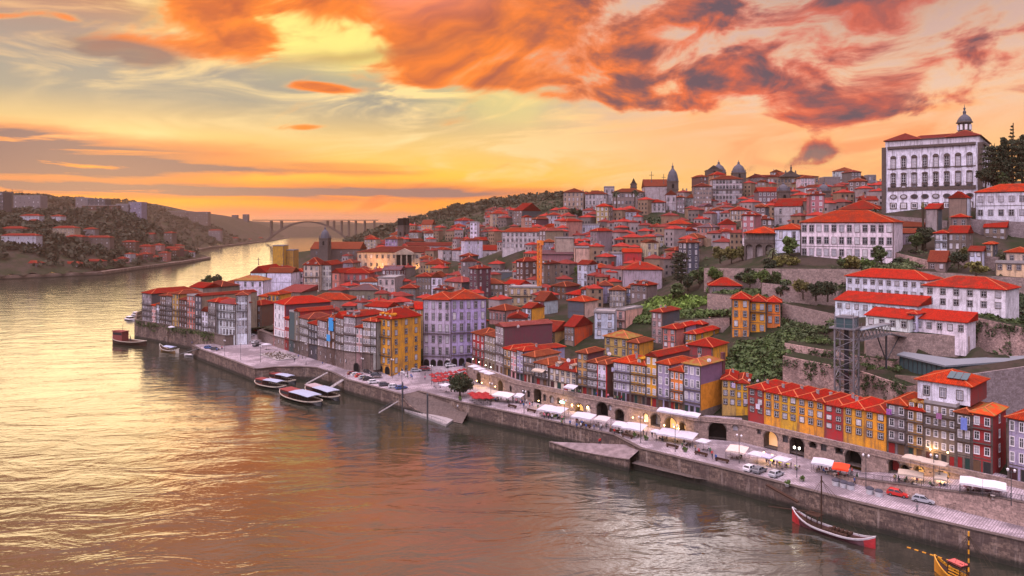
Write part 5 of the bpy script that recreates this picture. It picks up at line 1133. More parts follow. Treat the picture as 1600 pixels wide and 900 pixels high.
# ---------------------------------------------------------------- the lift tower and its walkway
def lift():
    cx, cy = at(1323, 195); z0, zt = zof(622, 195), zof(513, 195); s = 2.35; th = R(-40)
    t = thing('lift_tower', (cx, cy, 0), th, 'grey steel lattice lift tower with a glazed head standing before the stone terraces', 'lift tower')
    m = MB(); cor = [(-s, -s), (s, -s), (s, s), (-s, s)]
    for x, y in cor: m.box(x - .2, x + .2, y - .2, y + .2, z0 - 3, zt, 0)
    n = 7; hz = (zt - z0) / n
    for i in range(n):
        for k in range(4):
            a, b = cor[k], cor[(k + 1) % 4]; za, zb = z0 + i * hz, z0 + (i + 1) * hz
            m.bar((*a, zb), (*b, zb), .2); m.bar((*a, za), (*b, zb), .16) if i % 2 else m.bar((*b, za), (*a, zb), .16)
    obj('lattice_frame', m, 'steel', t)
    sh = MB(); sh.box(-.5, .5, -.5, .5, z0 - 2, zt, 0); obj('shaft', sh, 'carglass', t)
    h = MB(); h.box(-s - 1.3, s + .6, -s - .6, s + .6, zt, zt + .35); obj('platform', h, 'steel', t)
    c = MB(); zc = zof(494, 195); c.box(-s + .2, s - .2, -s + .2, s - .2, zt + .36, zc - .3); obj('cabin_glass', c, 'blueglass', t)
    c = MB()
    for x, y in [(a * .9, b * .9) for a, b in cor] + [(0, -s * .9), (s * .9, 0)]: c.box(x - .1, x + .1, y - .1, y + .1, zt + .36, zc)
    c.box(-s, s, -s, s, zc - .28, zc); c.box(-s * .6, s * .6, -s * .6, s * .6, zc, zc + .25)
    for x, y in cor: c.box(x - .08, x + .08, y - .08, y + .08, zt + .36, zc + 1.2)
    for a, b in ((-s - 1.25, -s - .55), (s + .5, -s - .55), (s + .5, s + .5), (-s - 1.25, s + .5)): c.box(a - .04, a + .04, b - .04, b + .04, zt + .35, zt + 1.4)
    c.bar((-s - 1.25, -s - .55, zt + 1.4), (s + .5, -s - .55, zt + 1.4), .07)
    obj('head_frame', c, 'steel', t)
    # covered walkway across to the terraced building
    a = Vector((*at(1338, 196), zof(532, 196))); b = Vector((*at(1387, 205), zof(521, 205))); e = Vector((*at(1418, 214), zof(528, 214)))
    w = thing('walkway', (0, 0, 0), 0, 'covered steel lattice walkway leading from the lift to the white building', 'footbridge')
    d = (b - a).normalized(); nx = Vector((-d.y, d.x, 0)).normalized()
    m = MB(); up = Vector((0, 0, 2.7))
    for sgn in (-1, 1):
        o = nx * (1.2 * sgn)
        m.bar(a + o, b + o, .2); m.bar(a + o + up, b + o + up, .2); k = 9
        for i in range(k): p, q = a.lerp(b, i / k) + o, a.lerp(b, (i + 1) / k) + o; m.bar(p, q + up, .11); m.bar(q, p + up, .11)
    obj('lattice_frame', m, 'steel', w)
    f = MB(); f.bar(a, b, 2.3, .18); f.bar(b, e, 2.6, .25); obj('deck', f, 'steel', w)
    r_ = MB(); r_.bar(a + up + Vector((0, 0, .12)), b + up + Vector((0, 0, .12)), 2.9, .22); obj('roof', r_, 'metalroof', w, smooth=True)
    p = MB(); g = b.lerp(a, .05); base = zof(556, 212)
    p.bar(g, (g.x, g.y, base - 4), .4); p.bar(a.lerp(b, .65), (g.x, g.y, base), .25); p.bar(b.lerp(e, .6), (g.x, g.y, base), .25); obj('support', p, 'iron', w)
lift()
# ---------------------------------------------------------------- tower crane
def crane(px, y0, y1, Z, label, jib=None, col=(.75, .22, .02), s=.8):
    x, y = at(px, Z); z0, z1 = zof(y0, Z), zof(y1, Z)
    t = thing('tower_crane', (x, y, z0), R(-25), label, 'crane'); m = MB(); H = z1 - z0; cor = [(-s, -s), (s, -s), (s, s), (-s, s)]
    for a, b in cor: m.box(a - .14, a + .14, b - .14, b + .14, 0, H)
    n = max(4, int(H / 2.2))
    for i in range(n):
        for k in range(4): a, b = cor[k], cor[(k + 1) % 4]; m.bar((*a, H * i / n), (*b, H * (i + 1) / n), .2); m.bar((*a, H * i / n), (*b, H * i / n), .16)
    obj('mast', m, 'paint', t, color=col)
    c = MB(); c.box(-s * 1.3, s * 1.3, -s * 1.3, s * 1.3, H, H + 1.4); c.box(s * 1.3, s * 2.4, -.7, .7, H - .9, H + 1.0); obj('cab', c, 'paint', t, color=col)
    if jib:
        j = MB(); L, Lb = jib
        for yy, zz in ((-.5, 1.5), (.5, 1.5), (0, 2.4)): j.bar((-Lb, yy, H + zz), (L, yy, H + zz), .2)
        for i in range(24): xx = -Lb + (L + Lb) * i / 24; j.bar((xx, -.5, H + 1.5), (xx + .5, 0, H + 2.4), .12); j.bar((xx + .5, 0, H + 2.4), (xx + 1, .5, H + 1.5), .12)
        j.bar((0, 0, H + 1.4), (0, 0, H + 6), .4); j.bar((0, 0, H + 6), (L * .7, 0, H + 2.4), .12); j.bar((0, 0, H + 6), (-Lb, 0, H + 2.4), .12)
        obj('jib', j, 'paint', t, color=col)
    return t
crane(843, 458, 380, 356, 'orange yellow lattice crane mast rising among the red roofs')
# ---------------------------------------------------------------- church towers and other tall things
def tower(px, Z, yb, yt, w, label, dome='dome', col='granite', belf=True, name='bell_tower', yspire=None, th=-8):
    x, y = at(px, Z); z0 = zof(yb, Z); H = zof(yt, Z) - z0; r = w / 2
    t = thing(name, (x, y, z0), R(th), label, 'tower'); m = MB(); m.box(-r, r, -r, r, -10, H)
    for z in (H * .5, H - .7): m.box(-r - .3, r + .3, -r - .3, r + .3, z, z + .6)
    obj('shaft', m, col, t)
    if belf:
        for rz, a, b in ((0, 0, -r), (R(90), r, 0)): arch_door(t, a, b, H * .58, rz, 1.6, min(3.4, H * .32))
    dh = (zof(yspire, Z) - z0 - H) if yspire else w * .9; q = MB()
    if dome == 'dome':
        q.lathe([(r * 1.05, 0), (r, dh * .12), (r * .92, dh * .30), (r * .68, dh * .50), (r * .32, dh * .63), (r * .18, dh * .70), (r * .2, dh * .80), (r * .05, dh * .86), (r * .03, dh)], 10, 0, (0, 0, H))
        for a, b in ((-r, -r), (r, -r), (r, r), (-r, r)): q.lathe([(.45, 0), (.3, .8), (.4, 1.2), (.05, 2.4)], 6, 0, (a * .9, b * .9, H))
    elif dome == 'flat': q.box(-r * .9, r * .9, -r * .9, r * .9, H - .05, H + dh)
    else: q.lathe([(r * 1.3, 0), (r * .9, dh * .25), (.1, dh)], 4, 0, (0, 0, H), a0=R(45))
    obj('dome' if dome == 'dome' else 'roof', q, 'slate' if dome == 'dome' else 'dark', t)
    return t
tower(1051, 556, 310, 283, 8.0, 'round domed bell tower with a cross, the tallest on the skyline hill', yspire=254)
tower(1123, 585, 290, 270, 10, 'domed church tower nearer the round bell tower of two twin domes', yspire=250)
tower(1154, 585, 290, 270, 10, 'domed church tower above the big whitish block of five floors', yspire=250)
tower(1224, 425, 335, 298, 6.2, 'squat stone church tower with pale belfry arch, toward the domed twins', yspire=283)
tower(1287, 425, 345, 298, 6.2, 'squat stone church tower at the edge of the big red palace roof', yspire=283)
tower(508, 612, 398, 372, 7.5, 'dark domed belfry of the gothic church standing out against the river', yspire=352)
tower(627, 700, 390, 352, 6, 'dark twin belfry with a flat top beyond the exchange palace', dome='flat', yspire=341)
tower(634, 705, 390, 352, 6, 'dark second belfry close beside the other flat topped one', dome='flat', yspire=341)
tower(990, 600, 300, 287, 5, 'small grey roof lantern on the ridge near the tall palms', dome='pyr', belf=False, name='roof_lantern')
tower(1115, 578, 282, 266, 12, 'low octagonal lantern house beneath the twin domes', dome='pyr', belf=True, name='lantern_house', yspire=258)
def cross(px, Z, yb, yt, label):
    x, y = at(px, Z); z0, z1 = zof(yb, Z), zof(yt, Z); m = MB(); h = z1 - z0
    m.box(-.16, .16, -.16, .16, 0, h); m.box(-h * .22, h * .22, -.13, .13, h * .62, h * .62 + .32); m.lathe([(.5, -.4), (.5, 0), (.2, .4)], 8)
    tag(obj('cross', m, 'iron', None, (x, y, z0)), label, 'cross')
cross(404, 478, 413, 402, 'iron cross on the gable of the small white church')
cross(1018, 560, 284, 268, 'iron cross on the ridge of the pale church nave')
cross(1037, 562, 286, 272, 'smaller iron cross between the nave and the round bell tower')
# statue group on the pediment of the law court
x, y = at(1236, 598); m = MB(); z = zof(276, 598)
m.add([(-9, 0, 0), (9, 0, 0), (0, 0, 5), (-9, 3, 0), (9, 3, 0), (0, 3, 5)], [(0, 1, 2), (5, 4, 3), (0, 2, 5, 3), (1, 4, 5, 2)]); m.lathe([(1.0, 4.5), (.7, 6), (.9, 7.4), (.35, 8.4), (.45, 9.2), (.1, 9.8)], 8)
for a in (-4, 4): m.lathe([(.8, 2.6), (.6, 4.4), (.25, 5.2)], 8, 0, (a, 1, 0))
pd = tag(obj('pediment_statue', m, 'granite', None, (x, y, z)), 'dark statue group on the pediment of the long sombre skyline building', 'statue')
# portico of the exchange palace and its floodlights
x, y = at(632, 589); m = MB(); z0 = zof(432, 589)
e = thing('portico', (x, y, z0), R(-3), 'pillared centre of the exchange palace with three dark bays', 'portico'); e.scale = (.5, 1, .9)
for i in range(4): m.box(-14 + i * 9 - .9, -14 + i * 9 + .9, -1.2, -.02, 7, 19.5)
m.box(-16, 16, -1.6, -.02, 0, 7); m.box(-16, 16, -1.5, -.02, 19.5, 21); m.add([(-16, -1.5, 21), (16, -1.5, 21), (0, -1.5, 25), (-16, 2, 21), (16, 2, 21), (0, 2, 25)], [(0, 1, 2), (5, 4, 3), (0, 2, 5, 3), (1, 4, 5, 2)])
obj('pillars', m, 'wall', e, color=(.42, .34, .25))
for i in range(3):
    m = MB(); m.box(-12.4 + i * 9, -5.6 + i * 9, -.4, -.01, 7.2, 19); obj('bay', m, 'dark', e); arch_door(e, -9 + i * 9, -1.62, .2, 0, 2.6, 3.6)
for i, (px, dz, pw) in enumerate(((572, 2, 700), (590, 2, 1100), (607, 2, 1000), (655, 2.5, 5500), (668, 2.5, 6500), (681, 2.5, 4500))):
    l = bpy.data.lights.new('floodlight', 'SPOT'); l.energy = pw * 14; l.color = (1, .40, .06); l.spot_size = R(120); l.spot_blend = .7; l.shadow_soft_size = .5
    o = link('floodlight_lamp', l, None, (*at(px, 582), zof(431, 582) + dz)); o.rotation_euler = (R(140), 0, 0)
# ---------------------------------------------------------------- opposite bank, wooded hills, the arch bridge
GAIA = [(-1500, 700), (-590, 800), (-570, 820), (-496, 891), (-505, 1000), (-510, 1150), (-528, 1290), (-560, 1340), (-690, 1560), (-767, 1876), (-861, 2640), (-1000, 3300), (-3200, 3300), (-3200, 700)]
gp = [(0, 345, 1010), (0, 326, 1250), (100, 336, 1220), (200, 332, 1350), (220, 348, 1250), (300, 352, 1500), (60, 382, 905), (150, 392, 960), (250, 387, 1150), (300, 397, 1250), (0, 400, 850), (0, 372, 920), (120, 360, 1050), (60, 410, 860), (150, 412, 925), (250, 404, 1130),
      (380, 342, 2950), (420, 350, 3150), (340, 338, 2600), (330, 372, 1950), (400, 362, 2800), (-200, 330, 1200), (-200, 400, 800), (100, 318, 1700), (300, 335, 2300), (200, 325, 2000)]
g3 = [(*at(a, Z), zof(b + 5, Z)) for a, b, Z in gp] + [(a[0] + (b[0] - a[0]) * i / 6 - 4, a[1] + (b[1] - a[1]) * i / 6, 4) for a, b in zip(GAIA[1:11], GAIA[2:12]) for i in range(6)] + [(-900, 2000, 70), (-3000, 2000, 80), (-3000, 3200, 80), (-1500, 3200, 70)]
GT = tps_fit(np.array(g3), .02)
gter = lambda q: np.clip(GT(q), 3.5, 130)
grid_mesh('far_bank_hill', np.arange(-2400, -440, 14), np.arange(720, 3300, 14), gter, lambda x, y: inside(GAIA, x, y), ['ground'])
strip_wall([GAIA[i] for i in range(1, 12)], -3, 4.2, 12, 'embankment', 'quay', label='low dark embankment along the opposite river bank')
RB = [(-297, 985), (-335, 1200), (-430, 1600), (-480, 2050), (-560, 2600), (-700, 3300), (900, 3300), (900, 985)]
rp = [(612, 352, 1750), (640, 337, 1550), (690, 325, 1400), (740, 320, 1300), (780, 316, 1200), (840, 314, 1120), (900, 308, 1060), (560, 392, 1150), (620, 378, 1050), (700, 366, 1000), (760, 352, 990), (850, 338, 990), (545, 372, 2400), (600, 350, 2300), (700, 340, 2600), (900, 330, 2500), (560, 362, 2000), (960, 312, 1000), (1100, 318, 1100)]
r3 = [(*at(a, Z), zof(b + 9, Z)) for a, b, Z in rp] + [(a[0] + (b[0] - a[0]) * i / 5 + 5, a[1] + (b[1] - a[1]) * i / 5, 4) for a, b in zip(RB[:5], RB[1:6]) for i in range(5)] + [(600, 3000, 80), (500, 1000, 92)]
RT = tps_fit(np.array(r3), .02)
rter = lambda q: np.clip(RT(q), 3.5, 112)
grid_mesh('wooded_hill', np.arange(-760, 700, 14), np.arange(985, 3300, 14), rter, lambda x, y: inside(RB, x, y), ['ground'])
def ridge(name, y, x0, x1, zs, depth=500):
    m = MB(); n = 40; xs = [x0 + (x1 - x0) * i / n for i in range(n + 1)]
    top = [zs * (.75 + .25 * math.sin(i * .9) * math.sin(i * .37 + 1) + rnd.uniform(0, .06)) for i in range(n + 1)]
    m.add([(x, y, -2) for x in xs] + [(x, y + depth * .4, t_) for x, t_ in zip(xs, top)] + [(x, y + depth, -2) for x in xs], [(i, i + 1, n + 2 + i, n + 1 + i) for i in range(n)] + [(n + 1 + i, n + 2 + i, 2 * n + 3 + i, 2 * n + 2 + i) for i in range(n)])
    tag(obj(name, m, 'ground', smooth=True), kind='structure')
ridge('distant_hills', 3600, -3400, 1500, 84, 700); ridge('distant_hills', 5200, -4000, 2500, 92, 900)
def bridge():
    Z = 2300; X_ = lambda px: (px - 800) / F * Z; zd = zof(343.5, Z)
    t = thing('arch_bridge', (0, Z, 0), 0, 'grey concrete arch bridge spanning the far river bend', 'bridge')
    d = MB(); d.box(X_(396), X_(590), -13, 13, zd - 2.2, zd); obj('deck', d, 'granite', t)
    a = MB(); n = 28; x0, x1 = X_(416), X_(546)
    for yy in (-8, 5):
        lo, hi = [], []
        for i in range(n + 1):
            s = i / n * 2 - 1; x = x0 + (x1 - x0) * i / n; z = 8 + (zd - 14) * (1 - s * s); th_ = 4 + 2.5 * abs(s); lo.append((x, z - th_ / 2)); hi.append((x, z + th_ / 2))
        k = n + 1
        a.add([(x, yy, z) for x, z in hi] + [(x, yy, z) for x, z in lo] + [(x, yy + 5, z) for x, z in hi] + [(x, yy + 5, z) for x, z in lo],
              [f for i in range(n) for f in ((i, k + i, k + i + 1, i + 1), (2 * k + i, 2 * k + i + 1, 3 * k + i + 1, 3 * k + i), (i, i + 1, 2 * k + i + 1, 2 * k + i), (k + i, 3 * k + i, 3 * k + i + 1, k + i + 1))])
    obj('arch', a, 'granite', t)
    for px in (424, 440, 512, 522, 534, 545, 556, 570, 585):
        s = (X_(px) - x0) / (x1 - x0) * 2 - 1; z = 8 + (zd - 14) * (1 - s * s) if abs(s) < 1 else 2
        m = MB()
        for yy in (-8, 5): m.box(X_(px) - 2, X_(px) + 2, yy, yy + 4, z, zd - 3)
        obj('pier', m, 'granite', t)
bridge()
def hz(f, x, y): return float(f([(x, y)])[0])
# big blocks on the opposite ridge
for px0, px1, yt, Z, col, lab in ((21, 63, 306, 1300, 'grey', 'pale flat block near the crane on the opposite ridge'), (118, 137, 309, 1340, 'grey', 'small pale block in the middle of the opposite ridge'), (137, 164, 311, 1340, 'slate', 'white roofed sloping hall on the opposite ridge'), (128, 184, 321, 1320, 'brown', 'long low rose brown block on the opposite ridge'),
                                 (181, 203, 319, 1330, 'grey', 'grey block at the far end of the long rose block'), (201, 221, 316, 1330, 'lilac', 'lilac grey block ending the built up opposite ridge'), (260, 292, 330, 2200, 'stone', 'brown flats on the far wooded ridge'), (290, 325, 331, 2200, 'stone', 'longer brown flats on the far wooded ridge'), (362, 370, 336, 3000, 'slate', 'dark tower flats by the bridge head'), (379, 387, 335, 3000, 'slate', 'second dark tower flats by the bridge head'), (0, 5, 300, 1200, 'slate', 'dark block cut by the edge of the opposite ridge')):
    a, b = at(px0, Z), at(px1, Z); cx = (a[0] + b[0]) / 2; z0 = hz(gter, cx, Z); h = max(6, zof(yt, Z) - z0)
    house(cx, Z, 0, b[0] - a[0], 20, z0, h, wall=col, wcol=tuple(c * .6 for c in WC[col]), roof='flat', nf=max(1, int(h / 6)), nc=max(2, int((b[0] - a[0]) / 7)), ww=1.6, wh=2.2, trim=False, label=lab, cat='building', name='apartment_block', group='blocks on the opposite ridge')
# houses along and above the opposite bank
GH = [(0, 58, 368, 905, 'white', 8, 'long white convent like house on the opposite bank'), (14, 60, 411, 842, 'grey', 4, 'long grey riverside shed on the opposite bank'), (30, 62, 337, 1040, 'white', 5, 'white house high on the opposite slope'), (44, 54, 345, 1030, 'white', 2, 'small white house under the high white one on the opposite slope'), (78, 95, 338, 1090, 'white', 3, 'little white house beside the path lights on the opposite slope'), (80, 118, 356, 1000, 'cream', 6, 'row house with a white front in the middle of the opposite slope'), (130, 148, 358, 1040, 'grey', 3, 'pale house by the trees on the opposite slope'), (0, 36, 357, 960, 'stone', 4, 'stone house at the edge above the long white house, opposite bank'),
      (98, 130, 370, 985, 'stone', 3, 'ruined stone warehouse on the opposite bank'), (130, 172, 371, 1000, 'stone', 5, 'wide stone warehouse next to the ruined one on the opposite bank'), (84, 125, 412, 880, 'stone', 9, 'long arched warehouse at the opposite waterside'), (125, 160, 408, 905, 'stone', 8, 'second long arched warehouse at the opposite waterside'), (160, 180, 408, 925, 'grey', 5, 'grey waterside house on the opposite bank'), (180, 194, 404, 945, 'pink', 3, 'rose waterside house on the opposite bank'), (194, 204, 397, 960, 'white', 3, 'tall white waterside house on the opposite bank'), (204, 216, 399, 975, 'brown', 3, 'brown waterside house on the opposite bank'), (216, 232, 397, 1000, 'maroon', 4, 'dark red waterside house on the opposite bank'), (232, 246, 402, 1040, 'grey', 4, 'grey gabled waterside house on the opposite bank'), (246, 262, 395, 1080, 'salmon', 4, 'salmon waterside house on the opposite bank'), (262, 276, 391, 1120, 'brown', 4, 'brown red waterside house on the opposite bank'), (276, 288, 392, 1160, 'stone', 3, 'stone waterside house nearing the opposite point'), (288, 300, 394, 1210, 'white', 3, 'white waterside house at the opposite point'),
      (190, 212, 378, 1090, 'brown', 4, 'red roofed house behind the waterside ones, opposite bank'), (214, 236, 385, 1110, 'salmon', 4, 'rose house behind the waterside ones, opposite bank'), (238, 252, 383, 1150, 'pink', 3, 'pale rose house behind the salmon waterside house'), (252, 282, 388, 1180, 'maroon', 5, 'wide dark red house near the opposite point'), (262, 284, 384, 1230, 'cream', 4, 'lit pale house near the opposite point'), (226, 240, 366, 1190, 'stone', 2, 'ochre stone house among the opposite trees'), (255, 270, 364, 1230, 'stone', 3, 'low house among the trees above the opposite point'), (350, 372, 372, 1800, 'stone', 4, 'stone house on the second promontory'), (372, 392, 374, 1900, 'grey', 4, 'grey house on the second promontory'), (392, 410, 372, 2050, 'stone', 4, 'last stone house on the second promontory'), (325, 345, 360, 1650, 'grey', 4, 'pale house high on the second promontory')]
for px0, px1, pe, Z, col, nc, lab in GH:
    while not inside(GAIA, at(px1, Z)[0] + 16, Z - 4): Z += 6
    a, b = at(px0, Z), at(px1, Z); cx = (a[0] + b[0]) / 2; z0 = hz(gter, cx, Z); h = zof(pe, Z) - z0
    if h < 5: z0 = z0 + h - 6; h = 6
    house(cx, Z, R(rnd.uniform(-12, 2)), (b[0] - a[0]) * .97, rnd.uniform(10, 14), z0, h, wall=col, wcol=tuple(c * .55 for c in WC[col]), rcol=(.20, .02, .014), roof='gx' if nc < 3 else 'hip', rc='rust', nf=min(4, max(1, int(h / 4))), nc=min(nc, 7), ww=1.3, wh=1.6, trim=False, label=lab, group='houses on the opposite bank', found=12)
crane(19, 330, 301, 1250, 'thin dark crane on the opposite ridge', jib=(30, 14), col=(.06, .05, .05), s=.7)
# ---------------------------------------------------------------- woods
def clumps(name, n, place, size, color, label, kind='stuff', per=16, mats='leaf', seed=1, flat_=.7):
    rr = np.random.RandomState(seed); m = MB()
    V, Fc = [], []
    for i in range(n):
        p = place(rr)
        if p is None: continue
        x, y, z, r = p; k = len(V)
        for j in range(per):
            d = rr.normal(size=3); d /= np.linalg.norm(d); c = np.array([x, y, z]) + d * r * rr.uniform(.55, 1.0) * np.array([1, 1, flat_])
            a = rr.normal(size=3); a /= np.linalg.norm(a); b = np.cross(a, d + .3 * rr.normal(size=3)); b /= (np.linalg.norm(b) + 1e-6); s = size * r * rr.uniform(.6, 1.3)
            o = len(V); V += [tuple(c - a * s), tuple(c + b * s * .8), tuple(c + a * s), tuple(c - b * s * .7)]; Fc.append((o, o + 1, o + 2, o + 3))
    m.v, m.f, m.m = V, Fc, [0] * len(Fc)
    return tag(obj(name, m, mats, color=color), label, None if kind == 'stuff' else None, None, kind)
def gw(rr):
    while True:
        px, Z = rr.uniform(-60, 440), rr.uniform(880, 2300) if rr.rand() < .8 else rr.uniform(850, 1150)
        x = (px - 800) / F * Z
        if not inside(GAIA, x, Z): continue
        z = hz(gter, x, Z)
        if z < 5.5 or (z < 12 and rr.rand() < .3): continue
        if any((x - a) ** 2 + (Z - b) ** 2 < (c * 1.0 + 5) ** 2 for a, b, c in FOOT[-48:]): return None
        r = rr.uniform(3.5, 7.5); return x, Z, z + r * .7, r
clumps('woodland', 4300, gw, .42, (.018, .021, .009), 'dark woods covering the opposite slope', per=18, seed=3)
def rw(rr):
    while True:
        px, Z = rr.uniform(540, 1000), rr.uniform(990, 2300); x = (px - 800) / F * Z
        if inside(RB, x, Z):
            z = hz(rter, x, Z); r = rr.uniform(4, 9); return x, Z, z + r * .6, r
clumps('woodland', 2400, rw, .42, (.020, .024, .010), 'dark woods on the rounded hill beyond the town', per=18, seed=4)
# umbrella pine and lone crowns breaking the ridge line are part of the woods' outline
# ---------------------------------------------------------------- retaining walls and terraces of the hillside
for w_ in RWS:
    L, zt, hgt, o = w_
    strip_wall(L, [z - hgt - 6 for z in zt], zt, o.get('th', 6), 'retaining_wall', o.get('mats', 'rock'), None, label=o['label'], color=o.get('color'))
    # top of the terrace the wall holds
    m = MB(); n = len(L)
    dx, dy = L[-1][0] - L[0][0], L[-1][1] - L[0][1]; k = math.hypot(dx, dy); nx, ny = -dy / k, dx / k; th_ = o.get('th', 6) + 3
    m.add([(x + nx * .5, y + ny * .5, z + .02) for (x, y), z in zip(L, zt)] + [(x + nx * th_, y + ny * th_, z + .05) for (x, y), z in zip(L, zt)], [(q, q + 1, n + q + 1, n + q) for q in range(n - 1)])
    tag(obj('terrace', m, 'ground'), kind='structure')
# ---------------------------------------------------------------- the rest of the old town
KEY = []
for t, cx, cy, z0, wl, rf, rc, nf, nc, w, d in HOUSES:
    KEY.append((cx, cy, z0))
def proj(x, y, z): return 800 + F * x / y, HZ + F * (CZ - z) / y
KP = []
for t, cx, cy, z0, *r in HOUSES:
    hgt = [c for c in t.children if c.name.startswith('wall')]
    zt = max((v.co.z for v in hgt[0].data.vertices)) if hgt else 8
    w_, th_ = r[6], t.rotation_euler.z
    for f in (.95, .55):
        for g in ((-.4, 0, .4) if w_ > 12 else (0,)): KP.append((*proj(cx + g * w_ * math.cos(th_), cy + g * w_ * math.sin(th_), z0 + zt * f), cy))
GREEN = [(1000, 432, 1250, 505), (1120, 470, 1345, 640), (1225, 500, 1640, 640), (1010, 330, 1078, 350), (1085, 395, 1250, 440), (1225, 400, 1640, 470), (960, 466, 1120, 500)]
fr = random.Random(21)
NF = 0
WL = ['white', 'cream', 'grey', 'stone', 'beige', 'pink', 'salmon', 'ochre', 'brown', 'lilac', 'maroon', 'slate', 'yellow', 'blue', 'peach']
WW = [9, 7, 11, 16, 10, 6, 4, 6, 7, 3, 4, 4, 3, 2, 4]
FILL = []
tries = 0
while NF < 135 and tries < 14000:
    tries += 1
    px = fr.uniform(395, 1380) if fr.random() < .93 else fr.uniform(1380, 1600); Z = fr.choice([fr.uniform(262, 420), fr.uniform(330, 560), fr.uniform(480, 760)])
    x, y = at(px, Z)
    if not inside(CITY, x, y): continue
    z = ter(x, y); pyb = proj(x, y, z)[1]
    if any(a < px < c and b < pyb < d for a, b, c, d in GREEN): continue
    if px > 1225 and Z < 330: continue
    if px > 700 and Z < 262 + (px < 900) * 14: continue
    if Z > 560 and px > 905 and px < 1180: continue
    if px < 560 and Z > 600: continue
    if px < 480 and Z > 540: continue
    k = 1 + max(0, Z - 350) / 700
    w, d, h = fr.uniform(5.5, 11) * k, fr.uniform(7, 12) * k, fr.choice([5, 6, 7.5, 9, 10.5, 13, 15, 17]) * fr.uniform(.9, 1.1)
    if h > 14: w *= .75
    r = .52 * max(w, d)
    if any((x - a) ** 2 + (y + d / 2 - b) ** 2 < (r + c) ** 2 * .80 for a, b, c in FOOT): continue
    p0, p1 = proj(x - w * .62, y, z)[0], proj(x + w * .85, y, z)[0]; yt = proj(x, y, z + h + 2.5)[1]
    if any(p0 < a < p1 and yt < b < pyb and c > y for a, b, c in KP): continue
    if yt < 262 or (px < 900 and yt < 318 + (900 - px) * .06): continue
    wl = fr.choices(WL, WW)[0]; rf = fr.choices(['hip', 'gx', 'gy'], [6, 3, 2])[0]; rc = fr.choices(['red', 'orange', 'rust', 'dark', 'pink', 'brick', 'grey'], [3, 2, 5, 5, 3, 5, 1])[0]
    nf = max(1, int(h / 2.9)); nc = max(2, int(w / 2.4)); near = Z < 380
    th = R(fr.choice([-40, -40, -25, -10, -55, 8]) + fr.uniform(-6, 6))
    c0 = WC[wl]; g = sum(c0) / 3; wcol = tuple((.72 * c + .28 * g) * fr.uniform(.7, .95) for c in c0)
    house(x, y, th, w, d, z - .3, h, wall=wl, wcol=wcol, roof=rf, rc=rc, nf=nf, nc=min(nc, 5), endw=2 if fr.random() < (.75 if near else .5) else 0, end=fr.choice([None, None, 'slate', 'stone', 'beige']), chim=fr.choice([0, 0, 1, 1, 2]) if near else fr.choice([0, 0, 1]), trim=near, dorm=fr.choice([0, 0, 0, 2]) if near else 0, found=8,
          wst=fr.choice(['stone', 'white']), slope=fr.uniform(.38, .52), group='houses of the old town on the hill')
    FILL.append(HOUSES[-1]); NF += 1
# the smallest and farthest roofs between them read as one mass
m = MB(); fr2 = random.Random(5); cnt = 0; mm = []
for tr in range(16000):
    if cnt > 640: break
    px, Z = fr2.uniform(520, 1375), fr2.uniform(330, 960); x, y = at(px, Z); z = ter(x, y); pyb = proj(x, y, z)[1]
    if any(a < px < c and b < pyb < d for a, b, c, d in GREEN) or (905 < px < 1180 and Z > 545) or not inside(CITY, x, y): continue
    w, d, h = fr2.uniform(5, 10), fr2.uniform(6, 10), fr2.uniform(5, 11)
    if any((x - a) ** 2 + (y + d / 2 - b) ** 2 < (3.6 + c * .8) ** 2 for a, b, c in FOOT): continue
    p0, p1 = proj(x - w * .6, y, z)[0], proj(x + w * .7, y, z)[0]; yt = proj(x, y, z + h + 2)[1]
    if any(p0 < a < p1 and yt < b < pyb and c > y for a, b, c in KP): continue
    if yt < 280 or (px < 900 and yt < 322) or (px < 760 and yt < 345) or (px < 620 and yt < 372): continue
    th = R(fr2.choice([-40, -20, -55, 5])); c_, s_ = math.cos(th), math.sin(th)
    q = MB(); q.box(-w / 2, w / 2, 0, d, -5, h); mi = fr2.choice([0, 1, 2]); q.m = [mi] * len(q.f); n0 = len(q.f)
    rfm = roof_mb('hip', w, d, h, .45, .35, False); q.add(rfm.v, rfm.f, 3 + fr2.choice([0, 1]))
    for _ in range(fr2.choice([0, 1, 2])): a_, b_ = fr2.uniform(-.35, .35) * w, fr2.uniform(.2, .8) * d; q.box(a_ - .4, a_ + .4, b_ - .3, b_ + .3, h, h + 2.8, fr2.choice([0, 1, 3]))
    if fr2.random() < .25: q.box(-w / 2 - 2.5, -w / 2, .5, d * .7, -5, h * .55, fr2.choice([0, 1, 2]))
    nw = max(2, int(w / 2.4))
    for i in range(nw):
        for f in range(max(1, int(h / 3))): xx = -w / 2 + w * (i + .5) / nw; q.box(xx - .5, xx + .5, -.06, .0, f * 3 + .8, f * 3 + 2.3, 5)
    o = len(m.v); m.v += [(x + a * c_ - b * s_, y + a * s_ + b * c_, z + e) for a, b, e in q.v]; m.f += [tuple(i + o for i in f) for f in q.f]; m.m += q.m
    FOOT.append((x - s_ * d / 2, y + c_ * d / 2, max(w, d) * .45)); cnt += 1
mat('far_plaster', flat((.32, .27, .26), .9, 0, .5, .3)); mat('far_ochre', flat((.26, .18, .12), .9, 0, .5, .3)); mat('far_stone', flat((.17, .14, .125), .9, 0, .5, .3))
mat('far_tile', flat((.30, .028, .018), .85, 0, .6, .35)); mat('far_old_tile', flat((.17, .026, .02), .85, 0, .6, .35))
tag(obj('far_rooftops', m, ['far_plaster', 'far_ochre', 'far_stone', 'far_tile', 'far_old_tile', 'carglass']), 'mass of small roofs and walls between the houses high on the hill', None, None, 'stuff')
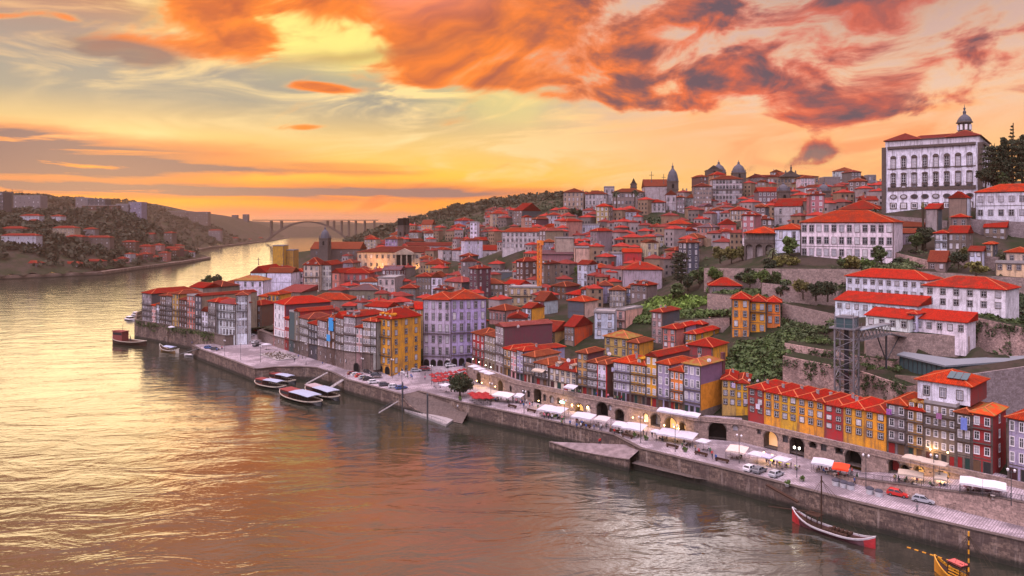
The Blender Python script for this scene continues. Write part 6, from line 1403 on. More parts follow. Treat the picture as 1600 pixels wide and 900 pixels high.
# ---------------------------------------------------------------- labels that single each filler house out
LM = [('yellow crane', 843, 356), ('violet block', 732, 290), ('floodlit exchange palace', 625, 590), ('slim white tower block', 740, 605), ('round bell tower', 1051, 556), ('twin domes', 1138, 585), ('long convent', 1320, 290), ('bishop palace', 1457, 340), ('pavilion garden', 1130, 285), ('blank lilac hall', 1003, 342), ('peach blank wall', 916, 402),
      ('white church', 404, 478), ('cream four floor house', 486, 470), ('yellow corner house', 620, 278), ('light blue house', 944, 270), ('orange red gable', 905, 272), ('stone mansion', 982, 560), ('long white town palace', 780, 560), ('slate attic house', 790, 450), ('rust brown blank wall', 946, 462), ('long skyline law court', 1225, 600), ('loggia house', 1186, 312), ('three orange houses', 1180, 252), ('dark green bank', 1045, 495), ('long white hillside house', 818, 480)]
CW = dict(white='white', cream='cream', grey='grey', stone='stone', beige='beige', pink='pink', salmon='salmon', ochre='ochre', brown='brown', lilac='lilac', maroon='maroon', slate='slate', yellow='yellow', blue='blue grey', peach='peach')
RW = dict(hip='hipped', gx='gabled', gy='gable-fronted')
RCW = dict(red='red', orange='orange', rust='rusty', dark='dark red', pink='faded pink', brick='brick-red', grey='grey')
bk = {}
for h in FILL:
    t, cx, cy, z0, wl, rf, rc, nf, nc, w, d = h
    dist = sorted(((cx - at(p, Z)[0]) ** 2 + (cy - at(p, Z)[1]) ** 2, n, Z) for n, p, Z in LM)[0]
    side = 'behind' if cy > dist[2] + 8 else ('below' if cy < dist[2] - 8 else 'beside')
    key = (f"{'broad ' if w > 15 else 'small ' if w < 9 else ''}{CW[wl]} house", f"{RCW[rc]} {RW[rf]} roof", side, dist[1])
    bk.setdefault(key, []).append((dist[0], t))
for (a, b, s, l), v in bk.items():
    v.sort(key=lambda q: q[0])
    for i, (_, t) in enumerate(v):
        t['label'] = f"{a} with {b} {s} the {l}" if i == 0 else f"{a} with {b} {s} the {l}, {ORD[i]} such"
# ---------------------------------------------------------------- trees
def crown_mesh(name, fn, n, leaf, seed, mats='leaf'):
    """leaf faces gathered in sprays: fn(rng) gives a spray's centre, radius"""
    rr = np.random.RandomState(seed); m = MB(); V, Fc = [], []
    for i in range(n):
        c, r = fn(rr)
        for j in range(9):
            p = np.array(c) + rr.normal(size=3) * r * .5; a = rr.normal(size=3); a /= np.linalg.norm(a); b = np.cross(a, rr.normal(size=3)); b /= np.linalg.norm(b) + 1e-6; s = leaf * rr.uniform(.6, 1.3)
            o = len(V); V += [tuple(p - a * s), tuple(p + b * s * .6), tuple(p + a * s), tuple(p - b * s * .6)]; Fc.append((o, o + 1, o + 2, o + 3))
    m.v, m.f, m.m = V, Fc, [0] * len(Fc); return m.mesh(name, [mats])
def round_fn(rx, rz, cz, lobes, seed):
    rr0 = np.random.RandomState(seed + 99); L = [(rr0.normal(size=3), rr0.uniform(.40, .62)) for _ in range(lobes)]
    L = [(d / np.linalg.norm(d) * .58, k) for d, k in L]
    def f(rr):
        d, k = L[rr.randint(lobes)]; e = rr.normal(size=3); e /= np.linalg.norm(e); p = d + e * k * rr.uniform(.55, 1.0)
        return (p[0] * rx, p[1] * rx, cz + p[2] * rz), .11 * rx
    return f
def cone_fn(r, z0, z1):
    def f(rr):
        t = rr.rand() ** .8; z = z0 + (z1 - z0) * t; tier = .72 + .28 * math.sin(t * 42); q = r * (1 - t) ** .8 * tier; a = rr.uniform(0, 6.283); s = rr.uniform(.35, 1)
        return (q * s * math.cos(a), q * s * math.sin(a), z - q * .25 * s), .09 * r + .12
    return f
def trunk_mesh(h, r, limbs, spread, seed):
    rr = random.Random(seed); m = MB(); m.tube([(0, 0, -.8), (.03 * h, 0, h * .5), (0, .03 * h, h)], [r * 1.25, r, r * .6], 7)
    for i in range(limbs):
        a = rr.uniform(0, 6.28); z = h * rr.uniform(.55, .95); m.tube([(0, 0, z), (math.cos(a) * spread * .5, math.sin(a) * spread * .5, z + spread * .35), (math.cos(a) * spread, math.sin(a) * spread, z + spread * .8)], [r * .5, r * .34, r * .12], 5)
    return m.mesh('trunk', ['bark'])
TP = {}
for i in range(4):
    s = random.Random(i); TP['round%d' % i] = (crown_mesh('crown', round_fn(2.6 * s.uniform(.9, 1.1), 2.3 * s.uniform(.8, 1.2), 3.3, 6 + i, i), 230, .32, i), trunk_mesh(1.8, .22, 4, 1.4, i))
TP['ball'] = (crown_mesh('crown', round_fn(3.1, 2.2, 3.6, 14, 31), 520, .27, 31), trunk_mesh(2.4, .25, 5, 1.6, 31))
TP['bush0'] = (crown_mesh('crown', round_fn(1.5, 1.0, .8, 7, 41), 110, .24, 41), trunk_mesh(.6, .12, 3, .6, 41))
TP['bush1'] = (crown_mesh('crown', round_fn(1.9, .9, .7, 5, 43), 110, .24, 43), trunk_mesh(.5, .12, 3, .7, 43))
TP['conifer'] = (crown_mesh('crown', cone_fn(3.4, 1.5, 14), 480, .34, 51), trunk_mesh(13, .3, 0, 1, 51))
TP['cedar'] = (crown_mesh('crown', lambda rr: ((lambda a, q, t: ((q * math.cos(a), q * math.sin(a), 2.5 + t * 12)))(rr.uniform(0, 6.28), 4.0 * rr.uniform(.2, 1) * (1 - .55 * (int(rr.rand() * 7) / 7)), int(rr.rand() * 7) / 7 + rr.uniform(0, .05)), .55), 480, .36, 53), trunk_mesh(14, .4, 6, 2.5, 53))
TP['spire'] = (crown_mesh('crown', lambda rr: ((lambda a, k, s: (2.3 * (1 - k / 9) * s * math.cos(a), 2.3 * (1 - k / 9) * s * math.sin(a), 6 + k * 1.2 + .3 * s))(int(rr.rand() * 6) * 1.047 + rr.uniform(-.1, .1), int(rr.rand() * 9), rr.uniform(.1, 1)), .16), 300, .22, 55), trunk_mesh(17, .25, 0, 1, 55))
def palm_meshes(h):
    m = MB(); m.tube([(0, 0, -.5), (.15, 0, h * .5), (0, 0, h)], [.32, .24, .26], 8); c = MB(); rr = random.Random(9)
    for i in range(46):
        a = rr.uniform(0, 6.28); e = rr.uniform(-.5, 1.3); L = rr.uniform(1.9, 2.6); pts = []
        for k in range(6):
            t = k / 5; q = L * t * math.cos(e * (1 - t * .5)); z = h + L * t * math.sin(e) - L * t * t * .75; pts.append((q * math.cos(a), q * math.sin(a), z))
        for k in range(5):
            p, q = Vector(pts[k]), Vector(pts[k + 1]); sd = Vector((-math.sin(a), math.cos(a), -.25)) * (.34 * (1 - .12 * k)); s2 = Vector((math.sin(a), -math.cos(a), -.25)) * (.34 * (1 - .12 * k))
            c.add([p, q, q + sd * .9, p + sd], [(0, 1, 2, 3)]); c.add([p, q, q + s2 * .9, p + s2], [(3, 2, 1, 0)])
    return c.mesh('crown', ['leaf']), m.mesh('trunk', ['bark'])
TP['palm'] = palm_meshes(5.0); TP['tallpalm'] = palm_meshes(9.5)
def tree(kind, x, y, z, s, label, name='tree', cat='tree', col=(0.087, 0.123, 0.036), group=None, sz=None, rz=None):
    t = thing(name, (x, y, z), rz if rz is not None else rnd.uniform(0, 6.28), label, cat, group); t.scale = (s, s, sz or s)
    c, k = TP[kind]; link('crown', c, t, color=col); link('trunk', k, t); return t
def ptree(kind, px, pb, Z, hpx, label, h0, **k):
    """tree whose foot stands at that column and row, hpx photo pixels tall"""
    x, y = at(px, Z); s = hpx * Z / F / h0; return tree(kind, x, y, zof(pb, Z), s, label, **k)
DG, MG, BG, OL, YG = (0.041, 0.055, 0.026), (0.072, 0.109, 0.032), (0.109, 0.181, 0.036), (0.160, 0.145, 0.043), (0.189, 0.174, 0.043)
x, y = G(719, 620, 5); tree('ball', x, y, 5, 1.32, 'round clipped dark tree alone on the river square', col=(0.038, 0.052, 0.023))
for px, pb, hp, k, lab in ((1553, 292, 66, 'cedar', 'dark cedar against the palace end wall'), (1568, 290, 76, 'conifer', 'tall dark conifer second from the palace wall'), (1583, 288, 72, 'cedar', 'broad dark cedar below the thin spire tree'), (1598, 288, 78, 'conifer', 'dark conifer cut by the edge of the picture beside the palace'), (1560, 296, 40, 'round1', 'mid green leafy tree under the palace conifers'), (1540, 292, 34, 'round2', 'dark leafy tree at the palace corner')):
    ptree(k, px, pb, 314, hp, lab, 14.4 if k != 'round1' and k != 'round2' else 6.6, col=DG if 'dark' in lab else MG, name='conifer' if k in ('cedar', 'conifer') else 'tree')
ptree('spire', 1581, 268, 318, 76, 'thin spire shaped araucaria rising above the palace conifers', 17, col=DG, name='araucaria')
ptree('cedar', 1063, 446, 300, 54, 'dark ragged cypress tree standing in front of the blank lilac hall', 14.5, col=(0.049, 0.052, 0.029), name='cypress')
ptree('palm', 1207, 413, 298, 34, 'bushy palm tree in front of the stone loggia', 7.6, col=(0.102, 0.123, 0.051), name='palm_tree')
ptree('tallpalm', 963, 330, 546, 36, 'dark palm of two before the stone mansion, the one farther from the bell tower', 11.5, col=DG, name='palm_tree')
ptree('tallpalm', 992, 330, 546, 38, 'dark palm of two before the stone mansion, the one nearer the bell tower', 11.5, col=DG, name='palm_tree')
x, y = at(1442, 286); m = MB(); zb = zof(386, 286); m.tube([(0, 0, -2), (.1, 0, 7), (0, 0, (386 - 325) * 286 / F)], [.5, .38, .55], 8); tp = thing('dead_palm', (x, y, zb), 0, 'bare brown palm trunk with a stubby top by the blank grey house', 'palm'); obj('trunk', m, 'bark', tp); c = MB(); c.lathe([(.5, 0), (.75, .6), (.5, 1.5), (.2, 2.6)], 7, 0, (0, 0, (386 - 326) * 286 / F)); obj('crown', c, 'leaf', tp, color=OL)
TR = [('round0', 1125, 408, 322, 20, OL, 'olive pruned tree farthest from the loggia'), ('round1', 1143, 408, 322, 22, YG, 'yellowish pruned tree in the middle of the three by the loggia'), ('round2', 1160, 409, 320, 22, OL, 'olive pruned tree nearest the loggia'), ('round3', 1233, 400, 298, 28, BG, 'bright green tree against the white house beside the convent'), ('bush0', 1216, 413, 290, 12, YG, 'yellow green bush by the palm foot'), ('bush1', 1230, 414, 290, 14, OL, 'golden bush under the bright green tree'), ('bush1', 1243, 414, 288, 12, YG, 'yellow bush at the convent corner'),
      ('round0', 1378, 414, 270, 26, MG, 'rounded green tree at the foot of the convent corner'), ('bush0', 1320, 416, 272, 14, MG, 'green bush below the third convent window'), ('bush1', 1338, 417, 270, 16, YG, 'pale green bush below the middle of the convent'), ('bush0', 1356, 417, 270, 14, BG, 'bright bush before the rounded green convent tree'), ('bush1', 1398, 416, 268, 13, DG, 'dark bush past the rounded green convent tree'), ('bush0', 1412, 416, 266, 12, MG, 'small green bush near the patched roof ruin'), ('round1', 1432, 388, 283, 24, MG, 'green tree behind the bare palm trunk'), ('round3', 1446, 384, 284, 26, DG, 'dark green tree in front of the bare palm trunk'),
      ('round2', 1498, 418, 255, 22, DG, 'dark green round tree by the patched roof ruin'), ('bush0', 1503, 396, 266, 10, OL, 'olive bush before the brown stone house'), ('bush1', 1525, 424, 247, 14, YG, 'pale green bush above the hedge'), ('round2', 1255, 464, 255, 24, OL, 'olive tree beside two dark round trees'), ('round1', 1275, 466, 250, 26, DG, 'dark round tree before the terraced white building, uphill one'), ('ball', 1293, 468, 246, 26, DG, 'dark broad tree touching the long low white wing'),
      ('round0', 1093, 450, 296, 28, MG, 'round green tree near the pavilion'), ('ball', 1117, 441, 290, 22, BG, 'bright round tree behind the pavilion roof'), ('round3', 1075, 452, 296, 20, DG, 'dark tree between cypress and round green tree'), ('bush1', 1052, 458, 292, 14, MG, 'green bush at the cypress foot'), ('round1', 1172, 446, 276, 22, MG, 'green tree among the shrubs past the pavilion'), ('round2', 1190, 448, 272, 24, BG, 'lighter green tree among the shrubs past the pavilion'), ('round0', 1208, 452, 268, 24, MG, 'mid green tree above the three orange houses'), ('bush0', 1220, 456, 264, 16, DG, 'dark shrub at the end of the shrub garden'), ('bush1', 1165, 436, 286, 16, DG, 'dark shrub on the garden wall by the pavilion'), ('round3', 1201, 428, 284, 22, DG, 'dark ivy tree on the long garden wall'),
      ('round0', 329, 446, 470, 14, MG, 'small tree behind the riverside row, farther from the church'), ('round1', 340, 445, 470, 16, DG, 'small tree behind the riverside row, nearer the church'), ('round2', 320, 446, 468, 10, DG, 'little bush like tree behind the riverside row'), ('round1', 905, 432, 385, 18, BG, 'bright green tree crown among roofs below the peach wall'), ('round3', 919, 431, 385, 16, MG, 'second green crown among roofs below the peach wall'), ('round2', 1018, 486, 300, 18, MG, 'green tree by the corner of the blank hall'), ('bush0', 724, 422, 540, 8, MG, 'little tree before the long whitish palace'), ('round0', 905, 341, 520, 12, DG, 'dark tree on the slope under the cream tenement'), ('round3', 895, 338, 530, 12, DG, 'second dark tree under the cream tenement'), ('round1', 1168, 362, 400, 14, DG, 'dark tree by the cream yellow house')]
for k, px, pb, Z, hp, col, lab in TR: ptree(k, px, pb, Z, hp * 1.1, lab, dict(round0=5.3, round1=5.4, round2=5.4, round3=5.3, ball=5.8, bush0=1.9, bush1=1.6)[k], col=col, name='bush' if 'bush' in k else 'tree', cat='bush' if 'bush' in k else 'tree')
for i in range(16): px = 792 + i * 7.4 + rnd.uniform(-3, 3); x, y = at(px, 1000 + 30 * (i % 3)); tree('round%d' % (i % 4), x, y, hz(rter, x, y) - 1, rnd.uniform(1.6, 2.9), 'dark broadleaf tree on the town ridge beyond the last roofs', col=DG, group='ridge trees beyond the last roofs')
# ---------------------------------------------------------------- ivy, vines and rough growth on the slopes
def onter(q): return float(terr(np.array([q]))[0])
def patch(quad, n, rlo, rhi, name, color, label, leaf=.34, per=16, seed=1, flat_=.6):
    P_ = [at(px, Z) for px, Z in quad]
    def f(rr):
        u, v = rr.rand(), rr.rand(); a = np.array(P_[0]) * (1 - u) + np.array(P_[1]) * u; b = np.array(P_[3]) * (1 - u) + np.array(P_[2]) * u; x, y = a * (1 - v) + b * v
        r = rr.uniform(rlo, rhi); return x, y, onter((x, y)) + r * .35, r
    return clumps(name, n, f, leaf, color, label, per=per, seed=seed, flat_=flat_)
patch([(1128, 222), (1232, 210), (1240, 246), (1150, 246)], 520, .9, 2.0, 'ivy_bank', (0.065, 0.109, 0.029), 'thick ivy and brambles over the bank below the orange houses', seed=11)
patch([(1215, 236), (1312, 226), (1312, 242), (1225, 262)], 380, .8, 1.8, 'ivy_bank', (0.058, 0.087, 0.029), 'ivy growth around the cliff behind the lift', seed=12)
patch([(990, 296), (1060, 284), (1130, 276), (1030, 305)], 520, .8, 1.8, 'vines', (0.145, 0.246, 0.038), 'bright green vines on the garden bank', seed=13)
patch([(965, 288), (1100, 270), (1145, 266), (1000, 298)], 620, .8, 2.0, 'garden_growth', (0.087, 0.145, 0.035), 'shrubby garden growth below the vines', seed=14)
patch([(1105, 290), (1230, 275), (1235, 262), (1130, 272)], 620, .8, 2.0, 'garden_growth', (0.072, 0.116, 0.032), 'shrubs between the garden terraces', seed=15)
patch([(1012, 500), (1074, 492), (1076, 468), (1018, 475)], 360, 1.2, 2.4, 'hillside_scrub', (0.041, 0.065, 0.026), 'dark green bank under the white gabled houses', seed=16)
patch([(1300, 276), (1440, 262), (1420, 250), (1310, 258)], 260, .8, 1.7, 'garden_growth', (0.080, 0.109, 0.038), 'rough growth below the convent', seed=17)
patch([(1500, 248), (1640, 238), (1640, 222), (1560, 228)], 420, .8, 1.7, 'hedge_growth', (0.032, 0.055, 0.020), 'dark hedge and ivy beside the big white wing', seed=18)
patch([(1400, 290), (1600, 272), (1600, 252), (1420, 262)], 200, .6, 1.4, 'garden_growth', (0.087, 0.102, 0.043), 'weeds among the ruined houses', seed=19)
patch([(1340, 209), (1405, 200), (1425, 204), (1350, 214)], 150, .5, 1.1, 'grass_ledge', (0.072, 0.116, 0.032), 'grassy ledge between the stone terrace walls', seed=20)
patch([(560, 980), (900, 980), (900, 560), (640, 620)], 900, 1.4, 3.2, 'hillside_scrub', (0.051, 0.065, 0.029), 'scrub and tree tops between the hillside roofs', seed=22, leaf=.42)
patch([(880, 560), (1380, 560), (1380, 330), (880, 360)], 700, .7, 1.7, 'hillside_scrub', (0.058, 0.075, 0.032), 'small gardens and scrub between the old town roofs', seed=23, leaf=.4)
# hanging ivy on the craggy walls and weeds on the river wall
def hang(L, zt, n, drop, color, label, seed, dens=1.0):
    a, b = L[0], L[-1]; k = math.hypot(b[0] - a[0], b[1] - a[1]); nx, ny = (b[1] - a[1]) / k, -(b[0] - a[0]) / k
    def f(rr):
        u = rr.rand(); c_ = .5 + .5 * math.sin(u * 23 + seed) * math.sin(u * 7.3 + 2 * seed)
        if rr.rand() > c_ * dens: return None
        r = rr.uniform(.35, .8); return a[0] + (b[0] - a[0]) * u + nx * .3, a[1] + (b[1] - a[1]) * u + ny * .3, zt - rr.rand() ** 1.5 * drop * c_, r
    clumps('hanging_ivy', n, f, .42, color, label, per=10, seed=seed, flat_=1.2)
hang(RWS[0][0], RWS[0][1][3], 260, 6, (0.051, 0.080, 0.026), 'ivy hanging over the upper craggy wall', 5)
hang(RWS[1][0], RWS[1][1][3], 200, 6, (0.043, 0.072, 0.023), 'ivy hanging over the big craggy wall', 6)
hang(RWS[2][0], RWS[2][1][2], 160, 8, (0.043, 0.072, 0.023), 'long ivy tongues on the stepping wall beside the lift', 8)
hang(RWS[6][0], RWS[6][1][3], 320, 8, (0.043, 0.072, 0.023), 'ivy over the wall past the big white wing', 7)
hang([(x - .4, y - .6) for x, y in FL[:4]], 9.4, 420, 5, (0.072, 0.102, 0.029), 'weeds hanging from the tall river wall', 9)
hang([FL[2], FL[3]], 9.6, 260, 2.4, (0.102, 0.160, 0.036), 'bright weeds along the top of the river wall', 10, 1.4)
patch([(1060, 276), (1225, 262), (1225, 255), (1090, 266)], 420, .7, 1.8, 'garden_growth', (0.080, 0.123, 0.035), 'rows of shrubs over the three orange houses', seed=24)
patch([(1235, 226), (1300, 218), (1300, 226), (1240, 236)], 160, .6, 1.4, 'ivy_bank', (.075, .115, .03), 'ivy along the top of the upper craggy wall', seed=31)
patch([(1520, 214), (1645, 198), (1645, 212), (1560, 222)], 300, .8, 1.8, 'ivy_bank', (.05, .085, .022), 'creeper thicket beside the big white wing', seed=32)
patch([(1350, 190), (1400, 184), (1410, 190), (1360, 197)], 120, .5, 1.2, 'grass_ledge', (.07, .11, .03), 'weedy ledge over the last yellow terrace roofs', seed=33)
# ---------------------------------------------------------------- cars
QT = math.atan2(-.69, .72)             # heading of the quay
def car_parts(L=4.1, van=False):
    h = 1.95 if van else 1.45; b = MB(); y = .84; pr = [(-L / 2, .32), (L / 2 - .05, .30), (L / 2, .62), (L / 2 - .25, .80), (L / 2 - (.5 if van else 1.15), .92), (-L / 2 + .12, .95), (-L / 2, .8)]
    n = len(pr); b.add([(x, -y, z) for x, z in pr] + [(x, y, z) for x, z in pr], [tuple(range(n)), tuple(range(n, 2 * n))[::-1]] + [((i + 1) % n, i, n + i, n + (i + 1) % n) for i in range(n)])
    x0, x1, t0, t1 = -L / 2 + .15, L / 2 - (.55 if van else 1.1), -L / 2 + (.22 if van else .55), L / 2 - (1.0 if van else 1.85)
    gl = MB(); gl.add([(x0, -y * .97, .93), (x1, -y * .97, .91), (x1, y * .97, .91), (x0, y * .97, .93), (t0, -.66, h - .06), (t1, -.66, h - .06), (t1, .66, h - .06), (t0, .66, h - .06)], [(0, 1, 5, 4), (1, 2, 6, 5), (2, 3, 7, 6), (3, 0, 4, 7), (4, 5, 6, 7)])
    b.add([(t0 - .04, -.68, h - .055), (t1 + .04, -.68, h - .055), (t1 + .04, .68, h - .055), (t0 - .04, .68, h - .055), (t0 + .1, -.6, h), (t1 - .1, -.6, h), (t1 - .1, .6, h), (t0 + .1, .6, h)], [(0, 1, 5, 4), (1, 2, 6, 5), (2, 3, 7, 6), (3, 0, 4, 7), (4, 5, 6, 7)])
    for sy in (-1, 1):
        b.bar((x1, sy * y * .97, .92), (t1, sy * .67, h - .05), .08); b.bar((x0, sy * y * .97, .94), (t0, sy * .67, h - .05), .12); xm = (x0 + x1) / 2 - .1; b.bar((xm, sy * y * .98, .93), (xm, sy * .675, h - .05), .09)
        if van: b.box(x0 + .05, xm, sy * .70 - .13 * (sy > 0) + (.13 if sy < 0 else 0) - .0, sy * .84, .95, h - .4) if False else None
    w = MB(); w.lathe([(.31, -.1), (.31, .1)], 14); w.v = [(x, z, y_) for x, y_, z in w.v]; r = MB(); r.lathe([(.19, -.11), (.19, .11)], 10); w.add([(x, z, y_) for x, y_, z in r.v], r.f, 1)
    li = MB(); li.box(L / 2 - .12, L / 2 + .005, -.17, .17, .55, .72)
    return b.mesh('body', ['paint']), gl.mesh('windows_glass', ['carglass']), w.mesh('wheel', ['tyre', 'steel']), li.mesh('headlight', ['white']), L
CP, VP = car_parts(), car_parts(4.6, True)
CC = dict(white=(.62, .62, .63), silver=(.34, .36, .38), grey=(.13, .14, .15), black=(.02, .02, .024), red=(.50, .02, .015), blue=(.03, .08, .22), dark=(.05, .055, .065), maroon=(.17, .02, .025))
def car(px, py, z, col, rz, label, van=False, group=None):
    b, g, w, l, L = VP if van else CP; x, y = G(px, py, z); t = thing('parked_van' if van else 'parked_car', (x, y, z + .02), rz, label, 'van' if van else 'car', group)
    link('body', b, t, color=CC[col]); link('window_glass', g, t)
    for sx in (-1, 1):
        for sy in (-1, 1): link('wheel', w, t, (sx * L * .31, sy * .76, .31))
    for sy in (-.58, .58): link('headlight', l, t, (0, sy, 0))
D = R
for px, py, z, col, a, lab in ((1173, 735, 5, 'white', 40, 'white car, first of three parked by the lemon yellow tables'), (1187, 738, 5, 'grey', 42, 'dark grey car between the white car and the blue grey one on the quay'), (1213, 744, 5, 'silver', 40, 'blue grey car, last of three parked by the river wall'), (1403, 775, 5, 'red', -38, 'bright red estate car parked below the street railing'), (1443, 785, 5, 'silver', -36, 'silver hatchback parked ahead of the red car'),
     (551, 586, 5, 'maroon', 25, 'maroon car deep in the riverside parking row'), (557, 588, 5, 'white', 25, 'white car beside the maroon one in the riverside parking row'), (563, 590, 5, 'red', 25, 'red car in the riverside parking row'), (569, 592, 5, 'silver', 25, 'silver car past the red one in the riverside parking row'), (575, 594, 5, 'black', 25, 'black car in the riverside parking row'), (584, 599, 5, 'white', 25, 'white car after the black one in the riverside parking row'), (601, 603, 5, 'dark', 20, 'dark grey car by the steps of the riverside parking'), (616, 606, 5, 'white', 10, 'white car near the slipway top'), (627, 608, 5, 'blue', 30, 'blue car last before the slipway'),
     (650, 581, 6, 'silver', 15, 'silver car in front of the tall yellow corner house'), (664, 578, 6.3, 'maroon', 15, 'dark red car between yellow corner house and big block'), (704, 573, 6.8, 'white', 20, 'white car before the violet block'), (731, 573, 7, 'dark', 20, 'dark car at the far corner of the violet block'), (575, 583, 5.8, 'black', -45, 'black car under the old city wall'), (588, 588, 5.8, 'dark', 5, 'dark car at the foot of the yellow corner house'),
     (329, 534, 5, 'silver', -15, 'grey car nearest the mossy river wall'), (351, 537, 5.2, 'dark', -15, 'dark car under the white corner house'), (362, 535, 5.5, 'white', -15, 'white car under the white corner house'), (374, 531, 5.8, 'black', -10, 'black car at the bend under the tall white house'), (392, 525, 6.5, 'silver', 30, 'silver van like car in the narrow parking street'), (404, 518, 7, 'red', 40, 'red car in the narrow parking street'), (326, 545, 5, 'blue', -20, 'blue car at the dock corner'), (336, 547, 5, 'dark', -20, 'dark car behind the blue one at the dock corner'), (399, 536, 5.3, 'white', 70, 'white car at the start of the old city wall'), (401, 541, 5.2, 'dark', 70, 'dark car below the white one at the old city wall'), (421, 522, 6.2, 'grey', 60, 'grey car in front of the shaded ochre house')):
    car(px, py, z, col, D(a), lab)
car(623, 583, 5.8, 'white', D(10), 'white van before the arches of the yellow corner house', True)
# ---------------------------------------------------------------- people
def person_mesh(pose, seed):
    J = dict(pel=(0, 0, .95), spi=(0, .01, 1.2), che=(0, 0, 1.40), nec=(0, 0, 1.52), hea=(0, -.03, 1.64), top=(0, -.02, 1.76))
    st = {'stand': .04, 'walk': .26, 'sit': 0}[pose]; V, E, Rr = [], [], []
    def v(p, r): V.append(p); Rr.append(r); return len(V) - 1
    a = [v(J['pel'], .15), v(J['spi'], .135), v(J['che'], .15), v(J['nec'], .058), v(J['hea'], .095), v(J['top'], .07)]
    E += list(zip(a, a[1:]))
    for s in (-1, 1):
        sw = st * s
        if pose == 'sit': k, an, to = v((.11 * s, -.42, .92), .075), v((.11 * s, -.46, .50), .05), v((.11 * s, -.60, .46), .045)
        else: k, an, to = v((.10 * s, sw * .5 - .03, .50), .068), v((.10 * s, sw + .02, .09), .045), v((.10 * s, sw - .14, .05), .04)
        h = v((.10 * s, 0, .88), .095); E += [(a[0], h), (h, k), (k, an), (an, to)]
        sh = v((.19 * s, 0, 1.42), .06); el = v((.25 * s, -sw * .4 + .03, 1.14), .046); wr = v((.25 * s, -sw * .7 - .10, .92), .034); ha = v((.25 * s, -sw * .75 - .13, .82), .03); E += [(a[2], sh), (sh, el), (el, wr), (wr, ha)]
    me = bpy.data.meshes.new('tmp'); me.from_pydata(V, E, []); o = bpy.data.objects.new('tmp', me); COL.objects.link(o)
    o.modifiers.new('s', 'SKIN'); sk = me.skin_vertices[0].data
    for i, r in enumerate(Rr): sk[i].radius = (r, r); sk[i].use_root = i == 0
    o.modifiers.new('d', 'SUBSURF').levels = 1
    dg = bpy.context.evaluated_depsgraph_get(); out = bpy.data.meshes.new_from_object(o.evaluated_get(dg)); bpy.data.objects.remove(o); out.name = 'person'
    out.materials.clear()
    for k in ('cloth', 'trousers', 'skin', 'hair'): out.materials.append(MATS[k])
    for p in out.polygons:
        c = p.center; zz = c.z; p.use_smooth = True
        p.material_index = (3 if zz > 1.70 or (zz > 1.6 and c.y > .0) else 2) if zz > 1.50 and abs(c.x) < .14 else 2 if abs(c.x) > .2 and zz < .93 else 0 if zz > .93 else 1
    if pose == 'sit':
        for q in out.vertices: q.co.z -= .42
    return out
PM = {k: person_mesh(k, 1) for k in ('stand', 'walk', 'sit')}
SHIRT = dict(red=(.5, .03, .03), white=(.6, .6, .6), black=(.02, .02, .02), blue=(.04, .10, .30), grey=(.2, .2, .2), pink=(.55, .2, .25), green=(.05, .15, .06), tan=(.35, .24, .14))
PC = {}
def person(x, y, z, pose, col, rz, where):
    k = (col, where); PC.setdefault(k, []); i = len(PC[k])
    verb = {'stand': 'standing', 'walk': 'walking', 'sit': 'sitting'}[pose]
    o = link('person', PM[pose], None, (x, y, z), rz, SHIRT[col]); PC[k].append(o)
    tag(o, f"{ORD[i] + ' ' if i else ''}person in a {col} top {verb} {where}", 'person', 'people on the quay')
pr = random.Random(4); SK = list(SHIRT)
def crowd(n, x0, y0, x1, y1, z, where, spread=3, sit=0):
    a, b = G(x0, y0, z), G(x1, y1, z)
    for i in range(n):
        t = pr.random(); person(a[0] + (b[0] - a[0]) * t + pr.uniform(-1, 1) * spread * .7, a[1] + (b[1] - a[1]) * t + pr.uniform(-1, 1) * spread, z + .01, 'sit' if pr.random() < sit else pr.choice(['stand', 'walk', 'walk']), pr.choice(SK), pr.uniform(0, 6.28), where)
crowd(14, 848, 648, 900, 664, 5, 'before the double white awning', 3.5); crowd(14, 880, 662, 960, 680, 5, 'along the cafes above the landing ramp', 3); crowd(8, 985, 676, 1060, 694, 5, 'beside the bright restaurant awnings', 3)
crowd(6, 768, 622, 800, 630, 5, 'near the big cream awnings', 3); crowd(7, 655, 590, 700, 598, 5.5, 'crossing the river square', 4); crowd(5, 1195, 726, 1240, 735, 5, 'by the lemon yellow tables', 2); crowd(5, 1285, 735, 1330, 744, 5.3, 'under the white and red awnings', 1.5); crowd(4, 1325, 748, 1345, 752, 5, 'by the round grey bins', 1.2); crowd(6, 300, 537, 345, 548, 5, 'on the dock corner', 3); crowd(5, 440, 555, 500, 575, 5, 'on the pale dock path', 3)
crowd(12, 800, 628, 850, 642, 5, 'on the promenade before the cream awnings', 3); crowd(12, 1060, 700, 1140, 718, 5, 'on the promenade past the great dark arch', 3); crowd(10, 600, 585, 660, 592, 5.6, 'among the cars of the square', 3); crowd(8, 1380, 748, 1500, 770, 6.9, 'on the raised street', 1.5); crowd(7, 860, 610, 1000, 632, 10.03, 'on the upper street over the arcade', .8)
for px, py, pose, col, wh in ((938, 694, 'stand', 'red', 'at the top of the landing ramp'), (936, 695, 'walk', 'red', 'at the top of the landing ramp'), (1433, 800, 'walk', 'grey', 'alone below the silver hatchback'), (1335, 757, 'walk', 'blue', 'by the round grey bins'), (629, 614, 'stand', 'black', 'at the slipway top'), (715, 640, 'walk', 'white', 'beside the clipped tree'), (1245, 736, 'stand', 'white', 'under the dark gateway lamp')):
    x, y = G(px, py, 5); person(x, y, 5.01, pose, col, pr.uniform(0, 6), wh)
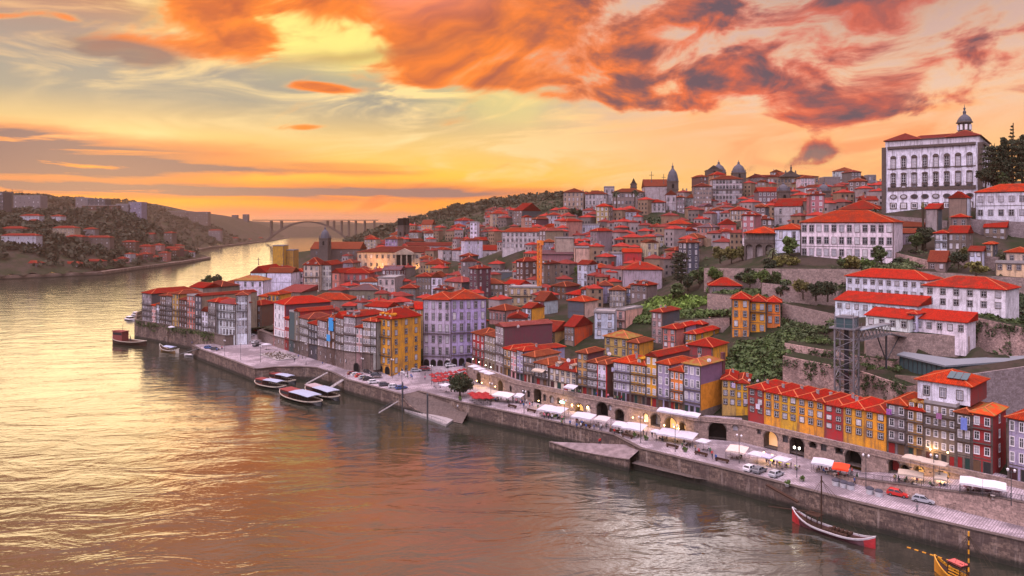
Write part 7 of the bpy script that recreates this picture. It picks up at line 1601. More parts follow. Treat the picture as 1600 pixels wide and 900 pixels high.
# ---------------------------------------------------------------- parasols, awnings, tables
PS = {}
def parasol(x, y, z, s, col, label, group=None, tilt=0):
    if 'c' not in PS:
        c = MB(); c.add([(-1, -1, 2.35), (1, -1, 2.35), (1, 1, 2.35), (-1, 1, 2.35), (0, 0, 2.95)], [(0, 1, 4), (1, 2, 4), (2, 3, 4), (3, 0, 4), (3, 2, 1, 0)])
        for k in range(4): a, b = c.v[k], c.v[(k + 1) % 4]; c.add([a, b, (b[0], b[1], 2.15), (a[0], a[1], 2.15)], [(3, 2, 1, 0)])
        p = MB(); p.tube([(0, 0, 0), (0, 0, 3.1)], .04, 6); p.lathe([(.3, 0), (.28, .12), (.05, .16)], 10); PS['c'], PS['p'] = c.mesh('canopy', ['canvas']), p.mesh('pole', ['iron'])
    t = thing('parasol', (x, y, z), QT + tilt, label, 'parasol', group); o = link('canopy', PS['c'], t, color=col); o.scale = (s, s, 1); link('pole', PS['p'], t); return t
WH, CR, RD = (.50, .49, .52), (.44, .37, .29), (.26, .022, .022)
def awning(px0, px1, yt, z, depth, col, label, hgt=2.7, slope=.5, th=QT):
    a, b = G(px0, yt, z + hgt), G(px1, yt + (px1 - px0) * .16, z + hgt); L = math.hypot(a[0] - b[0], a[1] - b[1]); x, y = (a[0] + b[0]) / 2, (a[1] + b[1]) / 2
    t = thing('awning', (x, y, z), math.atan2(b[1] - a[1], b[0] - a[0]), label, 'awning'); c = MB(); n = max(1, int(L / 3.5))
    for i in range(n):
        p, q = -L / 2 + L * i / n, -L / 2 + L * (i + 1) / n - .06; m_ = (p + q) / 2
        c.add([(p, -depth, hgt - slope), (q, -depth, hgt - slope), (q, 0, hgt), (p, 0, hgt), (m_, -depth, hgt - slope + .16), (m_, 0, hgt + .16)], [(0, 4, 5, 3), (4, 1, 2, 5), (3, 2, 1, 0), (0, 1, 4), (2, 3, 5)])
        c.add([(p, -depth, hgt - slope), (q, -depth, hgt - slope), (q, -depth - .01, hgt - slope - .3), (p, -depth - .01, hgt - slope - .3)], [(3, 2, 1, 0)])
    obj('canopy', c, 'canvas', t, color=col); p = MB()
    for i in range(n + 1):
        xx = -L / 2 + L * i / n * .98 + .05
        for yy, zz in ((-depth + .1, hgt - slope), (-.1, hgt)): p.box(xx - .035, xx + .035, yy - .035, yy + .035, 0, zz)
    obj('frame', p, 'iron', t); return x, y, L
TB = {}
tb = MB(); tb.lathe([(.02, 0), (.26, .01), (.05, .05), (.04, .7), (.42, .71), (.42, .75)], 12); TB['t'] = tb.mesh('cafe_table', ['dull'])
ch = MB(); ch.box(-.2, .2, -.2, .2, .42, .46); ch.box(-.2, .2, .17, .2, .46, .88)
for sx in (-.18, .15):
    for sy in (-.18, .15): ch.box(sx, sx + .03, sy, sy + .03, 0, .42)
TB['c'] = ch.mesh('cafe_chair', ['dull']); TC = {}
def tables(x, y, z, n, L, dp, col, where, ccol=(.05, .03, .02), sit=.35):
    for i in range(n):
        u, v_ = (i + .5) / n * L - L / 2 + pr.uniform(-.2, .2), -dp * pr.uniform(.25, .8); c_, s_ = math.cos(QT), math.sin(QT); tx, ty = x + u * c_ - v_ * s_, y + u * s_ + v_ * c_
        TC[where] = TC.get(where, 0) + 1; k = TC[where]
        tag(link('cafe_table', TB['t'], None, (tx, ty, z), 0, col), f"{ORD[min(k - 1, 19)]} round cafe table {where}", 'table', 'cafe tables on the quay')
        for j in range(2):
            an = pr.uniform(0, 6.28) + j * 3.1; o = link('cafe_chair', TB['c'], None, (tx + .62 * math.cos(an), ty + .62 * math.sin(an), z), an - R(90), ccol); tag(o, f"{['chair', 'other chair'][j]} at {ORD[min(k - 1, 19)]} table {where}", 'chair', 'cafe chairs on the quay')
            if pr.random() < sit: person(tx + .62 * math.cos(an), ty + .62 * math.sin(an), z + .0, 'sit', pr.choice(SK), an - R(90), where)
for a in ((754, 779, 607, 5, 4, CR, 'big cream awning next to the red parasols'), (779, 806, 611, 5, 4, (.56, .54, .52), 'long cream white awning by the first lit vaults'), (808, 821, 614, 5, 2.5, WH, 'small white awning beneath the lilac grey house'), (851, 889, 632, 5, 4.5, WH, 'double white awning with a red roof patch'), (902, 933, 643, 5, 4, WH, 'slanting white awning by the lamp lit vaults'), (935, 955, 649, 5, 3, (.5, .45, .42), 'low grey beige awning next to the tall dark gateway'),
          (962, 981, 658, 5, 2.5, WH, 'small white awning below the lilac four bay house'), (981, 1013, 659, 5, 4.5, WH, 'bright white awning under the yellow balcony house'), (1035, 1092, 668, 5, 4.5, WH, 'longest white awning before the glowing red vault'), (1141, 1171, 694, 5, 4, (.60, .50, .42), 'wide cream awning past the great dark arch'), (1271, 1304, 714, 5.2, 3, WH, 'white awning beside the red canopy'), (1303, 1329, 722, 5.4, 3, (.75, .06, .02), 'bright red canopy by the dark archway'), (1404, 1444, 732, 6.8, 2, CR, 'cream awning in front of low restaurant windows'), (1461, 1481, 737, 7.5, 3, CR, 'cream square canopy on the raised street'),
          (1500, 1573, 743, 8.9, 3.2, (.58, .57, .57), 'long white awning with pink planters under it'), (1031, 1096, 636, 10.05, 2, WH, 'long white awning on the upper street under the lilac row end'), (835, 853, 575, 12.5, 1.6, CR, 'cream awning over the stone grey balcony'), (887, 904, 600, 10.05, 2.5, WH, 'cream white awning before the wide cream yellow house'), (1000, 1011, 611, 10.05, 1.5, CR, 'little cream awning on the upper street')):
    x, y, L = awning(a[0], a[1], a[2], a[3], a[4], a[5], a[6])
    if a[3] < 9: tables(x, y, a[3] + .01, max(2, int(L / 2.6)), L, a[4] + .5, (.45, .40, .36), 'under the ' + a[6].split(' by ')[0].split(' past ')[0].split(' before ')[0].split(' below ')[0].split(' with ')[0].split(' next ')[0].split(' in ')[0])
for i, (px, py, z, s, col, lab) in enumerate(((1026, 672, 5, 1.3, WH, 'single white parasol between two white awnings'), (1099, 687, 5, 1.5, WH, 'white parasol at the end of the longest awning'), (1183, 707, 5, 1.7, WH, 'white parasol beside the wide cream awning'), (1199, 711, 5, 1.2, (.45, .42, .55), 'small lilac parasol by the wide cream awning'), (1222, 715, 5, 1.7, WH, 'white parasol over the lemon yellow tables'), (1423, 712, 10.05, 1.4, CR, 'cream parasol on the upper terrace, first of four'), (1438, 715, 10.05, 1.4, CR, 'cream parasol on the upper terrace, second of four'), (1453, 719, 10.05, 1.4, CR, 'cream parasol on the upper terrace, third of four'), (1468, 722, 10.05, 1.4, CR, 'cream parasol on the upper terrace, last of four'),
     (741, 571, 10.05, 1.6, WH, 'white parasol on the corner terrace, first'), (749, 575, 10.05, 1.6, WH, 'white parasol on the corner terrace, second'), (757, 579, 10.05, 1.4, WH, 'white parasol on the corner terrace, third'), (765, 582, 10.05, 1.4, WH, 'white parasol on the corner terrace, last'), (697, 600, 5.3, 1.8, WH, 'lone white parasol beside the clipped tree'), (416, 537, 5.3, 1.7, WH, 'white parasol at the dock flower bed'), (268, 510, 9.8, 1.3, WH, 'white parasol on the mossy riverside terrace'))):
    x, y = G(px, py, z + 2.6); parasol(x, y, z, s, col, lab)
for i in range(9):
    x, y = G(738 + i * 3.4, 614 + (i % 3) * 3.2, 7.5); parasol(x, y, 5, 1.15, RD, f'{ORD[i]} red parasol in the cluster by the big cream awning', 'red parasols by the cream awnings')
for i in range(32):
    x, y = G(676 + (i % 8) * 7.0 + (i // 8) * 1.5 + pr.uniform(-1, 1), 588 - (i % 8) * 1.0 + (i // 8) * 3.6 + pr.uniform(-.6, .6), 6.4 + 1.2); parasol(x, y, 5.8 + pr.uniform(-.3, .25), pr.uniform(.62, .82), (.27, .03, .03), 'low red parasol in the dense red terrace on the square', 'red parasols of the terrace on the square')
x, y = G(1226, 728, 5); tables(x, y, 5.01, 4, 8, .6, (.55, .60, .05), 'in the lemon yellow row', sit=.2)
for i in range(4):
    x, y = G(1512 + i * 15.5, 762 + i * 2.2, 9.1); m = MB(); m.lathe([(.35, 0), (.75, .35), (.8, .75), (.68, .8), (.6, .7)], 12); t = thing('planter', (x, y, 9.0), 0, f'{ORD[i]} round pink planter under the long white awning', 'planter', 'pink planters'); obj('bowl', m, 'dull', t, color=(.6, .3, .33)); m = MB(); m.tube([(0, 0, .7), (0, 0, 2.3)], .05, 6); obj('post', m, 'iron', t)
# dock flower bed
x, y = G(432, 552, 5); bd = MB(); a, b, c, e = [G(*q, 5) for q in ((398, 549), (455, 556), (473, 569), (405, 560))]
# ---------------------------------------------------------------- lamps, railings, bins, benches
lp = MB(); lp.tube([(0, 0, 0), (0, 0, .6), (0, 0, 6.6)], [.12, .08, .06], 8); lp.bar((0, 0, 6.5), (0, 0, 6.95), .05); lp.bar((-.55, 0, 6.3), (.55, 0, 6.3), .06); LPm = lp.mesh('post', ['iron'])
lh = MB(); lh.lathe([(.05, 0), (.16, .05), (.22, .4), (.26, .42), (.03, .6)], 8); LH1, LH2 = lh.mesh('lantern', ['white']), lh.mesh('lantern', ['whiteglow'])
LD = [(1155, 724, 5, 'before the wide cream awning'), (1245, 746, 5, 'before the dark gateway'), (1353, 760, 5.9, 'at the start of the street railing'), (1459, 762, 7.4, 'half way along the street railing'), (1580, 790, 9.2, 'at the end of the street railing'), (1055, 706, 5, 'past the longest white awning'), (1001, 692, 5, 'at the bright white awning'), (819, 646, 5, 'below the lilac grey house'), (767, 632, 5, 'past the clipped tree'), (674, 601, 5.3, 'in the middle of the river square'), (613, 590, 5.7, 'at the corner of the yellow house'), (628, 612, 5, 'at the slipway top'), (566, 588, 5, 'by the parking row'), (531, 575, 5, 'at the inner dock edge'), (407, 566, 5, 'at the dock corner near the tour boats'), (376, 562, 5, 'by the dock flower bed'), (351, 556, 5, 'by the river end of the dock'), (478, 562, 5, 'on the pale dock path'), (700, 590, 5.5, 'beside the red terrace'), (882, 662, 5, 'by the double white awning')]
for i, (px, py, z, w_) in enumerate(LD):
    x, y = G(px, py, z); t = thing('street_lamp', (x, y, z), QT, 'slim dark street lamp ' + w_, 'street lamp', 'street lamps of the quay'); link('post', LPm, t)
    for sx in (-.55, .55): link('lantern', LH2 if i == 1 else LH1, t, (sx, 0, 6.35))
def railing(L3, label, h=1.05, step=.22, mats='iron'):
    m = MB(); A0 = L3[0]
    for a, b in zip(L3, L3[1:]):
        a, b = Vector(a), Vector(b); n = int((b - a).length / step); up = Vector((0, 0, 1))
        m.bar(a + up * h, b + up * h, .06); m.bar(a + up * .12, b + up * .12, .04)
        for i in range(n + 1): p = a.lerp(b, i / n); m.bar(p, p + up * h, .03 if i % 8 else .08)
    tag(obj('railing', m, mats), label, 'railing')
railing([(x, y, z + .42) for (x, y), z in zip(STREET, ZST)], 'long black iron railing along the raised street')
for i, (px, py) in enumerate(((1306, 758), (1318, 761), (1329, 764), (1359, 771), (1373, 775))):
    x, y = G(px, py, 5); t = thing('waste_bin', (x, y, 5), 0, f'round grey bin with dark lid, {ORD[i]} of five toward the red car', 'bin', 'round bins'); m = MB(); m.lathe([(.75, 0), (.8, 1.0)], 14); obj('drum', m, 'dull', t, color=(.45, .46, .47)); m = MB(); m.lathe([(.86, 1.0), (.84, 1.15), (.5, 1.42), (.1, 1.5)], 14); obj('lid', m, 'dull', t, color=(.06, .06, .075))
for i, (px, py) in enumerate(((960, 676), (980, 684), (1050, 700), (1095, 712), (1128, 722), (830, 644), (800, 637), (915, 668))):
    x, y = G(px, py, 5); m = MB(); m.box(-1.8, 1.8, -.25, .25, .42, .5); m.box(-1.5, -1.2, -.2, .2, 0, .42); m.box(1.2, 1.5, -.2, .2, 0, .42); m.box(-1.8, 1.8, .2, .25, .5, .9)
    tag(obj('bench', m, 'darkwood', None, (x, y, 5), QT), f'{ORD[i]} dark bench facing the river on the long quay', 'bench', 'benches on the quay')
for i, (px, py) in enumerate(((993, 684), (1010, 688), (1070, 706), (1252, 752), (1230, 760), (868, 655), (857, 650), (720, 626))):
    x, y = G(px, py, 5); t = thing('potted_shrub', (x, y, 5), i, f'{ORD[i]} potted green shrub on the quay edge', 'plant', 'potted shrubs'); m = MB(); m.lathe([(.4, 0), (.55, .6), (.5, .62)], 10); obj('pot', m, 'concrete', t); o = link('crown', TP['bush0'][0], t, (0, 0, .35), 0, BG); o.scale = (.5, .5, .6)
# orange gate at the end of the street wall, pipe rail of the steps
a, b = Vector((*STREET[3], 0)), Vector((*STREET[4], 0)); a, b = a.lerp(b, .28), a.lerp(b, .95); d = (b - a).normalized(); n = Vector((d.y, -d.x, 0)); m = MB()
m.add([a + n * .2 + Vector((0, 0, 5.02)), b + n * .2 + Vector((0, 0, 5.02)), b + n * .2 + Vector((0, 0, 7.6)), a + n * .2 + Vector((0, 0, 7.6)), a + n * .05 + Vector((0, 0, 5.02)), b + n * .05 + Vector((0, 0, 5.02)), b + n * .05 + Vector((0, 0, 7.6)), a + n * .05 + Vector((0, 0, 7.6))], [(0, 1, 2, 3), (4, 0, 3, 7), (1, 5, 6, 2), (3, 2, 6, 7)])
tag(obj('gate', m, 'dull', color=(.60, .08, .02)), 'orange red metal gate in the street retaining wall', 'gate')
railing([(*G(1480, 797, 5.0), 5.0), (*G(1547, 777, 7.6), 7.6)], 'pale hand rail of the steps climbing to the raised street', .9, 1.2, 'granite')
# ---------------------------------------------------------------- boats
def hull(L, B, H, bow, stern, cols, n=18, flat_=.5):
    """double ended hull: stations along x; bow/stern are how far the ends rise"""
    m = MB(); rows = []
    for i in range(n + 1):
        t = i / n; s = 2 * t - 1; x = L / 2 * s; w = B / 2 * max(.02, (1 - abs(s) ** 2.6)) ** .75; e = (bow if s > 0 else stern) * abs(s) ** 3.2; k = .10 + .6 * max(0, abs(s) - .55) ** 1.5 * (bow if s > 0 else stern)
        rows.append([(x, -w, H + e), (x, -w * .98, H + e - .32), (x, -w * .82, H * .45 + e * .62), (x, -w * flat_, -.35 + k), (x, w * flat_, -.35 + k), (x, w * .82, H * .45 + e * .62), (x, w * .98, H + e - .32), (x, w, H + e)])
    k = 8; m.v = [p for r in rows for p in r]
    for i in range(n):
        for j in range(k - 1):
            m.f.append((i * k + j, i * k + j + 1, (i + 1) * k + j + 1, (i + 1) * k + j)); m.m.append(0 if j in (0, 6) else (2 if (abs(2 * (i + .5) / n - 1) > .78 and cols > 2) else 1))
    d = MB()
    for i in range(n): a, b = rows[i], rows[i + 1]; d.add([(a[0][0], a[0][1] * .96, a[0][2] - .42), (b[0][0], b[0][1] * .96, b[0][2] - .42), (b[7][0], b[7][1] * .96, b[7][2] - .42), (a[7][0], a[7][1] * .96, a[7][2] - .42)], [(0, 1, 2, 3)])
    g = MB()
    for s in (0, 7):
        for i in range(n): g.bar(rows[i][s], rows[i + 1][s], .16, .12)
    return m, d, g
def rope(m, a, b, r=.025): m.bar(a, b, r * 2)
BR = None
def rabelo(x, y, rz, L, label, band, body, end, mast=(0, 0, 11), striped=False, barrels=0, cabin=False, tower=True, awn=None):
    t = thing('sailing_barge', (x, y, 0), rz, label, 'boat'); h, d, g = hull(L, L * .2, .95, 1.5, 2.1, 3)
    for k, c in (('band', band), ('body', body), ('end', end)): mat(f'hull_paint_{k}_{band}{body}{end}'.replace(' ', '').replace('.', '').replace('(', '').replace(')', '').replace(',', ''), flat(c, .4, 0, .25))
    nm = [f'hull_paint_{k}_{band}{body}{end}'.replace(' ', '').replace('.', '').replace('(', '').replace(')', '').replace(',', '') for k in ('band', 'body', 'end')]
    obj('hull', h, nm, t, smooth=False); obj('deck', d, 'darkwood', t); obj('gunwale', g, nm[0:1], t)
    mx = mast[0]; m = MB(); n = 12
    for i in range(n): z0, z1 = .5 + (mast[2] - .5) * i / n, .5 + (mast[2] - .5) * (i + 1) / n; m.lathe([(.13, z0), (.13, z1)], 8, i % 2 if striped else 0, (mx, 0, 0))
    obj('mast', m, ['darkwood', 'stripe_yellow'], t)
    r = MB()
    for a in (-L * .40, -L * .28, -L * .12, L * .15, L * .30, L * .44): rope(r, (mx, 0, mast[2] * .93), (a, (.9 if a > 0 else -.9) * (1 if abs(a) < L * .35 else 0), 1.1 + (1.2 if abs(a) > L * .35 else 0)))
    obj('rigging', r, 'bark', t)
    if tower:
        q = MB(); tx = -L * .22
        for a in (-1.1, 1.1):
            for b in (-.9, .9): q.box(tx + a - .08, tx + a + .08, b - .08, b + .08, .5, 3.2)
        q.box(tx - 1.4, tx + 1.4, -1.1, 1.1, 2.95, 3.1); q.bar((tx - 1.4, -1.1, 3.6), (tx + 1.4, -1.1, 3.6), .07); q.bar((tx - 1.4, 1.1, 3.6), (tx + 1.4, 1.1, 3.6), .07); obj('steering_platform', q, 'darkwood', t)
        o_ = MB(); N_ = 14; a, b = Vector((tx + 1, 0, 3.5)), Vector((-L * .5 - 5.5, 0, 2.1 if striped else 1.6))
        for i in range(N_): o_.bar(a.lerp(b, i / N_), a.lerp(b, (i + 1) / N_), .17, None, i % 2 if striped else 0)
        obj('steering_oar', o_, ['darkwood', 'stripe_yellow'], t)
    if cabin: q = MB(); q.box(-L * .22 - 1.3, -L * .22 + 1.3, -1.0, 1.0, 3.35, 3.5); obj('cabin_roof', q, 'dull', t, color=(.55, .12, .10)); q = MB(); [q.box(-L * .22 - 1.2, -L * .22 + 1.2, s - .04, s + .04, z, z + .18) for s in (-.92, .92) for z in (1.0, 1.5, 2.0, 2.5)]; obj('cabin_slats', q, 'stripe_yellow', t)
    if awn: q = MB(); q.add([(-L * .18, -1.7, 2.5), (L * .26, -1.7, 2.5), (L * .26, 1.7, 2.5), (-L * .18, 1.7, 2.5), (-L * .18, 0, 2.9), (L * .26, 0, 2.9)], [(0, 1, 5, 4), (2, 3, 4, 5), (3, 2, 1, 0), (1, 2, 5), (3, 0, 4)]); obj('canopy', q, 'canvas', t, color=awn); q = MB(); [q.box(a - .05, a + .05, b - .05, b + .05, .5, 2.5) for a in (-L * .17, L * .04, L * .25) for b in (-1.6, 1.6)]; obj('canopy_frame', q, 'iron', t)
    c_, s_ = math.cos(rz), math.sin(rz)
    for i in range(barrels):
        global BR
        if BR is None: b = MB(); b.lathe([(.27, -.5), (.34, -.25), (.37, 0), (.34, .25), (.27, .5)], 12); b.v = [(z, y_, x_ + .37) for x_, y_, z in b.v]; BR = b.mesh('barrel', ['darkwood'])
        lx = L * (-.04 + .036 * (i // 2) * 1.0) if i < 14 else L * (.02 + .05 * (i - 14)); ly = -.55 if i % 2 else .55; lz = .52
        if i >= 14: ly, lz = 0, 1.12
        tag(link('barrel', BR, None, (x + lx * c_ - ly * s_, y + lx * s_ + ly * c_, lz), rz + R(90), None), f'{ORD[i]} dark wine barrel from the mast of the red ended barge' if i < 14 else f'{ORD[i - 14]} wine barrel lying on top of the others', 'barrel', 'wine barrels on the barge')
    return t
mat('stripe_yellow', flat((.70, .33, .02), .5, 0, .1))
a, b = G(1238, 815, 0), G(1368, 858, 0); hd = math.atan2(b[1] - a[1], b[0] - a[0])
rabelo((a[0] + b[0]) / 2, (a[1] + b[1]) / 2, hd, math.hypot(b[0] - a[0], b[1] - a[1]), 'red ended wooden barge loaded with wine barrels by the river wall', (.60, .58, .58), (.10, .02, .035), (.42, .02, .025), (-2.2, 0, 11.2), barrels=19)
a, b = G(1460, 893, 0), G(1600, 960, 0); rabelo((a[0] + b[0]) / 2, (a[1] + b[1]) / 2, math.atan2(b[1] - a[1], b[0] - a[0]), math.hypot(b[0] - a[0], b[1] - a[1]), 'yellow striped barge with a red roofed cabin cut by the picture edge', (.70, .33, .02), (.62, .26, .02), (.66, .28, .02), (-1.4, 0, 9.6), striped=True, cabin=True)
def tourboat(px0, py0, px1, py1, label, col):
    a, b = G(px0, py0, 0), G(px1, py1, 0); L = math.hypot(b[0] - a[0], b[1] - a[1]); t = thing('tour_boat', ((a[0] + b[0]) / 2, (a[1] + b[1]) / 2, 0), math.atan2(b[1] - a[1], b[0] - a[0]), label, 'boat')
    h, d, g = hull(L, L * .26, 1.1, .9, .7, 2); obj('hull', h, ['cream', 'carglass', 'carglass'], t); obj('deck', d, 'darkwood', t); obj('gunwale', g, 'cream', t)
    B = L * .26; q = MB(); x0, x1 = -L * .12, L * .34; k = 8
    pts = [(x0 + (x1 - x0) * i / k, 2.9 + .12 * math.sin(math.pi * i / k)) for i in range(k + 1)]
    q.add([(x, s * B * .42, z) for s in (-1, 1) for x, z in pts] + [(x, 0, z + .25) for x, z in pts], [f for i in range(k) for f in ((i, i + 1, 2 * k + 3 + i, 2 * k + 2 + i), (2 * k + 2 + i, 2 * k + 3 + i, k + 2 + i, k + 1 + i), (k + 1 + i, k + 2 + i, i + 1, i))]); obj('canopy', q, 'canvas', t, color=(.30, .34, .42))
    q = MB(); [q.box(x0 + (x1 - x0) * i / 7 - .05, x0 + (x1 - x0) * i / 7 + .05, s - .05, s + .05, .6, 2.92) for i in range(8) for s in (-B * .40, B * .40)]; obj('canopy_frame', q, 'iron', t)
    q = MB(); q.box(-L * .36, -L * .15, -B * .33, B * .33, .6, 2.8); obj('cabin', q, 'dull', t, color=(.16, .05, .035)); q = MB(); q.box(-L * .38, -L * .13, -B * .36, B * .36, 2.803, 2.95); obj('cabin_roof', q, 'dull', t, color=col)
    q = MB(); q.box(-L * .345, -L * .165, -B * .34, B * .34, 1.6, 2.4); obj('cabin_glass', q, 'carglass', t)
    q = MB(); [q.box(x0 + .4 + i * 1.3, x0 + .8 + i * 1.3, s - .8, s + .8, .6, 1.1) for i in range(int((x1 - x0) / 1.3)) for s in (-B * .2, B * .2)]; obj('bench_seat', q, 'darkwood', t)
tourboat(398, 601, 447, 610, 'tour boat with a grey blue canopy farthest up the dock, river side', (.22, .05, .045)); tourboat(420, 592, 462, 601, 'tour boat with a grey blue canopy farthest up the dock, wall side', (.22, .05, .045))
tourboat(438, 616, 503, 635, 'larger tour boat lying outermost by the gangway', (.22, .05, .045)); tourboat(478, 610, 530, 627, 'tour boat between the largest one and the gangway', (.35, .28, .28))
a, b = G(240, 545, 0), G(290, 554, 0); rabelo((a[0] + b[0]) / 2, (a[1] + b[1]) / 2, math.atan2(b[1] - a[1], b[0] - a[0]), 17, 'pale hulled barge with a blue awning at the mossy wall', (.6, .55, .45), (.28, .15, .04), (.55, .5, .42), (-1, 0, 11), tower=False, awn=(.35, .4, .52))
a, b = G(176, 535, 0), G(229, 541, 0); cg = thing('cargo_boat', ((a[0] + b[0]) / 2, (a[1] + b[1]) / 2, 0), math.atan2(b[1] - a[1], b[0] - a[0]), 'heavy dark work boat with a tall red brown wheelhouse off the river tip', 'boat'); L = math.hypot(b[0] - a[0], b[1] - a[1])
h, d, g = hull(L, L * .27, 2.0, 1.0, 1.2, 2); obj('hull', h, ['cream', 'darkwood', 'darkwood'], cg); obj('deck', d, 'darkwood', cg); obj('gunwale', g, 'cream', cg); m = MB(); m.box(-L * .40, -L * .12, -1.9, 1.9, 1.6, 6.4); m.box(-L * .42, -L * .10, -2.1, 2.1, 6.403, 6.6); obj('wheelhouse', m, 'dull', cg, color=(.22, .06, .05)); m = MB(); m.box(-L * .385, -L * .13, -1.93, 1.93, 4.6, 5.8); obj('wheelhouse_glass', m, 'carglass', cg); m = MB(); m.tube([(-L * .2, 0, 6.6), (-L * .2, 0, 10)], .08, 6); m.bar((L * .05, 0, 1.6), (L * .02, 0, 4.6), .3); obj('mast', m, 'iron', cg)
def launch(px, py, L, rz, label, cab=True):
    x, y = G(px, py, 0); t = thing('motor_boat', (x, y, 0), rz, label, 'boat'); h, d, g = hull(L, L * .3, .8, .6, .1, 2); obj('hull', h, ['white', 'white', 'white'], t); obj('deck', d, 'cream', t)
    if cab: m = MB(); m.box(-L * .15, L * .15, -L * .1, L * .1, .6, 2.3); m.box(-L * .2, L * .18, -L * .12, L * .12, 2.303, 2.42); obj('cabin', m, 'white', t); m = MB(); m.box(-L * .155, L * .155, -L * .104, L * .104, 1.3, 2.0); obj('cabin_glass', m, 'carglass', t)
launch(203, 500, 13, R(-35), 'white motor cruiser moored off the river tip'); launch(212, 493, 11, R(-35), 'smaller white cruiser nearer the wall at the river tip'); launch(297, 556, 7, R(-20), 'little white dinghy beside the dock gangway', False); launch(273, 537, 9, R(-30), 'low white launch against the mossy wall'); launch(512, 580, 9, R(-40), 'white launch tucked in the inner dock', False); launch(262, 534, 7, R(-30), 'dark canopied small boat by the mossy wall', True)
# ---------------------------------------------------------------- gangways, pontoon, mooring posts
def gangway(p0, p1, label, w=2.0):
    a, b = Vector(p0), Vector(p1); t = thing('gangway', (0, 0, 0), 0, label, 'gangway'); m = MB(); m.bar(a, b, w, .2); obj('deck', m, 'concrete', t); d = (b - a); s = Vector((-d.y, d.x, 0)).normalized() * (w / 2); m = MB(); up = Vector((0, 0, 1.0))
    for q in (s, -s):
        m.bar(a + q + up, b + q + up, .07)
        for i in range(9): p = a.lerp(b, i / 8) + q; m.bar(p, p + up, .06)
    obj('hand_rail', m, 'iron', t)
gangway((*G(541, 590, 5.1), 5.1), (*G(506, 612, 1.2), 1.2), 'sloping gangway from the parking down to the tour boats'); gangway((*G(512, 582, 5.1), 5.1), (*G(478, 600, 1.2), 1.2), 'inner gangway to the tour boats'); gangway((*G(310, 545, 5.1), 5.1), (*G(284, 553, 1.3), 1.3), 'gangway from the dock corner to the pale hulled barge')
gangway((*G(622, 627, 4.6), 4.6), (*G(592, 645, .9), .9), 'pale steps walkway down beside the parking wall', 1.6)
a, b, c, d = [(*G(*q, .5), .5) for q in ((632, 640), (648, 637), (708, 656), (697, 664))]; t = thing('pontoon', (0, 0, 0), 0, 'grey floating pontoon beside the slipway', 'pontoon'); m = MB(); m.prism([d[:2], c[:2], b[:2], a[:2]][::1], -.3, .6); obj('deck', m, 'concrete', t)
for px, py, h, lab in ((629, 641, 9, 'dark mooring post at the near pontoon end'), (668, 656, 8, 'dark mooring post halfway down the pontoon'), (234, 527, 7, 'dark post by the work boat')): x, y = G(px, py, 0); m = MB(); m.tube([(0, 0, -2), (0, 0, h)], .28, 10); m.lathe([(.32, h - .003), (.05, h + .5)], 10); tag(obj('mooring_post', m, 'iron', None, (x, y, 0)), lab, 'post')
railing([(*a[:2], .62), (*d[:2], .62)], 'low railing on the river side of the pontoon', 1.0, 1.0)
x, y = G(1228, 768, 4); m = MB(); m.bar((-3.5, 0, 2.6), (3.5, 0, .6), .9, .3); tag(obj('landing_plank', m, 'darkwood', None, (x - 1, y - .5, 2.2), QT), 'dark red brown plank lying down the river wall by the parked cars', 'plank')
x, y = G(436, 557, 5); m = MB(); m.box(-10, 10, -5, 5, 0, .35); pb = tag(obj('flower_bed', m, 'concrete', None, (x, y, 5.003), R(-48)), 'low walled bed of tangled plants on the dock', 'flower bed')
def bedf(rr): c_, s_ = math.cos(R(-48)), math.sin(R(-48)); u, v = rr.uniform(-9.5, 9.5), rr.uniform(-4.5, 4.5); return x + u * c_ - v * s_, y + u * s_ + v * c_, 5.5, .5
clumps('bed_growth', 120, bedf, .4, (.20, .15, .11), 'tangled pale plants filling the dock flower bed', per=10, seed=77)
# ---------------------------------------------------------------- cloths, flags, dishes
def cloth(px, py, Z, w, h, col, label, cat='cloth', rz=QT):
    x, y = at(px, Z); m = MB(); n = 6
    m.add([(-w / 2 + w * i / n, -.05 * math.sin(i * 2.1), z) for z in (0, h) for i in range(n + 1)] + [(-w / 2 + w * i / n, .03 - .05 * math.sin(i * 2.1), z) for z in (0, h) for i in range(n + 1)], [(i, i + 1, n + 2 + i, n + 1 + i) for i in range(n)] + [(2 * n + 2 + i + 1, 2 * n + 2 + i, 3 * n + 3 + i, 3 * n + 4 + i) for i in range(n)])
    tag(obj('hanging_cloth' if cat == 'cloth' else cat, m, 'canvas', None, (x, y, zof(py, Z)), rz, col), label, cat)
cz_ = along(517, EL); cloth(517, 517, cz_[1] - 1.4, 3.4, 5.2, (.05, .30, .62), 'bright blue tarpaulin hanging down the brown house', 'tarpaulin'); cz_ = along(516, EL); cloth(513, 533, cz_[1] - 2.2, 3.4, 2.6, (.06, .32, .66), 'blue tarpaulin awning low on the brown house', 'tarpaulin', R(-52))
c5 = along(1506, FAC); cloth(1506, 672, c5[1] - .9, 1.2, 2.6, (.16, .22, .55), 'blue flag with a pale stripe hung from the narrow grey and red house', 'flag')
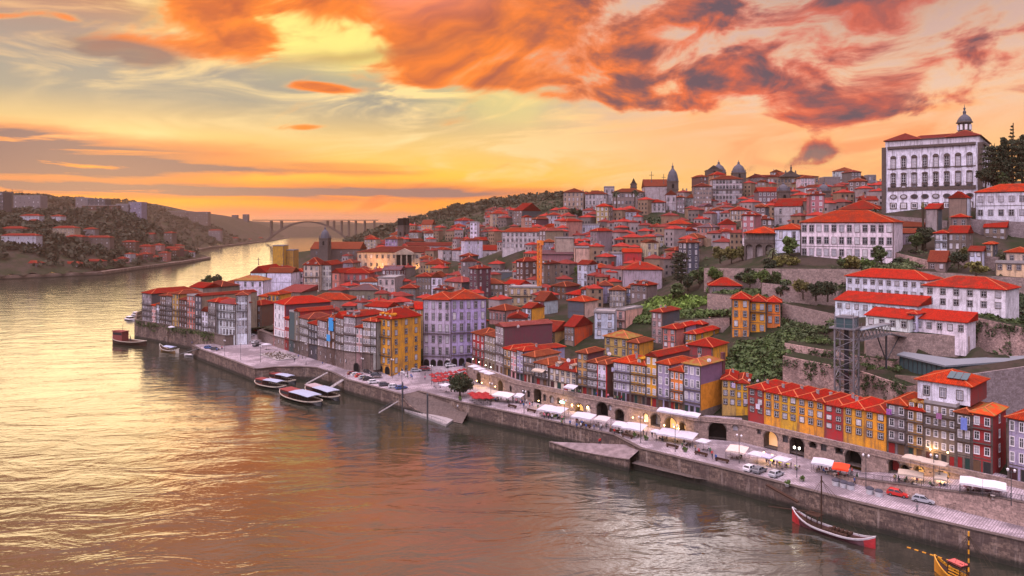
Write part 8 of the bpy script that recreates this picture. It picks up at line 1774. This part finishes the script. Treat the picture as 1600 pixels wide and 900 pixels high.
for px, py, o_, col, lab in ((1184, 639, .5, (.6, .58, .66), 'white laundry under the first dark red house window'), (1146, 606, 5.6, (.42, .34, .48), 'lilac laundry on the shaded ochre house'), (1165, 631, 5.6, (.45, .4, .46), 'grey laundry on the set back yellow house'), (958, 581, .5, (.5, .48, .66), 'lilac cloth at the edge of the lilac four bay house'), (1389, 648, .5, (.3, .1, .35), 'purple cloth on the grey two bay house'), (1467, 655, 1.1, (.3, .13, .25), 'plum cloth on the wide stone house balcony')):
    c5 = along(px, FAC); s5 = (px - 800) / F; Zc = c5[1] - o_ * (1 if o_ < 3 else -1) * (1.0 if o_ < 3 else .75); cloth(px, py, Zc - .2, 1.1, 1.3, col, lab)
for i, (px, py, Z, s) in enumerate(((888, 563, 231, 1.3), (1024, 556, 214, .9), (1108, 563, 200, 1.1), (952, 553, 226, 1.2), (1171, 594, 200, .8), (1184, 595, 201, .8), (1197, 598, 199, .8), (904, 580, 228, 1.2), (810, 510, 256, 1.2), (655, 497, 285, 1.2))):
    x, y = at(px, Z); t = thing('satellite_dish', (x, y, zof(py, Z)), R(-30 + i * 9), f'{["small", "pale", "rusty", "white", "tilted"][i % 5]} satellite dish {["on the roof behind the wide cream house", "above the tall narrow yellow house", "on the mossy roof of the row end", "beside the white house striped with red", "first of three over the dark red terrace house", "second of three over the dark red terrace house", "last of three over the terrace roofs", "on the dormered dark red roof", "on the maroon sided tall house", "on the roof of the yellow corner house"][i]}', 'dish'); m = MB(); m.lathe([(.02, 0), (s * .3, .06), (s * .5, .2), (s * .52, .2)], 12); m.v = [(x_, -z + .3, y_ * .9) for x_, y_, z in m.v]; obj('bowl', m, 'white', t); m = MB(); m.tube([(0, 0, 0), (0, .1, -1.6)], .05, 6); obj('arm', m, 'iron', t)
# ---------------------------------------------------------------- solar panels on the penthouse, lit lamps of the cafes
LMPS = [(748, 594, 6.8), (756, 597, 6.8), (777, 603, 7), (897, 631, 7), (907, 633, 7), (921, 634, 7.2), (929, 635, 7.2), (992, 651, 7.4), (1011, 656, 7.2), (1041, 663, 7.2), (1056, 665, 7.2), (1063, 668, 7), (1196, 705, 7), (1209, 709, 7), (1434, 735, 8.6), (1472, 742, 9), (742, 560, 12), (752, 565, 12), (762, 570, 12), (770, 573, 12), (1393, 672, 13), (1437, 690, 13), (1455, 700, 13), (1482, 705, 13), (255, 500, 11.5), (404, 498, 10), (878, 627, 7.5), (845, 625, 7.2)]
gb = MB(); gb.lathe([(.02, -.18), (.16, -.1), (.2, 0), (.16, .1), (.02, .18)], 8); GBm = gb.mesh('bulb', ['lampglow']); GBw = gb.mesh('bulb', ['whiteglow'])
for i, (px, py, z) in enumerate(LMPS):
    x, y = G(px, py, z); x, y = x - .7, y - .9; w_ = 16 <= i < 20
    t = thing('wall_lantern', (x, y, z), 0, f'glowing {"white" if w_ else "amber"} lamp number {i}' if False else f'glowing {"white" if w_ else "amber"} lantern, {ORD[i % 20]} lit one {"from the red corner house" if i < 20 else "toward the lift end"}', 'lamp', 'lit lanterns of the cafes'); link('bulb', GBw if w_ else GBm, t); m = MB(); m.bar((0, 0, .2), (.5, .6, .35), .05); obj('bracket', m, 'iron', t)
    if i not in (16, 18, 21, 23):
        l = bpy.data.lights.new('lantern', 'POINT'); l.energy = 300 if not w_ else 120; l.color = (1, .58, .22) if not w_ else (1, .9, .75); l.shadow_soft_size = .25; link('lantern_light', l, None, (x, y, z - .3))
c5 = hs; c_, s_ = math.cos(rc_[2].rotation_euler.z), math.sin(rc_[2].rotation_euler.z)
m = MB(); 
for k in range(3): m.box(-1.9 + k * 1.35, -.65 + k * 1.35, 0, 3.0, 0, .1)
sp = tag(obj('solar_panel', m, 'blueglass', None, (rc_[2].location.x + 2.2 * c_ - 3.4 * s_, rc_[2].location.y + 2.2 * s_ + 3.4 * c_, 10 + hpz + 4.3 + .95)), 'blue grey solar panel lying on the orange penthouse roof', 'solar panel'); sp.rotation_euler = (R(20), 0, rc_[2].rotation_euler.z)
x, y = at(741, 268)
pm = thing('pharmacy_sign', (*[G(883, 627, 8)[0] - .9, G(883, 627, 8)[1] - 1.1], 8), QT, 'green glowing sign by the double white awning', 'sign'); m = MB(); m.box(-.9, .9, -.1, .1, -.4, .4); obj('panel', m, 'greenglow', pm)
# ---------------------------------------------------------------- evening haze: one box of thin even air round everything
m = bpy.data.materials.new('haze_air'); m.use_nodes = True; t = m.node_tree; t.nodes.clear(); N = NT(t)
v = N.n('ShaderNodeVolumePrincipled'); v.inputs['Color'].default_value = (.95, .66, .46, 1); v.inputs['Density'].default_value = .00007; v.inputs['Anisotropy'].default_value = .3
o = N.n('ShaderNodeOutputMaterial'); t.links.new(v.outputs[0], o.inputs['Volume'])
q = MB(); q.box(-6500, 3500, -350, 9500, -8, 150); tag(obj('haze', q, [m]), None, None, None, 'stuff')
